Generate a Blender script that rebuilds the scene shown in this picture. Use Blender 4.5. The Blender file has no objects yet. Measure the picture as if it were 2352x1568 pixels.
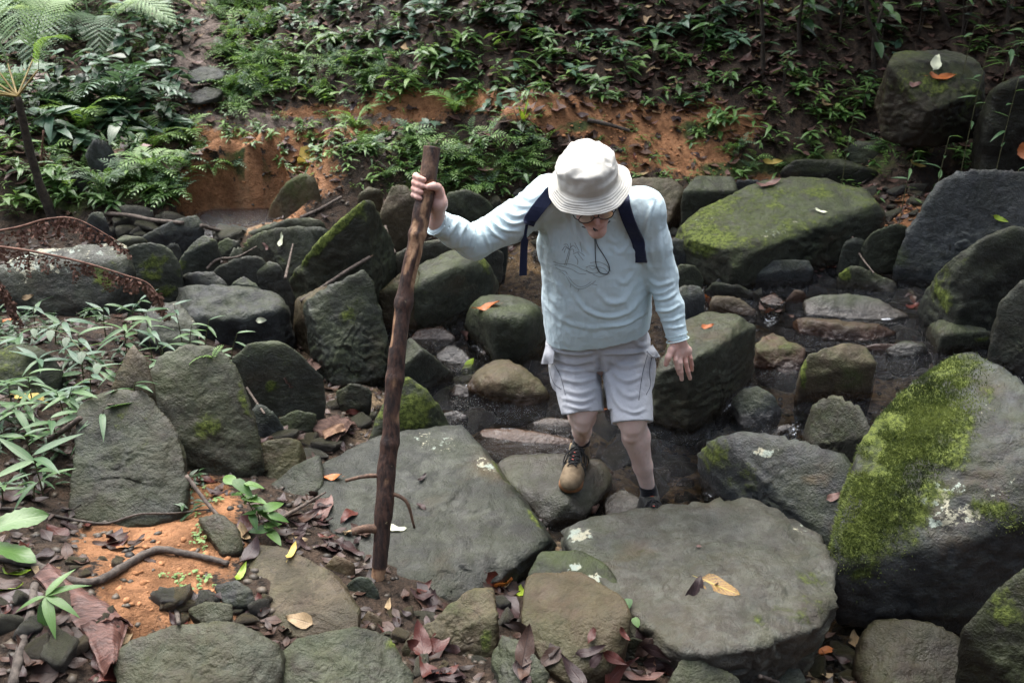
import bpy, bmesh, math, random
import numpy as np
from mathutils import Vector, Matrix
from mathutils.bvhtree import BVHTree

rng = np.random.default_rng(7)
R = random.Random(11)
scene = bpy.context.scene
COL = scene.collection
RAD = math.radians

# ------------------------------------------------------------------ camera
CAM = np.array([0.0, 0.0, 2.4])
PITCH = RAD(25.0)
FPX = 2287.0            # focal length in pixels of a 2352 px wide picture
cam_d = bpy.data.cameras.new('camera')
cam = bpy.data.objects.new('camera', cam_d)
COL.objects.link(cam)
cam.location = CAM
cam.rotation_euler = (math.pi / 2 - PITCH, 0, 0)
cam_d.sensor_width = 36.0
cam_d.lens = 36.0 * FPX / 2352.0
cam_d.clip_start = 0.05
cam_d.clip_end = 400.0
cam_d.dof.use_dof = True
cam_d.dof.focus_distance = 3.6
cam_d.dof.aperture_fstop = 5.0
scene.camera = cam

# ------------------------------------------------------------------ light
world = bpy.data.worlds.new('World')
scene.world = world
world.use_nodes = True
wn = world.node_tree
for n in list(wn.nodes):
    wn.nodes.remove(n)
SUN_EL, SUN_AZ = RAD(64), RAD(-25)       # azimuth clockwise from +Y
sky = wn.nodes.new('ShaderNodeTexSky')
sky.sky_type = 'NISHITA'
sky.sun_disc = False
sky.sun_elevation = SUN_EL
sky.sun_rotation = SUN_AZ
sky.air_density = 1.0
sky.dust_density = 4.0
sky.ozone_density = 1.0
hs = wn.nodes.new('ShaderNodeHueSaturation')
hs.inputs['Saturation'].default_value = 0.62      # overcast: grey rather than blue
bg = wn.nodes.new('ShaderNodeBackground')
bg.inputs['Strength'].default_value = 0.15
wo = wn.nodes.new('ShaderNodeOutputWorld')
wn.links.new(sky.outputs[0], hs.inputs['Color'])
wn.links.new(hs.outputs[0], bg.inputs['Color'])
wn.links.new(bg.outputs[0], wo.inputs['Surface'])

sun_d = bpy.data.lights.new('sun', 'SUN')
sun_d.energy = 2.1
sun_d.angle = RAD(70)
sun_d.color = (1.0, 0.99, 0.97)
sun = bpy.data.objects.new('sun', sun_d)
COL.objects.link(sun)
sdir = Vector((math.sin(SUN_AZ) * math.cos(SUN_EL), math.cos(SUN_AZ) * math.cos(SUN_EL), math.sin(SUN_EL)))
sun.rotation_euler = sdir.to_track_quat('Z', 'Y').to_euler()
sun.location = sdir * 30

vs = scene.view_settings
vs.view_transform = 'Standard'
vs.look = 'None'
vs.gamma = 1.0
vs.use_curve_mapping = False
vs.exposure = 1.66
scene.render.engine = 'CYCLES'
cy = scene.cycles
cy.max_bounces = 6
cy.diffuse_bounces = 3
cy.glossy_bounces = 3
cy.transmission_bounces = 4
cy.transparent_max_bounces = 12
cy.caustics_reflective = False
cy.caustics_refractive = False
cy.sample_clamp_indirect = 6.0
try:
    cy.use_denoising = True
except Exception:
    pass

# ------------------------------------------------------------------ picking points of the place
CF = np.array([0.0, math.cos(PITCH), -math.sin(PITCH)])
CU = np.array([0.0, math.sin(PITCH), math.cos(PITCH)])
CX = np.array([1.0, 0.0, 0.0])


def ray(px, py):
    return (px - 1176.0) / FPX * CX + (784.0 - py) / FPX * CU + CF


def at_z(px, py, z):
    d = ray(px, py)
    return CAM + d * ((z - CAM[2]) / d[2])


def at_y(px, py, y):
    d = ray(px, py)
    return CAM + d * ((y - CAM[1]) / d[1])


def to_px(p):
    v = np.asarray(p, float) - CAM
    dep = v @ CF
    dep = np.where(np.abs(dep) < 1e-6, 1e-6, dep)
    return np.stack([1176 + (v @ CX) / dep * FPX, 784 - (v @ CU) / dep * FPX, dep], -1)


# ------------------------------------------------------------------ numpy helpers
def _hash(ix, iy, iz, seed):
    h = (ix.astype(np.uint32) * np.uint32(374761393) + iy.astype(np.uint32) * np.uint32(668265263)
         + iz.astype(np.uint32) * np.uint32(2147483647) + np.uint32((seed * 1274126177) & 0xffffffff))
    h = (h ^ (h >> np.uint32(13))) * np.uint32(1274126177)
    h = h ^ (h >> np.uint32(16))
    h = (h * np.uint32(2246822519)) ^ (h >> np.uint32(15))
    return (h & np.uint32(0xffffff)).astype(np.float32) / np.float32(0xffffff)


def vnoise(p, seed=0):
    """value noise in -1..1 at points (N,3)"""
    p = np.asarray(p, np.float32) + np.float32(1000.0)
    i = np.floor(p)
    f = p - i
    u = f * f * f * (f * (f * 6 - 15) + 10)
    i = i.astype(np.int64)
    x0, y0, z0 = i[:, 0], i[:, 1], i[:, 2]
    r = 0
    for dx in (0, 1):
        wx = u[:, 0] if dx else 1 - u[:, 0]
        for dy in (0, 1):
            wy = u[:, 1] if dy else 1 - u[:, 1]
            for dz in (0, 1):
                wz = u[:, 2] if dz else 1 - u[:, 2]
                r = r + wx * wy * wz * _hash(x0 + dx, y0 + dy, z0 + dz, seed)
    return r * 2 - 1


def fbm(p, octaves=4, seed=0, gain=0.5, lac=2.03):
    a, s, r = 1.0, 0.0, 0
    q = np.asarray(p, np.float32)
    for k in range(octaves):
        r = r + a * vnoise(q, seed + k * 17)
        s += a
        a *= gain
        q = q * lac
    return r / s


def ridged(p, octaves=3, seed=0):
    a, s, r = 1.0, 0.0, 0
    q = np.asarray(p, np.float32)
    for k in range(octaves):
        r = r + a * (1 - np.abs(vnoise(q, seed + k * 13)) * 2)
        s += a
        a *= 0.5
        q = q * 2.1
    return r / s


def sstep(x, a, b):
    t = np.clip((x - a) / (b - a), 0, 1)
    return t * t * (3 - 2 * t)


def unit(v):
    v = np.asarray(v, float)
    return v / (np.linalg.norm(v) + 1e-12)


def in_poly(px, py, poly):
    poly = np.asarray(poly, float)
    inside = np.zeros(px.shape, bool)
    n = len(poly)
    j = n - 1
    for i in range(n):
        xi, yi = poly[i]
        xj, yj = poly[j]
        c = ((yi > py) != (yj > py)) & (px < (xj - xi) * (py - yi) / (yj - yi + 1e-9) + xi)
        inside ^= c
        j = i
    return inside


# ------------------------------------------------------------------ objects
def mesh_np(name, verts, faces, mat=None, smooth=True, uv=None, attrs=None):
    """verts (N,3); faces (M,3) or (M,4) array, or list of mixed arrays"""
    me = bpy.data.meshes.new(name)
    verts = np.asarray(verts, np.float32)
    flist = faces if isinstance(faces, list) else [faces]
    flist = [np.asarray(f, np.int32) for f in flist if len(f)]
    me.vertices.add(len(verts))
    me.vertices.foreach_set('co', verts.ravel())
    loops = np.concatenate([f.ravel() for f in flist])
    counts = np.concatenate([np.full(len(f), f.shape[1], np.int32) for f in flist])
    starts = np.concatenate([[0], np.cumsum(counts)[:-1]]).astype(np.int32)
    me.loops.add(len(loops))
    me.loops.foreach_set('vertex_index', loops)
    me.polygons.add(len(counts))
    me.polygons.foreach_set('loop_start', starts)
    me.polygons.foreach_set('loop_total', counts)
    if uv is not None:
        l = me.uv_layers.new(name='UVMap')
        l.data.foreach_set('uv', np.asarray(uv, np.float32)[loops].ravel())
    for k, v in (attrs or {}).items():
        v = np.asarray(v, np.float32)
        if v.ndim == 1:
            a = me.attributes.new(k, 'FLOAT', 'POINT')
            a.data.foreach_set('value', v)
        else:
            a = me.attributes.new(k, 'FLOAT_COLOR', 'POINT')
            c = np.ones((len(v), 4), np.float32)
            c[:, :3] = v
            a.data.foreach_set('color', c.ravel())
    me.polygons.foreach_set('use_smooth', np.full(len(counts), smooth))
    me.update(calc_edges=True)
    me.validate()
    if mat is not None:
        me.materials.append(mat)
    return me


def link(name, me, parent=None, loc=None, rot=None, scale=None):
    o = bpy.data.objects.new(name, me)
    COL.objects.link(o)
    if parent is not None:
        o.parent = parent
    if loc is not None:
        o.location = loc
    if rot is not None:
        o.rotation_euler = rot
    if scale is not None:
        o.scale = (scale,) * 3 if np.isscalar(scale) else scale
    return o


def tag(o, label=None, cat=None, group=None, kind=None):
    if label: o['label'] = label
    if cat: o['category'] = cat
    if group: o['group'] = group
    if kind: o['kind'] = kind
    return o


def empty(name, loc, rot=None):
    o = bpy.data.objects.new(name, None)
    COL.objects.link(o)
    o.empty_display_size = 0.05
    o.location = loc
    if rot is not None:
        o.rotation_euler = rot
    return o


def children(o):
    return list(o.children)


def copy_tree(o, parent=None):
    kids = children(o)
    c = o.copy()
    COL.objects.link(c)
    if parent is not None:
        c.parent = parent
    for ch in kids:
        copy_tree(ch, c)
    return c


class MB:
    """collects pieces into one mesh (with uv and a per-piece random number)"""
    def __init__(s):
        s.v, s.f3, s.f4, s.uv, s.rnd, s.n = [], [], [], [], [], 0

    def add(s, v, f, uv=None, rnd=None):
        v = np.asarray(v, np.float32)
        f = np.asarray(f, np.int32)
        if len(v) == 0 or len(f) == 0:
            return
        (s.f3 if f.shape[1] == 3 else s.f4).append(f + s.n)
        s.v.append(v)
        s.uv.append(np.asarray(uv, np.float32) if uv is not None else np.zeros((len(v), 2), np.float32))
        s.rnd.append(np.full(len(v), R.random() if rnd is None else rnd, np.float32) if rnd is None or np.isscalar(rnd) else np.asarray(rnd, np.float32))
        s.n += len(v)

    def mesh(s, name, mat=None, smooth=True, xf=None):
        v = np.concatenate(s.v)
        if xf is not None:
            v = xf(v)
        fl = []
        if s.f3: fl.append(np.concatenate(s.f3))
        if s.f4: fl.append(np.concatenate(s.f4))
        return mesh_np(name, v, fl, mat, smooth, np.concatenate(s.uv), {'rnd': np.concatenate(s.rnd)})

    def build(s, name, mat=None, parent=None, smooth=True, loc=None):
        return link(name, s.mesh(name, mat, smooth), parent, loc)


def frame_from(d, up=(0, 0, 1)):
    """right-handed frame with x along d"""
    x = unit(d)
    u = np.asarray(up, float)
    if abs(x @ u) > 0.98 * np.linalg.norm(u):
        u = np.array([0.0, 1.0, 0.0]) if abs(x[1]) < 0.9 else np.array([1.0, 0, 0])
    y = unit(np.cross(u, x))
    z = np.cross(x, y)
    return x, y, z


def catmull(pts, n):
    pts = np.asarray(pts, float)
    m = len(pts)
    if m < 3:
        t = np.linspace(0, 1, n)[:, None]
        return pts[0] * (1 - t) + pts[-1] * t
    ext = np.vstack([2 * pts[0] - pts[1], pts, 2 * pts[-1] - pts[-2]])
    ts = np.linspace(0, m - 1 - 1e-6, n)
    i = np.floor(ts).astype(int)
    f = (ts - i)[:, None]
    p0, p1, p2, p3 = ext[i], ext[i + 1], ext[i + 2], ext[i + 3]
    return 0.5 * ((2 * p1) + (-p0 + p2) * f + (2 * p0 - 5 * p1 + 4 * p2 - p3) * f ** 2 + (-p0 + 3 * p1 - 3 * p2 + p3) * f ** 3)


def tube(pts, radii, seg=8, n=None, cap=True, wob=0.0, seed=0, flat=1.0):
    """returns v, f(quads), uv ; caps collapse to a point"""
    n = n or max(2, 4 * len(pts))
    P = catmull(pts, n)
    r = np.interp(np.linspace(0, 1, n), np.linspace(0, 1, len(np.atleast_1d(radii))), np.atleast_1d(radii)) if not np.isscalar(radii) else np.full(n, radii)
    T = np.gradient(P, axis=0)
    T /= np.linalg.norm(T, axis=1)[:, None] + 1e-12
    x, y, z = frame_from(T[0])
    ys = []
    for k in range(n):
        y = y - T[k] * (y @ T[k])
        y = unit(y)
        ys.append(y.copy())
    ys = np.array(ys)
    zs = np.cross(T, ys)
    a = np.linspace(0, 2 * math.pi, seg, endpoint=False)
    ring = P[:, None, :] + r[:, None, None] * (np.cos(a)[None, :, None] * ys[:, None, :] + flat * np.sin(a)[None, :, None] * zs[:, None, :])
    if wob:
        q = ring.reshape(-1, 3)
        d = (q - np.repeat(P, seg, 0))
        ring = (q + d * (wob * fbm(q / (np.max(r) * 1.6), 3, seed))[:, None]).reshape(n, seg, 3)
    v = ring.reshape(-1, 3)
    uv = np.stack([np.tile(a / (2 * math.pi), n), np.repeat(np.linspace(0, 1, n), seg)], -1)
    i = np.arange(n - 1)[:, None] * seg
    j = np.arange(seg)[None, :]
    f = np.stack([i + j, i + (j + 1) % seg, i + seg + (j + 1) % seg, i + seg + j], -1).reshape(-1, 4)
    if cap:
        v = np.vstack([v, P[0], P[-1]])
        uv = np.vstack([uv, [0, 0], [0, 1]])
        c0, c1 = n * seg, n * seg + 1
        jj = np.arange(seg)
        f0 = np.stack([np.full(seg, c0), (jj + 1) % seg, jj, jj], -1)
        f1 = np.stack([np.full(seg, c1), (n - 1) * seg + jj, (n - 1) * seg + (jj + 1) % seg, (n - 1) * seg + (jj + 1) % seg], -1)
        # keep quads only by making degenerate-free triangles separately
        tri = np.vstack([f0[:, :3], f1[:, :3]])
        return v, f, uv, tri
    return v, f, uv, np.zeros((0, 3), int)


def add_tube(mb, pts, radii, seg=8, n=None, cap=True, wob=0.0, seed=0, rnd=None, flat=1.0):
    v, f, uv, tri = tube(pts, radii, seg, n, cap, wob, seed, flat)
    base = mb.n
    mb.add(v, f, uv, rnd)
    if len(tri):
        mb.f3.append(tri.astype(np.int32) + base)


# ------------------------------------------------------------------ materials
class NT:
    def __init__(s, name):
        s.m = bpy.data.materials.new(name)
        s.m.use_nodes = True
        s.t = s.m.node_tree
        for n in list(s.t.nodes):
            s.t.nodes.remove(n)
        s.out = s.t.nodes.new('ShaderNodeOutputMaterial')

    def set(s, sock, v):
        if hasattr(v, 'is_linked') or isinstance(v, bpy.types.NodeSocket):
            s.t.links.new(v, sock)
        elif v is not None:
            if isinstance(v, (tuple, list)) and len(v) == 3 and sock.type == 'RGBA':
                v = (*v, 1.0)
            sock.default_value = v

    def n(s, typ, out=0, props=None, **kw):
        nd = s.t.nodes.new(typ)
        for k, v in (props or {}).items():
            setattr(nd, k, v)
        for k, v in kw.items():
            key = int(k[1:]) if k[0] == '_' and k[1:].isdigit() else k.replace('_', ' ')
            s.set(nd.inputs[key], v)
        return nd.outputs[out] if out is not None else nd

    def attr(s, name, out='Fac', typ='GEOMETRY'):
        nd = s.t.nodes.new('ShaderNodeAttribute')
        nd.attribute_name = name
        nd.attribute_type = typ
        return nd.outputs[out]

    def math(s, op, a, b=None, c=None, clamp=False):
        nd = s.t.nodes.new('ShaderNodeMath')
        nd.operation = op
        nd.use_clamp = clamp
        for i, v in enumerate((a, b, c)):
            if v is not None:
                s.set(nd.inputs[i], v)
        return nd.outputs[0]

    def mix(s, fac, a, b, blend='MIX'):
        nd = s.t.nodes.new('ShaderNodeMix')
        nd.data_type = 'RGBA'
        nd.blend_type = blend
        nd.clamp_factor = True
        s.set(nd.inputs[0], fac)
        s.set(nd.inputs[6], a)
        s.set(nd.inputs[7], b)
        return nd.outputs[2]

    def noise(s, vec, scale, detail=4, rough=0.5, dist=0.0, out=0):
        return s.n('ShaderNodeTexNoise', out, Vector=vec, Scale=scale, Detail=detail, Roughness=rough, Distortion=dist)

    def step(s, x, a, b, lo=0.0, hi=1.0):
        nd = s.t.nodes.new('ShaderNodeMapRange')
        nd.interpolation_type = 'SMOOTHSTEP'
        s.set(nd.inputs[0], x)
        for i, v in ((1, a), (2, b), (3, lo), (4, hi)):
            s.set(nd.inputs[i], v)
        return nd.outputs[0]

    def ramp(s, fac, stops):
        nd = s.t.nodes.new('ShaderNodeValToRGB')
        el = nd.color_ramp.elements
        while len(el) < len(stops):
            el.new(0.5)
        for e, (p, c) in zip(el, stops):
            e.position = p
            e.color = (*c, 1.0)
        s.set(nd.inputs[0], fac)
        return nd.outputs[0]

    def bump(s, h, strength=0.3, dist=0.01, normal=None):
        nd = s.t.nodes.new('ShaderNodeBump')
        nd.inputs['Strength'].default_value = strength
        nd.inputs['Distance'].default_value = dist
        s.set(nd.inputs['Height'], h)
        if normal is not None:
            s.set(nd.inputs['Normal'], normal)
        return nd.outputs[0]

    def principled(s, **kw):
        nd = s.t.nodes.new('ShaderNodeBsdfPrincipled')
        for k, v in kw.items():
            s.set(nd.inputs[k.replace('_', ' ')], v)
        return nd

    def done(s, shader):
        s.t.links.new(shader.outputs[0] if not isinstance(shader, bpy.types.NodeSocket) else shader, s.out.inputs['Surface'])
        return s.m


def sep_y(nt, vec):
    return nt.n('ShaderNodeSeparateXYZ', 1, Vector=vec)


def make_rock_mat():
    t = NT('wet_stone')
    oc = t.n('ShaderNodeTexCoord', 3)
    rndv = t.n('ShaderNodeObjectInfo', 'Random')
    off = t.n('ShaderNodeVectorMath', 0, {'operation': 'ADD'}, _0=oc, _1=t.n('ShaderNodeCombineXYZ', 0, X=t.math('MULTIPLY', rndv, 71.0), Y=t.math('MULTIPLY', rndv, 37.0)))
    base = t.n('ShaderNodeObjectInfo', 'Color')
    n1 = t.noise(off, 5.0, 6, 0.6)
    n2 = t.noise(off, 26.0, 5, 0.65)
    n3 = t.noise(off, 110.0, 3, 0.6)
    n0 = t.noise(off, 12.0, 7, 0.68, 0.6)
    c = t.mix(t.step(n1, 0.34, 0.66), t.mix(1.0, base, (0.46, 0.48, 0.47), 'MULTIPLY'), t.mix(1.0, base, (1.45, 1.38, 1.26), 'MULTIPLY'))
    c = t.mix(t.step(n0, 0.50, 0.62, 0.0, 0.7), c, t.mix(1.0, base, (0.36, 0.37, 0.36), 'MULTIPLY'))
    c = t.mix(t.step(n2, 0.36, 0.68, 0.0, 0.75), c, t.mix(1.0, base, (0.42, 0.42, 0.42), 'MULTIPLY'))
    cr = t.noise(off, 2.6, 3, 0.55, 1.2)
    crk = t.step(t.math('ABSOLUTE', t.math('SUBTRACT', cr, 0.52)), 0.0, 0.007, 1.0, 0.0)
    crk = t.math('MULTIPLY', crk, t.step(n1, 0.45, 0.6))
    c = t.mix(t.math('MULTIPLY', crk, 0.75), c, (0.010, 0.010, 0.009))
    c = t.mix(t.step(n3, 0.55, 0.75, 0.0, 0.4), c, t.mix(1.0, base, (1.8, 1.75, 1.6), 'MULTIPLY'))
    # rusty and sandy stain
    n4 = t.noise(off, 3.1, 4, 0.6)
    tint = t.attr('tint')
    c = t.mix(t.math('MULTIPLY', t.math('ADD', tint, t.step(n4, 0.58, 0.8, 0, 0.30)), t.step(n2, 0.25, 0.6, 0.45, 1.0)), c, (0.110, 0.066, 0.036))
    # thin green algae film
    al = t.attr('algae')
    c = t.mix(t.math('MULTIPLY', al, t.step(t.noise(off, 9.0, 6, 0.7), 0.35, 0.60, 0.08, 0.85)), c, (0.058, 0.076, 0.022))
    # dark gaps and pits
    # lichen
    li = t.attr('lichen')
    ln = t.noise(off, 34.0, 6, 0.72)
    lm = t.step(t.math('ADD', ln, t.math('MULTIPLY', li, 0.42)), 0.74, 0.80)
    lcol = t.mix(t.step(t.noise(off, 14.0, 2), 0.45, 0.55), (0.33, 0.315, 0.23), (0.27, 0.31, 0.26))
    c = t.mix(lm, c, lcol)
    # moss
    mo = t.attr('moss')
    mn = t.noise(off, 22.0, 8, 0.74)
    mm = t.step(t.math('ADD', t.math('MULTIPLY', mn, 0.9), t.math('MULTIPLY', mo, 0.75)), 0.66, 0.92)
    mcol = t.mix(t.step(t.noise(off, 48.0, 5, 0.7), 0.36, 0.64), (0.032, 0.045, 0.010), (0.135, 0.165, 0.036))
    c = t.mix(mm, c, mcol)
    wet = t.attr('wet')
    c = t.mix(wet, c, t.mix(1.0, c, (0.50, 0.42, 0.37), 'MULTIPLY'))
    rough = t.math('SUBTRACT', t.math('ADD', t.step(n0, 0.3, 0.7, 0.34, 0.60), t.math('MULTIPLY', mm, 0.35)), t.math('MULTIPLY', wet, 0.26), clamp=True)
    h = t.math('ADD', t.math('ADD', t.math('ADD', t.math('MULTIPLY', n0, 1.3), t.math('MULTIPLY', n2, 0.9)), t.math('MULTIPLY', n3, 0.35)), t.math('MULTIPLY', mm, t.noise(off, 150.0, 3, 0.7)))
    b = t.bump(h, 0.7, 0.016)
    return t.done(t.principled(Base_Color=c, Roughness=rough, Normal=b, Specular_IOR_Level=t.math('ADD', 0.22, t.math('MULTIPLY', wet, 0.33))))


def make_ground_mat():
    t = NT('forest_soil')
    oc = t.n('ShaderNodeTexCoord', 3)
    n1 = t.noise(oc, 4.0, 8, 0.65)
    n2 = t.noise(oc, 22.0, 8, 0.7)
    n3 = t.noise(oc, 90.0, 3, 0.6)
    humus = t.mix(t.step(n2, 0.35, 0.65), (0.014, 0.010, 0.007), (0.075, 0.050, 0.034))
    orange = t.mix(t.step(n1, 0.35, 0.66), (0.17, 0.078, 0.033), (0.43, 0.210, 0.100))
    orange = t.mix(t.step(n2, 0.46, 0.70, 0, 0.75), orange, (0.095, 0.042, 0.020))
    c = t.mix(t.step(t.math('ADD', t.attr('soil'), t.math('MULTIPLY', t.math('SUBTRACT', n2, 0.5), 2.0)), 0.30, 0.62), humus, orange)
    mud = t.mix(t.step(n2, 0.35, 0.65), (0.07, 0.052, 0.033), (0.34, 0.245, 0.14))
    c = t.mix(t.attr('bed'), c, mud)
    mcol = t.mix(t.step(n2, 0.3, 0.7), (0.018, 0.026, 0.010), (0.085, 0.105, 0.028))
    c = t.mix(t.step(t.math('ADD', t.attr('moss'), t.math('MULTIPLY', t.math('SUBTRACT', n1, 0.5), 1.3)), 0.36, 0.66), c, mcol)
    grey = t.mix(t.step(n2, 0.35, 0.65), (0.07, 0.052, 0.043), (0.25, 0.195, 0.165))
    c = t.mix(t.step(t.math('ADD', t.attr('path'), t.math('MULTIPLY', t.math('SUBTRACT', n2, 0.5), 1.4)), 0.36, 0.6), c, grey)
    h = t.math('ADD', n2, t.math('MULTIPLY', n3, 0.5))
    return t.done(t.principled(Base_Color=c, Roughness=t.step(n2, 0.3, 0.7, 0.45, 0.85), Normal=t.bump(h, 1.0, 0.03), Specular_IOR_Level=0.2))


def make_water_mat(name='stream_water', col=(0.86, 0.77, 0.62), rip=1.0):
    t = NT(name)
    oc = t.n('ShaderNodeTexCoord', 3)
    flow = t.n('ShaderNodeMapping', 0, Vector=oc, Scale=(1.0, 2.2, 1.0), Rotation=(0, 0, 0.5))
    w1 = t.noise(flow, 16.0, 5, 0.62, 0.9)
    w2 = t.noise(flow, 52.0, 4, 0.6, 0.4)
    h = t.math('ADD', w1, t.math('MULTIPLY', w2, 0.4))
    h = t.math('MULTIPLY', h, t.math('ADD', 1.1, t.math('MULTIPLY', t.attr('foam_glint'), 5.0)))
    nrm = t.bump(h, 1.0, 0.07 * rip)
    fr = t.n('ShaderNodeFresnel', 0, IOR=1.75, Normal=nrm)
    tr = t.n('ShaderNodeBsdfTransparent', 0, Color=col)
    gl = t.n('ShaderNodeBsdfGlossy', 0, Color=(0.95, 0.97, 1.0), Roughness=0.03, Normal=nrm)
    mx = t.n('ShaderNodeMixShader', 0, Fac=t.math('MULTIPLY', fr, 1.0, clamp=True), _1=tr, _2=gl)
    foam_glint = t.step(t.math('ADD', t.attr('foam_glint'), t.math('MULTIPLY', t.math('SUBTRACT', t.noise(oc, 60.0, 4, 0.7), 0.5), 1.0)), 0.63, 0.82, 0, 0.65)
    df = t.n('ShaderNodeBsdfDiffuse', 0, Color=(0.75, 0.78, 0.82))
    mx2 = t.n('ShaderNodeMixShader', 0, Fac=foam_glint, _1=mx, _2=df)  # pale diffuse for white water and for painted glints
    return t.done(mx2)


def make_leaf_mat(name, c1, c2, vein=(0.2, 0.3, 0.08), veinamt=0.35, gloss=0.35, trans=0.25, spots=None, spotamt=0.0, nveins=9.0):
    t = NT(name)
    uv = t.n('ShaderNodeUVMap', 0)
    sx = t.n('ShaderNodeSeparateXYZ', None, Vector=uv)
    u, v = sx.outputs[0], sx.outputs[1]
    oc = t.n('ShaderNodeTexCoord', 3)
    rnd = t.math('FRACT', t.math('ADD', t.attr('rnd'), t.n('ShaderNodeObjectInfo', 'Random')))
    au = t.math('ABSOLUTE', t.math('SUBTRACT', u, 0.5))
    mid = t.step(au, 0.0, 0.07, 1.0, 0.0)
    ph = t.math('SUBTRACT', t.math('MULTIPLY', v, nveins), t.math('MULTIPLY', au, nveins * 0.55))
    lat = t.step(t.math('ABSOLUTE', t.math('SUBTRACT', t.math('FRACT', ph), 0.5)), 0.0, 0.12, 0.7, 0.0)
    nz = t.noise(oc, 30.0, 5, 0.6)
    c = t.mix(t.math('ADD', t.math('MULTIPLY', rnd, 0.75), t.math('MULTIPLY', t.math('SUBTRACT', nz, 0.5), 0.7), clamp=True), c1, c2)
    if spots is not None:
        sp = t.noise(oc, 24.0, 6, 0.7)
        c = t.mix(t.step(sp, 0.52, 0.60, 0.0, spotamt), c, spots)
    vm = t.math('MULTIPLY', t.math('MAXIMUM', mid, lat), veinamt)
    c = t.mix(vm, c, vein)
    bp = t.bump(t.math('ADD', t.math('MULTIPLY', t.math('MAXIMUM', mid, lat), -0.6), nz), 0.35, 0.003)
    p = t.principled(Base_Color=c, Roughness=gloss, Normal=bp, Specular_IOR_Level=0.5 if trans > 0.15 else 0.28)
    if trans > 0:
        tl = t.n('ShaderNodeBsdfTranslucent', 0, Color=t.mix(0.5, c, (c2[0] * 1.5, c2[1] * 1.5, c2[2] * 0.8)))
        return t.done(t.n('ShaderNodeMixShader', 0, Fac=trans, _1=p.outputs[0], _2=tl))
    return t.done(p)


def make_plain(name, c1, c2, scale=20.0, rough=0.7, bump=0.3, dist=0.004, stretch=None, detail=5, spec=0.4):
    t = NT(name)
    oc = t.n('ShaderNodeTexCoord', 3)
    v = oc if stretch is None else t.n('ShaderNodeMapping', 0, Vector=oc, Scale=stretch)
    n1 = t.noise(v, scale, detail, 0.6)
    n2 = t.noise(v, scale * 5, 3, 0.6)
    c = t.mix(t.step(n1, 0.32, 0.68), c1, c2)
    return t.done(t.principled(Base_Color=c, Roughness=rough, Normal=t.bump(t.math('ADD', n1, t.math('MULTIPLY', n2, 0.4)), bump, dist), Specular_IOR_Level=spec))


M = {}
M['rock'] = make_rock_mat()
M['ground'] = make_ground_mat()
M['water'] = make_water_mat()
# ================================================================== TERRAIN
# control points (px, py, z): where the ground shows in the view, with its height over the stream
CTRL_PX = [
    (0, 1568, .40), (300, 1568, .33), (620, 1568, .26), (950, 1568, .22), (1250, 1568, .20), (1500, 1568, .12), (1750, 1568, 0.0), (1980, 1540, -.12), (2352, 1568, .0),
    (120, 1400, .42), (350, 1330, .34), (480, 1180, .30), (270, 1212, .30), (160, 1195, .34), (420, 1185, .29), (60, 1200, .38), (560, 1330, .30), (100, 1225, .37), (650, 1200, .22), (850, 1420, .18), (1120, 1400, .14), (1440, 1450, .10), (1700, 1530, .0),
    (60, 1000, .46), (60, 860, .46), (200, 760, .42), (330, 740, .33), (60, 720, .40), (500, 900, .20), (640, 980, .16), (720, 950, .12), (720, 1120, .12),
    (250, 540, .25), (120, 560, .25), (420, 590, .18), (540, 720, .10), (680, 800, .06), (760, 900, .05), (820, 950, .05),
    (900, 760, -.03), (1000, 850, -.10), (1050, 960, -.12), (1250, 980, -.13), (1340, 1150, -.12), (1450, 1080, -.16), (1600, 1080, -.15), (1600, 970, -.12),
    (1180, 620, .0), (1200, 560, .12), (1050, 540, .16), (1780, 950, -.08), (1660, 870, -.05), (1700, 720, -.02), (1950, 760, -.02), (2100, 700, .06), (2000, 640, .08), (1640, 620, .12),
    (2080, 830, -.02), (1850, 1050, -.08), (1950, 1250, -.1), (1960, 1450, -.18), (2200, 1450, -.12), (2300, 900, .05), (2352, 780, .1), (1300, 1250, -.02), (1280, 1180, -.08),
    # foot of the far bank
    (100, 500, .30), (250, 480, .26), (390, 470, .20), (440, 505, .10), (540, 525, -.06), (490, 515, .0), (595, 512, .0), (540, 500, .02), (620, 505, .14), (700, 470, .28), (830, 440, .30), (960, 440, .32), (1100, 420, .36), (1250, 420, .40), (1450, 400, .44), (1560, 400, .42),
    (1720, 405, .36), (1850, 400, .38), (1960, 400, .36), (2060, 480, .28), (2110, 480, .34), (2250, 380, .42), (2352, 380, .45),
    # cut bank over the little pool
    (420, 440, .35), (480, 400, .60), (560, 395, .64), (420, 380, .62), (640, 400, .55), (560, 480, .16), (500, 478, .18),
    # path terrace
    (500, 320, .78), (620, 300, .82), (750, 300, .82), (800, 340, .74), (930, 290, .82), (900, 350, .66), (1000, 350, .66), (1100, 330, .70), (1150, 270, .84), (1300, 330, .64), (1300, 270, .80), (1450, 340, .58), (1550, 360, .50), (1500, 290, .68), (1620, 360, .48),
    (300, 380, .60), (200, 400, .55), (100, 400, .55), (300, 320, .72), (150, 300, .72), (0, 420, .52),
    (1750, 330, .58), (1900, 330, .58), (2050, 330, .62), (1700, 380, .44), (1950, 370, .46), (2250, 300, .66), (2352, 300, .7),
]
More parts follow.
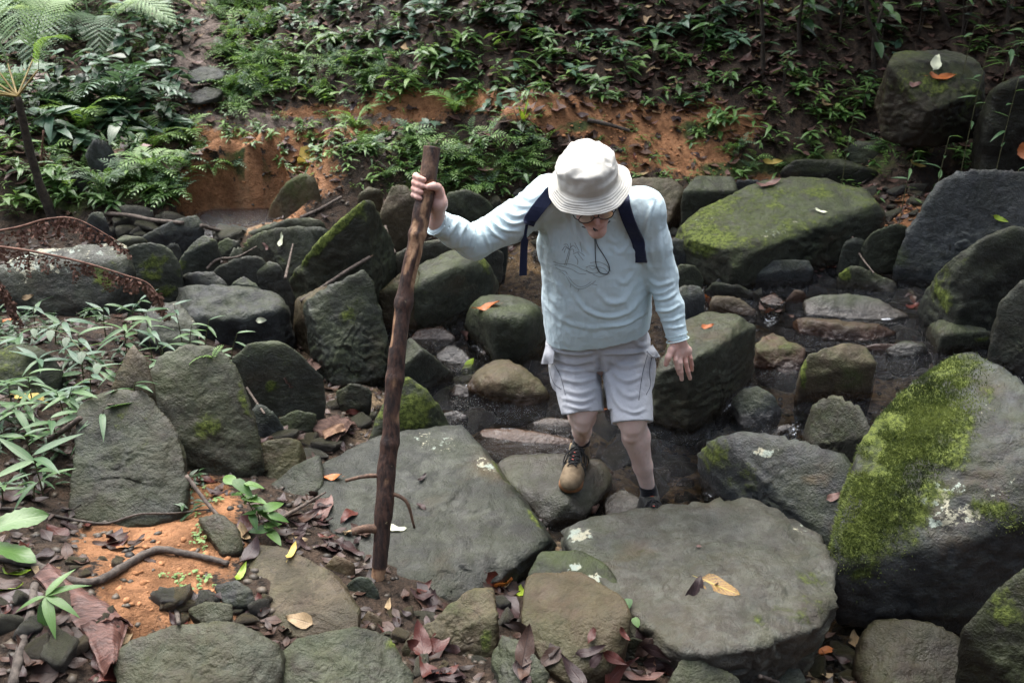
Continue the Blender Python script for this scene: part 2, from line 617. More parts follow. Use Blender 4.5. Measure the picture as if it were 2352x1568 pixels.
CTRL_W = [  # world points well outside
    (-4.0, 2.0, .75), (-3.0, 1.0, .85), (-1.0, .8, .9), (1.0, .8, .8), (3.0, 1.0, .6), (4.5, 2.0, .6), (4.5, 4.0, .4), (4.8, 6.0, .5), (-4.5, 4.5, .7), (-5, 7, .8),
    (-1.8, 9.0, 1.02), (-1.9, 11.0, 1.42), (-3.2, 9.0, 1.0), (-4.5, 9.5, 1.2), (-3.5, 11.5, 1.7), (-.6, 8.3, 1.18), (-.6, 9.3, 1.85), (-.7, 11.0, 2.7),
    (.8, 8.2, 1.22), (.8, 9.5, 2.1), (.8, 11, 3.1), (2.2, 8.0, 1.18), (2.3, 9.3, 2.1), (2.5, 11, 3.2), (4.0, 7.6, 1.15), (4.2, 9.2, 2.2), (4.5, 11, 3.3), (-5, 12, 2.1), (5.8, 8, 1.6), (5.8, 10, 2.8),
]
_cp = np.array([at_z(*c) for c in CTRL_PX] + [np.array(c, float) for c in CTRL_W])


def tps_fit(xy, z, lam=0.002):
    n = len(xy)
    d = np.linalg.norm(xy[:, None] - xy[None], axis=-1)
    K = np.where(d > 0, d * d * np.log(d + 1e-9), 0) + lam * np.eye(n)
    P = np.hstack([np.ones((n, 1)), xy])
    A = np.zeros((n + 3, n + 3))
    A[:n, :n], A[:n, n:], A[n:, :n] = K, P, P.T
    return xy, np.linalg.solve(A, np.concatenate([z, np.zeros(3)]))


def tps_eval(fit, q):
    xy, w = fit
    n = len(xy)
    out = np.empty(len(q))
    for s in range(0, len(q), 20000):
        b = q[s:s + 20000]
        d2 = ((b[:, None] - xy[None]) ** 2).sum(-1)
        K = 0.5 * d2 * np.log(d2 + 1e-12)
        out[s:s + 20000] = K @ w[:n] + w[n] + b @ w[n + 1:]
    return out


_tf = tps_fit(_cp[:, :2], _cp[:, 2])


def far_ground(x, y):  # unseen valley sides, raised to block low sky light
    up = np.maximum(0, y - 7.8)
    z = 1.0 + np.minimum(up * .72, 8 + up * .45)
    dn = np.maximum(0, 1.6 - y)
    zn = .75 + np.minimum(dn * .5, 3 + dn * .4)
    mid = .35 + .5 * np.maximum(0, np.abs(x) - 5) * .5
    r = np.where(y > 7.0, np.maximum(z, mid), np.where(y < 2.0, np.maximum(zn, mid), mid))
    return np.minimum(r, 34.0)


def ground_z(x, y, detail=True):
    x = np.asarray(x, float).ravel()
    y = np.asarray(y, float).ravel()
    w = sstep(np.maximum(np.maximum(np.abs(x) - 4.6, y - 10.6), 1.2 - y), 0.0, 1.6)
    z = far_ground(x, y)
    near = w < 1
    if near.any():
        t = tps_eval(_tf, np.stack([x[near], y[near]], -1))
        z[near] = t * (1 - w[near]) + z[near] * w[near]
    if detail:
        p = np.stack([x, y, 0 * x], -1)
        z = z + sstep(y, 6.2, 7.0) * (.05 * ridged(p * 4.0, 3, 12) + .03 * fbm(p * 7.0, 3, 13)) + .045 * fbm(p * 2.2, 3, 5) + .018 * fbm(p * 9.0, 3, 6) + sstep(y, 7.2, 8.5) * .05 * fbm(p * 3.1, 3, 8)
    r = ((np.abs(x + 1.8) / .46) ** 3 + (np.abs(y - 6.43) / .30) ** 3) ** (1 / 3.0) + .10 * fbm(np.stack([x * 5, y * 5, 0 * x], -1), 2, 19)
    w = 1 - sstep(r, .86, 1.10)          # the hollow washed out of the bank
    return z * (1 - w) + .2 * w


xs = np.concatenate([np.linspace(-75, -5.2, 30), np.arange(-5.0, 5.001, .035), np.linspace(5.2, 75, 30)])
ys = np.concatenate([np.linspace(-60, .9, 26), np.arange(1.1, 8.6, .035), np.arange(8.6, 12.0, .06), np.linspace(12.2, 90, 36)])
GX, GY = np.meshgrid(xs, ys)
GZ = ground_z(GX, GY).reshape(GX.shape)
gv = np.stack([GX.ravel(), GY.ravel(), GZ.ravel()], -1)
nx, ny = len(xs), len(ys)
ii = (np.arange(ny - 1)[:, None] * nx + np.arange(nx - 1)[None, :]).ravel()
gf = np.stack([ii, ii + 1, ii + nx + 1, ii + nx], -1)
gp = to_px(gv)
gx_, gy_ = gp[:, 0], gp[:, 1]
vis = (gp[:, 2] > 0.3)


def blob(px, py, cx, cy_, rx, ry=None, ang=0.0):
    ry = ry or rx
    a = RAD(ang)
    dx, dy = px - cx, py - cy_
    u = (dx * math.cos(a) + dy * math.sin(a)) / rx
    v = (-dx * math.sin(a) + dy * math.cos(a)) / ry
    return np.exp(-(u * u + v * v) ** 1.5)


soil = np.zeros(len(gv))
for b in [(400, 1240, 170, 90, 10), (350, 1350, 150, 90, 10), (480, 1170, 70, 80, 0), (250, 1250, 90, 50), (280, 1420, 90, 60), (250, 1470, 60, 40, 0), (470, 1390, 90, 50),
          (520, 310, 90, 45), (640, 330, 150, 40), (760, 280, 160, 40), (560, 480, 120, 60), (480, 440, 90, 80), (640, 470, 70, 60), (700, 400, 90, 60),
          (900, 260, 160, 22), (1340, 270, 150, 45), (1500, 310, 150, 70), (1590, 365, 110, 45), (1430, 350, 110, 50), (1250, 255, 120, 25), (1620, 250, 50, 30),
          (2110, 490, 70, 50), (1700, 290, 60, 40), (1420, 250, 80, 25), (1180, 235, 200, 30), (980, 225, 150, 25), (1750, 420, 60, 20)]:
    soil = np.maximum(soil, blob(gx_, gy_, *b))
moss = np.zeros(len(gv))
for b in [(880, 330, 120, 30), (1150, 380, 200, 40), (1000, 420, 160, 50), (1700, 390, 130, 25), (1900, 380, 200, 40), (1600, 300, 60, 25), (600, 380, 100, 25), (330, 420, 150, 60), (1320, 290, 60, 20), (560, 350, 60, 14), (730, 330, 60, 16), (150, 450, 180, 60)]:
    moss = np.maximum(moss, .75 * blob(gx_, gy_, *b))
bed = np.where(vis, 1 - sstep(GZ.ravel(), -.06, .10), 0) * sstep(gv[:, 1], 2.0, 2.6) * (1 - sstep(gv[:, 1], 6.6, 7.2))
bed = np.maximum(bed, np.maximum(blob(gx_, gy_, 540, 515, 80, 25), blob(gx_, gy_, 1200, 640, 90, 90)))
pathm = np.zeros(len(gv))
for b in [(475, 30, 60, 50), (460, 110, 65, 60), (458, 180, 60, 60), (470, 245, 65, 50), (560, 280, 130, 30), (440, 160, 40, 140), (700, 285, 140, 18), (850, 275, 100, 14)]:
    pathm = np.maximum(pathm, .85 * blob(gx_, gy_, *b))
for a in (soil, moss, pathm, bed):
    a[~vis] = 0
ground = link('ground', mesh_np('ground', gv, gf, M['ground'], True, None, {'soil': soil, 'moss': moss, 'bed': bed, 'path': pathm}))
tag(ground, 'damp forest floor of humus and orange clay around the stream', None, None, 'structure')

# ================================================================== WATER
WPTS = [(1200, 640, .085), (1200, 560, .13), (1000, 760, .03), (1100, 880, .0), (1280, 900, .0), (1250, 1000, -.02), (1450, 1030, -.04), (1450, 1150, -.05), (1640, 1080, -.03), (1620, 960, -.03), (1700, 690, .08), (1680, 850, .03),
        (1790, 1010, .02), (1760, 940, .045), (1870, 1000, .05), (1960, 980, .07), (2050, 880, .09), (1960, 720, .10), (2110, 740, .12), (2000, 660, .13), (1330, 1220, -.04), (1950, 1500, -.10), (2100, 1550, -.11), (1900, 1300, -.08), (900, 1000, .0)]
_wp = np.array([at_z(*c) for c in WPTS] + [np.array(c, float) for c in [(-1.5, 4.5, .0), (4.0, 3.0, .0), (4.5, 5.0, .12), (0, 2.4, -.08), (2.5, 2.2, -.12), (0, 6.5, .14), (2.5, 6.5, .16)]])
_wf = tps_fit(_wp[:, :2], _wp[:, 2], .01)


def water_z(x, y):
    return tps_eval(_wf, np.stack([np.ravel(x), np.ravel(y)], -1))


# little pool under the cut bank
pc = np.array([-1.8, 6.43, .30])
pv, pf = [], []
a = np.linspace(0, 2 * math.pi, 40, endpoint=False)
pv = [pc] + [pc + np.array([math.cos(t) * .56, math.sin(t) * .40, 0]) for t in a]
pool = link('pool_water', mesh_np('pool_water', np.array(pv), np.array([[0, 1 + k, 1 + (k + 1) % 40] for k in range(40)]), make_water_mat('pool_water', (0.68, 0.50, 0.34), .35), True, None, {'foam_glint': np.zeros(41)}))
tag(pool, 'still brown pool under the eroded orange bank', None, None, 'structure')

# ================================================================== ROCKS
def ico(sub):
    bm = bmesh.new()
    bmesh.ops.create_icosphere(bm, subdivisions=sub, radius=1)
    v = np.array([x.co[:] for x in bm.verts])
    f = np.array([[q.index for q in x.verts] for x in bm.faces])
    bm.free()
    return v, f


ICO = {k: ico(k) for k in (3, 4, 5, 6)}


def hull_planes(pts):
    bm = bmesh.new()
    for p in pts:
        bm.verts.new(p)
    bmesh.ops.convex_hull(bm, input=bm.verts)
    bm.normal_update()
    N, D = [], []
    for f in bm.faces:
        n = np.array(f.normal[:])
        if np.linalg.norm(n) < .5:
            continue
        d = n @ np.array(f.verts[0].co[:])
        if any(n @ m > .992 and abs(d - e) < .02 for m, e in zip(N, D)):
            continue
        N.append(n)
        D.append(d)
    bm.free()
    return np.array(N), np.array(D)


rock_bvh_src = []
TONE = {'g': (.056, .066, .052), 'd': (.042, .050, .045), 'p': (.080, .087, .083), 'b': (.096, .079, .055), 'r': (.090, .054, .043), 'l': (.073, .081, .072), 'k': (.017, .018, .015), 's': (.058, .067, .076)}  # the near black tone also puts overhang and canopy shade into stone colour


def rock_mesh(pts, sub=5, p=26, rough=1.0, chips=5, strata=0.0, seed=0, sink=.14, back=.18, ledge=1.0):
    pts = np.asarray(pts, float)
    c0 = pts.mean(0)
    zmin = pts[:, 2].min()
    size = np.linalg.norm(pts.max(0) - pts.min(0))
    ext = [pts]
    low = pts.copy()
    low[:, 2] = zmin - sink * min(1.0, size * 1.6)
    low[:, :2] = c0[:2] + (low[:, :2] - c0[:2]) * .88
    ext.append(low)
    bk = pts[pts[:, 2] > zmin + .35 * (pts[:, 2].max() - zmin)].copy()
    bk[:, 1] += back * size * .35
    bk[:, 2] = zmin + (bk[:, 2] - zmin) * .4
    ext.append(bk)
    allp = np.vstack(ext)
    c = (allp.max(0) + allp.min(0)) / 2
    c = .5 * c + .5 * allp.mean(0)
    N, D = hull_planes(allp - c)
    rs = np.random.default_rng(seed + 100)
    # shallow chips off the corners
    Q = allp - c
    ang_ = p >= 18
    p = p * (3.2 if ang_ else 1.5)
    for _ in range(chips + (12 if ang_ else 1)):
        d = unit(rs.normal(size=3) * np.array([1, 1, .75]))
        h = (Q @ d).max()
        N = np.vstack([N, d])
        D = np.append(D, h * (rs.uniform(.90, .98) if abs(d[2]) < .35 else rs.uniform(.945, .99)))
    V, F = ICO[sub]
    S = (allp.max(0) - allp.min(0)) / 2
    dirs = V * S
    L = np.linalg.norm(dirs, axis=1)[:, None]
    dirs = dirs / L
    q = np.maximum(0, dirs @ (N / np.maximum(D, .01)[:, None]).T)
    r = 1.0 / (np.sum(q ** p, 1) ** (1.0 / p) + 1e-9)
    P = dirs * r[:, None]
    m = float(np.mean(S))
    W = P + rs.uniform(-50, 50, 3)
    a = m * rough
    disp = a * (.055 * fbm(W / m * 1.3, 3, seed) + .040 * (ridged(W / m * 2.3, 3, seed + 3) - .3) + .022 * fbm(W / m * 6.0, 3, seed + 9))
    # broken ledges: terraced noise
    t = fbm(W / m * 1.9 + 7.7, 3, seed + 21) * 3.2
    ter = np.floor(t) + sstep(t - np.floor(t), .72, .98)
    disp += a * .034 * ledge * (ter - t)
    cv = fbm(W / m * 1.15 + 3.3, 2, seed + 77)
    disp -= a * .035 * np.exp(-(cv / .018) ** 2) * (vnoise(W / m * .9, seed + 78) > -.1)
    if strata:
        ax = unit(rs.normal(size=3) * .25 + np.array([.1, .25, 1.0]))
        s = (W @ ax) / .05 + 1.3 * fbm(W / m * 1.5, 2, seed + 5)
        disp += strata * .011 * (np.abs((s % 1.0) - .5) * 2 - .5) * (0.5 + .5 * vnoise(W / m * 3, seed + 6))
    disp += .0035 * fbm(W * 28, 2, seed + 30) * min(1, a * 6 + .3)
    P = (P + dirs * disp[:, None]) * 1.045
    return P, F, c


def vnormals(P, F):
    n = np.cross(P[F[:, 1]] - P[F[:, 0]], P[F[:, 2]] - P[F[:, 0]])
    out = np.zeros_like(P)
    for k in range(3):
        np.add.at(out, F[:, k], n)
    return out / (np.linalg.norm(out, axis=1)[:, None] + 1e-12)


ROCKS = []


def rock(name, label, pts, tone='g', sub=5, p=26, rough=1.0, chips=5, strata=0.0, moss=.2, algae=.5, lichen=0.0, tint=0.0, wet=0.0, patches=(), seed=None, group=None, cat='boulder', world=None, sink=.14, back=.18, register=True, mossy_up=1.0, ledge=1.0):
    seed = len(ROCKS) * 7 + 3 if seed is None else seed
    wp = np.array([at_z(*q) for q in pts]) if world is None else np.asarray(world, float)
    P, F, c = rock_mesh(wp, sub, p, rough, chips, strata, seed, sink, back, ledge)
    G = P + c
    Nn = vnormals(P, F)
    up = np.clip(Nn[:, 2], -1, 1)
    s = 1.0
    big = fbm(G * 2.6, 4, seed + 50)
    mo = moss * sstep(up, .05, .75) * (0.55 + .75 * big) * mossy_up
    al = algae * sstep(up, -.2, .6) * (.6 + .6 * fbm(G * 3.3, 3, seed + 60))
    li = lichen * sstep(up, .0, .5) * sstep(fbm(G * 4.0, 3, seed + 70), -.15, .4)
    ti = np.clip(tint * (.6 + .8 * fbm(G * 2.0, 3, seed + 80)), 0, 1)
    px = to_px(G)
    front = (Nn * (CAM - G)).sum(1) > -0.15 * np.linalg.norm(CAM - G, axis=1)
    for pt in patches:
        kind, x, y, rx, ry, st = pt[:6]
        ang = pt[6] if len(pt) > 6 else 0
        b = st * np.sqrt(blob(px[:, 0], px[:, 1], x, y, rx * .8, ry * .8, ang)) * front * np.clip(.62 + 1.1 * fbm(G * 9, 4, seed + 40), 0, 1.15)
        if kind == 'm': mo = np.maximum(mo, b) if st > 0 else mo * (1 + b)
        elif kind == 'l': li = np.maximum(li, b)
        elif kind == 't': ti = np.maximum(ti, b)
        elif kind == 'a': al = np.maximum(al, b)
    inside = (G[:, 0] > -1.1) & (G[:, 0] < 3.2) & (G[:, 1] > 2.0) & (G[:, 1] < 6.3)
    we = np.full(len(G), wet)
    if inside.any():
        wz = water_z(G[inside, 0], G[inside, 1])
        k = 1 - sstep(G[inside, 2] - wz + .03 * big[inside], .02, .075)
        gz = ground_z(G[inside, 0], G[inside, 1], False)
        we[inside] = np.maximum(wet, k * (wz > gz - .06))
        mo[inside] *= 1 - k
        al[inside] *= 1 - k
    me = mesh_np(name, P, F, M['rock'], True, None, {'moss': np.clip(mo, 0, 1.3), 'algae': np.clip(al, 0, 1), 'lichen': np.clip(li, 0, 1.2), 'tint': np.clip(ti, 0, 1), 'wet': np.clip(we, 0, 1)})
    o = link(name, me, None, c)
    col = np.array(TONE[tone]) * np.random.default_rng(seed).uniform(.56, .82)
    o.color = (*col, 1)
    tag(o, label, cat, group)
    ROCKS.append(o)
    if register:
        rock_bvh_src.append((G, F))
    return o, G, F, Nn


exec_rocks = True
B = 'boulders in and beside the stream'
def ground_px(px, py):
    d = ray(px, py); ts = np.linspace(2, 16, 700)
    q = CAM + d[None] * ts[:, None]
    k = np.argmax(ground_z(q[:, 0], q[:, 1], False) > q[:, 2])
    return q[k, 2]


# ---- centre and foreground
slab = rock('stone_slab', 'big flat grey slab in the middle foreground with the walking stick planted on it',
     [(742, 1060, .2), (800, 1030, .21), (962, 982, .23), (1060, 984, .23), (1150, 1100, .21), (1268, 1255, .17), (1190, 1320, .13), (1000, 1400, .1), (880, 1420, .1), (730, 1190, .17), (1280, 1270, .1), (1170, 1120, .1)],
     'p', 6, 30, .55, 4, 0, .03, .25, .12, .06, ledge=2.2, patches=[('l', 1010, 1015, 60, 30, .55), ('l', 1120, 1080, 26, 60, .58, -35), ('l', 975, 1000, 30, 14, .7), ('t', 1130, 1100, 30, 70, .5, -35), ('m', 1190, 1140, 10, 110, .8, -35)], group=B)
rock('stone_slab', 'broad flat slab at lower right with the yellow mottled leaf lying on it',
     [(1292, 1205, .2), (1400, 1190, .23), (1570, 1180, .25), (1700, 1147, .26), (1750, 1156, .26), (1880, 1235, .26), (1920, 1330, .26), (1916, 1405, .25), (1840, 1448, .26), (1700, 1495, .27), (1620, 1503, .27), (1520, 1482, .26), (1400, 1368, .24), (1310, 1255, .2), (1640, 1535, .1), (1790, 1525, .04), (1890, 1440, .1), (1440, 1425, .14)],
     'p', 6, 24, .8, 4, 0, .10, .34, .1, .22, ledge=2.6, patches=[('l', 1330, 1225, 60, 34, .72, 20), ('m', 1860, 1360, 70, 90, .45), ('m', 1800, 1420, 100, 40, .5), ('m', 1480, 1300, 80, 60, .25), ('t', 1480, 1290, 120, 60, .35), ('l', 1840, 1215, 30, 15, .6)], group=B)
bigmoss = rock('boulder', 'huge boulder at the right edge with bright moss cushion and white lichen crust',
     [(1925, 1300, .2), (1930, 1235, .28), (1990, 1005, .5), (2090, 890, .62), (2205, 815, .70), (2240, 815, .71), (2352, 890, .7), (2480, 960, .7), (2520, 1120, .5), (2352, 1185, .44), (2250, 1222, .38), (2080, 1255, .3), (2000, 1372, .08), (2150, 1392, .03), (2352, 1350, .08), (2480, 1330, .1)],
     's', 6, 22, .7, 4, .5, .05, .45, .15, .12,
     patches=[('m', 2110, 985, 140, 210, 1.15, 30), ('m', 2020, 1150, 110, 150, 1.15, 15), ('m', 1970, 1250, 70, 80, 1.1), ('m', 2160, 890, 120, 90, 1.0, 30), ('m', 2290, 1180, 80, 34, .7, 20), ('l', 2170, 1100, 60, 120, .62, 25), ('l', 2230, 960, 80, 60, .6, 30), ('l', 2200, 1190, 120, 34, .72, -8), ('l', 2310, 1110, 70, 40, .6), ('t', 2250, 880, 80, 40, .35)], group=B, wet=0)
rock('boulder', 'layered grey boulder with a mossy left end between the stream and the mossy giant',
     [(1612, 1030, .15), (1640, 1000, .25), (1710, 984, .29), (1790, 1008, .29), (1935, 1036, .30), (1970, 1085, .26), (1660, 1135, .02), (1760, 1170, .0), (1920, 1260, .02), (1965, 1220, .06), (1618, 1090, .0)],
     's', 5, 26, .9, 4, 1.4, .08, .45, .12, .1, patches=[('m', 1640, 1040, 45, 60, .8), ('m', 1700, 1100, 60, 50, .4), ('l', 1760, 1040, 40, 14, .8), ('t', 1870, 1100, 40, 10, .7)], group=B)
rock('boulder', 'pointed wet dark boulder left of the mossy giant beside the little cascade',
     [(1838, 1015, .02), (1866, 932, .22), (1905, 902, .30), (1985, 935, .30), (2012, 1000, .22), (1962, 1060, .04), (1850, 1048, .0)], 'd', 5, 20, .9, 4, 0, .12, .6, .03, .2, group=B)
rock('boulder', 'blocky olive boulder above the cascade, flat faced towards the viewer',
     [(1846, 820, .30), (1895, 800, .33), (1958, 788, .34), (1986, 797, .33), (2013, 835, .28), (2005, 890, .1), (1982, 900, .05), (1891, 922, .02), (1838, 915, .03), (1835, 870, .2)], 'b', 5, 24, .8, 4, 0, .10, .7, 0, .3, patches=[('m', 1845, 860, 9, 60, 1.0), ('a', 1930, 860, 50, 40, 1)], group=B)
rock('stone', 'small block stone with green top and purple side in the stream at right',
     [(1743, 786, .17), (1777, 764, .19), (1850, 800, .17), (1838, 860, .04), (1824, 878, .02), (1730, 846, .02), (1736, 808, .14)], 'r', 5, 28, 1.0, 5, 1.5, .12, .8, 0, .2, patches=[('a', 1790, 795, 50, 25, 1.2), ('m', 1790, 790, 40, 14, .6)], group=B, cat='rock')
rock('boulder', 'big wedge shaped boulder beside the man\'s open hand with an orange leaf on top',
     [(1582, 729, .40), (1632, 711, .42), (1713, 735, .42), (1730, 756, .38), (1727, 862, .08), (1693, 908, .03), (1592, 945, .02), (1560, 930, .04), (1500, 900, .08), (1505, 862, .24), (1596, 825, .36), (1640, 800, .39), (1545, 770, .36)],
     'g', 6, 26, .7, 4, .8, .10, .55, .02, .2, patches=[('t', 1640, 760, 70, 40, .4), ('a', 1560, 800, 60, 50, .8)], group=B)
rock('stone', 'rounded blue grey stone in the stream below the wedge boulder',
     [(1680, 925, .06), (1700, 893, .14), (1740, 886, .16), (1775, 905, .15), (1797, 945, .06), (1770, 985, .0), (1700, 980, .0), (1682, 955, .0)], 's', 5, 12, 1.0, 3, 0, .03, .4, 0, .1, group=B, cat='rock')
rock('stone', 'pale flat stone in the water behind the man\'s legs',
     [(1385, 872, .14), (1450, 860, .16), (1530, 900, .13), (1525, 940, .04), (1480, 955, -.02), (1390, 938, -.02)], 'p', 5, 14, .9, 3, 0, .03, .4, .2, .25, group=B, cat='rock')
rock('boulder', 'round green boulder with a single orange leaf lying on top',
     [(1064, 708, .18), (1090, 682, .24), (1130, 672, .27), (1190, 674, .28), (1250, 704, .26), (1268, 760, .10), (1235, 795, .0), (1150, 810, -.02), (1090, 782, .0), (1068, 745, .08), (1140, 720, .32), (1200, 730, .30)], 'g', 5, 9, .7, 2, 0, .30, .8, .05, .15, patches=[('m', 1150, 745, 60, 30, .35), ('m', 1140, 770, 40, 20, .35)], group=B)
rock('boulder', 'water worn low boulder with pink and green patches in the stream left of the man',
     [(1062, 900, -.02), (1100, 838, .08), (1154, 819, .13), (1214, 842, .13), (1262, 900, .04), (1251, 930, -.03), (1204, 952, -.05), (1100, 915, -.03), (1150, 870, .13)], 'b', 5, 10, .9, 3, 0, .05, .5, .05, .3, patches=[('a', 1165, 925, 40, 16, 1.2), ('m', 1085, 850, 20, 20, .5)], group=B)
rock('boulder', 'dark smooth pyramid boulder just right of the stick, half in the water',
     [(925, 790, .2), (945, 782, .24), (972, 803, .24), (1042, 862, .02), (1003, 908, -.05), (930, 905, -.02), (920, 850, .15)], 'd', 5, 22, .8, 3, 0, .05, .5, 0, .1, group=B)
rock('boulder', 'moss green mound behind the walking stick at the edge of the big slab',
     [(868, 950, .14), (905, 880, .28), (925, 864, .31), (952, 868, .30), (990, 912, .22), (1038, 972, .05), (1020, 1000, .02), (915, 1005, .05), (841, 1020, .04)], 'g', 5, 12, .9, 3, 0, .75, .9, 0, .1, patches=[('m', 950, 930, 60, 70, .85)], group=B)
rock('boulder', 'long dark block boulder with pale flat top under the man\'s raised elbow',
     [(966, 602, .36), (1050, 580, .38), (1097, 580, .38), (1132, 625, .28), (1146, 668, .06), (1066, 722, .0), (949, 730, .0), (968, 652, .34), (1045, 616, .38), (1100, 592, .38), (885, 730, .02)], 'g', 5, 26, .7, 4, 0, .35, .8, .03, .1, patches=[('m', 1115, 600, 20, 36, .9, -30), ('m', 1010, 610, 50, 16, .35), ('m', 975, 660, 25, 20, .7)], group=B)
rock('boulder', 'pale rounded boulder left of the long dark block, notched in front',
     [(862, 690, .18), (872, 672, .26), (922, 622, .36), (960, 618, .36), (970, 660, .30), (950, 728, .02), (898, 740, .02), (868, 715, .06)], 'b', 5, 16, .9, 3, 0, .12, .6, .02, .2, group=B)
rock('boulder', 'tall craggy dark boulder standing left of the walking stick',
     [(699, 695, .42), (752, 660, .50), (800, 640, .54), (838, 622, .56), (860, 652, .50), (888, 750, .28), (880, 862, .05), (814, 880, .02), (781, 892, .02), (766, 892, .04), (738, 824, .15), (720, 725, .38)], 'd', 6, 26, 1.2, 6, .5, .15, .6, .03, .1, patches=[('m', 810, 730, 40, 50, .55), ('t', 860, 800, 30, 50, .4)], group=B)
rock('stone', 'brown wedge of stone squeezed behind the tall craggy boulder',
     [(680, 690, .32), (752, 654, .42), (735, 700, .40), (745, 795, .05), (700, 790, .08), (672, 750, .18)], 'b', 4, 22, .8, 3, 0, .05, .4, 0, .4, group=B, cat='rock')
rock('boulder', 'long rough grey boulder with a black underside in the rock pile at left',
     [(413, 668, .36), (430, 651, .41), (470, 654, .42), (560, 662, .42), (638, 671, .40), (664, 712, .32), (667, 755, .15), (605, 790, .05), (453, 784, .05), (413, 735, .25), (440, 728, .33), (560, 735, .33), (640, 712, .36)], 's', 5, 22, 1.3, 5, .8, .06, .5, .03, .15, group=B)
rock('boulder', 'dark hump of stone behind the long rough boulder at left',
     [(372, 648, .34), (427, 631, .42), (487, 624, .45), (527, 655, .40), (520, 690, .25), (416, 724, .12), (378, 722, .12)], 's', 5, 16, 1.1, 4, .4, .06, .5, .03, .12, group=B)
rock('boulder', 'pale smooth boulder in the middle of the left rock pile',
     [(494, 618, .42), (530, 598, .48), (571, 584, .52), (600, 590, .5), (640, 640, .38), (640, 690, .2), (540, 680, .2), (500, 660, .25)], 'p', 5, 16, .7, 3, 0, .08, .45, .05, .1, group=B)
rock('boulder', 'olive grey slab leaning down towards the craggy boulder in the left pile',
     [(590, 625, .42), (618, 598, .48), (642, 608, .47), (668, 660, .34), (684, 706, .18), (660, 715, .14), (612, 690, .2)], 'p', 5, 20, .7, 3, 0, .10, .9, .02, .2, group=B)
rock('boulder', 'large triangular boulder with a mossy crest and dark right face in the left pile',
     [(668, 640, .34), (700, 590, .52), (770, 515, .70), (835, 455, .84), (845, 456, .84), (874, 492, .7), (906, 590, .36), (892, 628, .2), (800, 655, .15), (690, 674, .15), (740, 560, .60)], 'g', 6, 26, .8, 4, 0, .35, .7, .05, .15, patches=[('m', 790, 500, 100, 18, 1.1, -45), ('m', 720, 575, 80, 16, 1.1, -50), ('m', 830, 490, 30, 40, .5)], group=B)
rock('boulder', 'broad tilted slab with yellow green moss streaks and a white leaf on it',
     [(545, 578, .30), (560, 555, .38), (605, 528, .50), (690, 524, .56), (735, 520, .58), (760, 530, .55), (700, 600, .38), (668, 630, .28), (610, 600, .28)], 'l', 5, 20, .7, 3, 0, .28, .8, .08, .1, patches=[('m', 570, 565, 26, 14, 1.0, -40), ('m', 640, 560, 50, 18, .4, -30), ('m', 650, 590, 40, 16, .5, -30)], group=B)
rock('boulder', 'mossy low boulder behind the tilted slab by the small pool',
     [(540, 545, .3), (580, 525, .36), (620, 510, .42), (690, 498, .5), (742, 505, .5), (742, 525, .4), (640, 535, .32), (570, 560, .22)], 'g', 5, 14, .8, 3, 0, .45, .8, .03, .1, group=B)
rock('boulder', 'finger shaped boulder with mossy rim in the left rock pile',
     [(395, 628, .30), (415, 590, .40), (437, 560, .46), (470, 537, .50), (500, 548, .48), (503, 590, .36), (465, 625, .28), (410, 640, .25)], 'l', 5, 12, .7, 2, 0, .45, .85, .08, .1, patches=[('m', 425, 600, 14, 40, 1.0, 30), ('m', 470, 550, 30, 14, .6)], group=B)
rock('stone', 'smooth grey flat topped boulder with dark front by the fallen branch near the pool',
     [(312, 552, .34), (350, 528, .40), (400, 504, .46), (448, 494, .48), (465, 520, .42), (452, 540, .28), (398, 560, .25), (340, 562, .26)], 's', 5, 16, .5, 2, 0, .05, .5, .03, .1, group=B, cat='rock')
rock('stone', 'small grey stone wedged between the mossy finger boulder and the round mossy one',
     [(378, 570, .34), (392, 556, .38), (412, 562, .36), (418, 590, .28), (405, 610, .22), (380, 600, .24)], 'p', 4, 18, .7, 3, 0, .03, .5, .02, .1, group=B, cat='rock')
rock('stone', 'little grey stone below the mossy slab near the forked twig',
     [(522, 600, .30), (535, 570, .36), (555, 565, .36), (562, 590, .3), (540, 612, .24)], 'p', 4, 18, .7, 3, 0, .03, .5, .02, .1, group=B, cat='rock')
rock('boulder', 'pale lichen speckled slab behind the dead brown fern at the left edge',
     [(-60, 700, .45), (-60, 640, .60), (0, 612, .64), (75, 578, .68), (180, 566, .68), (280, 560, .66), (292, 600, .62), (240, 690, .45), (100, 715, .42)], 'p', 5, 20, .6, 3, 0, .12, .6, .75, .1, patches=[('m', 262, 575, 30, 14, 1.0), ('m', 250, 640, 40, 60, 1.0), ('l', 80, 620, 120, 40, .8), ('l', 150, 580, 80, 20, .8)], group=B)
rock('boulder', 'rounded boulder with a yellow moss cushion behind the brown fern tip',
     [(270, 600, .5), (290, 565, .6), (340, 555, .62), (378, 562, .6), (412, 596, .52), (420, 640, .38), (380, 695, .28), (290, 695, .3)], 'l', 5, 12, .7, 3, 0, .12, .6, .1, .12, patches=[('m', 365, 618, 48, 34, 1.15), ('m', 280, 640, 30, 50, .9), ('m', 380, 660, 40, 30, .8)], group=B)
rock('boulder', 'big leaning boulder with a smooth mossy face left of centre, behind the front left block',
     [(345, 850, .60), (375, 820, .64), (430, 798, .66), (505, 802, .65), (540, 838, .60), (577, 950, .42), (603, 1062, .24), (572, 1105, .18), (430, 1118, .18), (395, 1000, .40), (335, 900, .55)], 'g', 6, 22, .6, 3, 0, .20, .5, .10, .2, patches=[('m', 475, 980, 40, 34, .55), ('m', 545, 880, 14, 90, .7, -20), ('m', 420, 880, 80, 50, .28), ('l', 590, 1030, 18, 18, .7)], group=B)
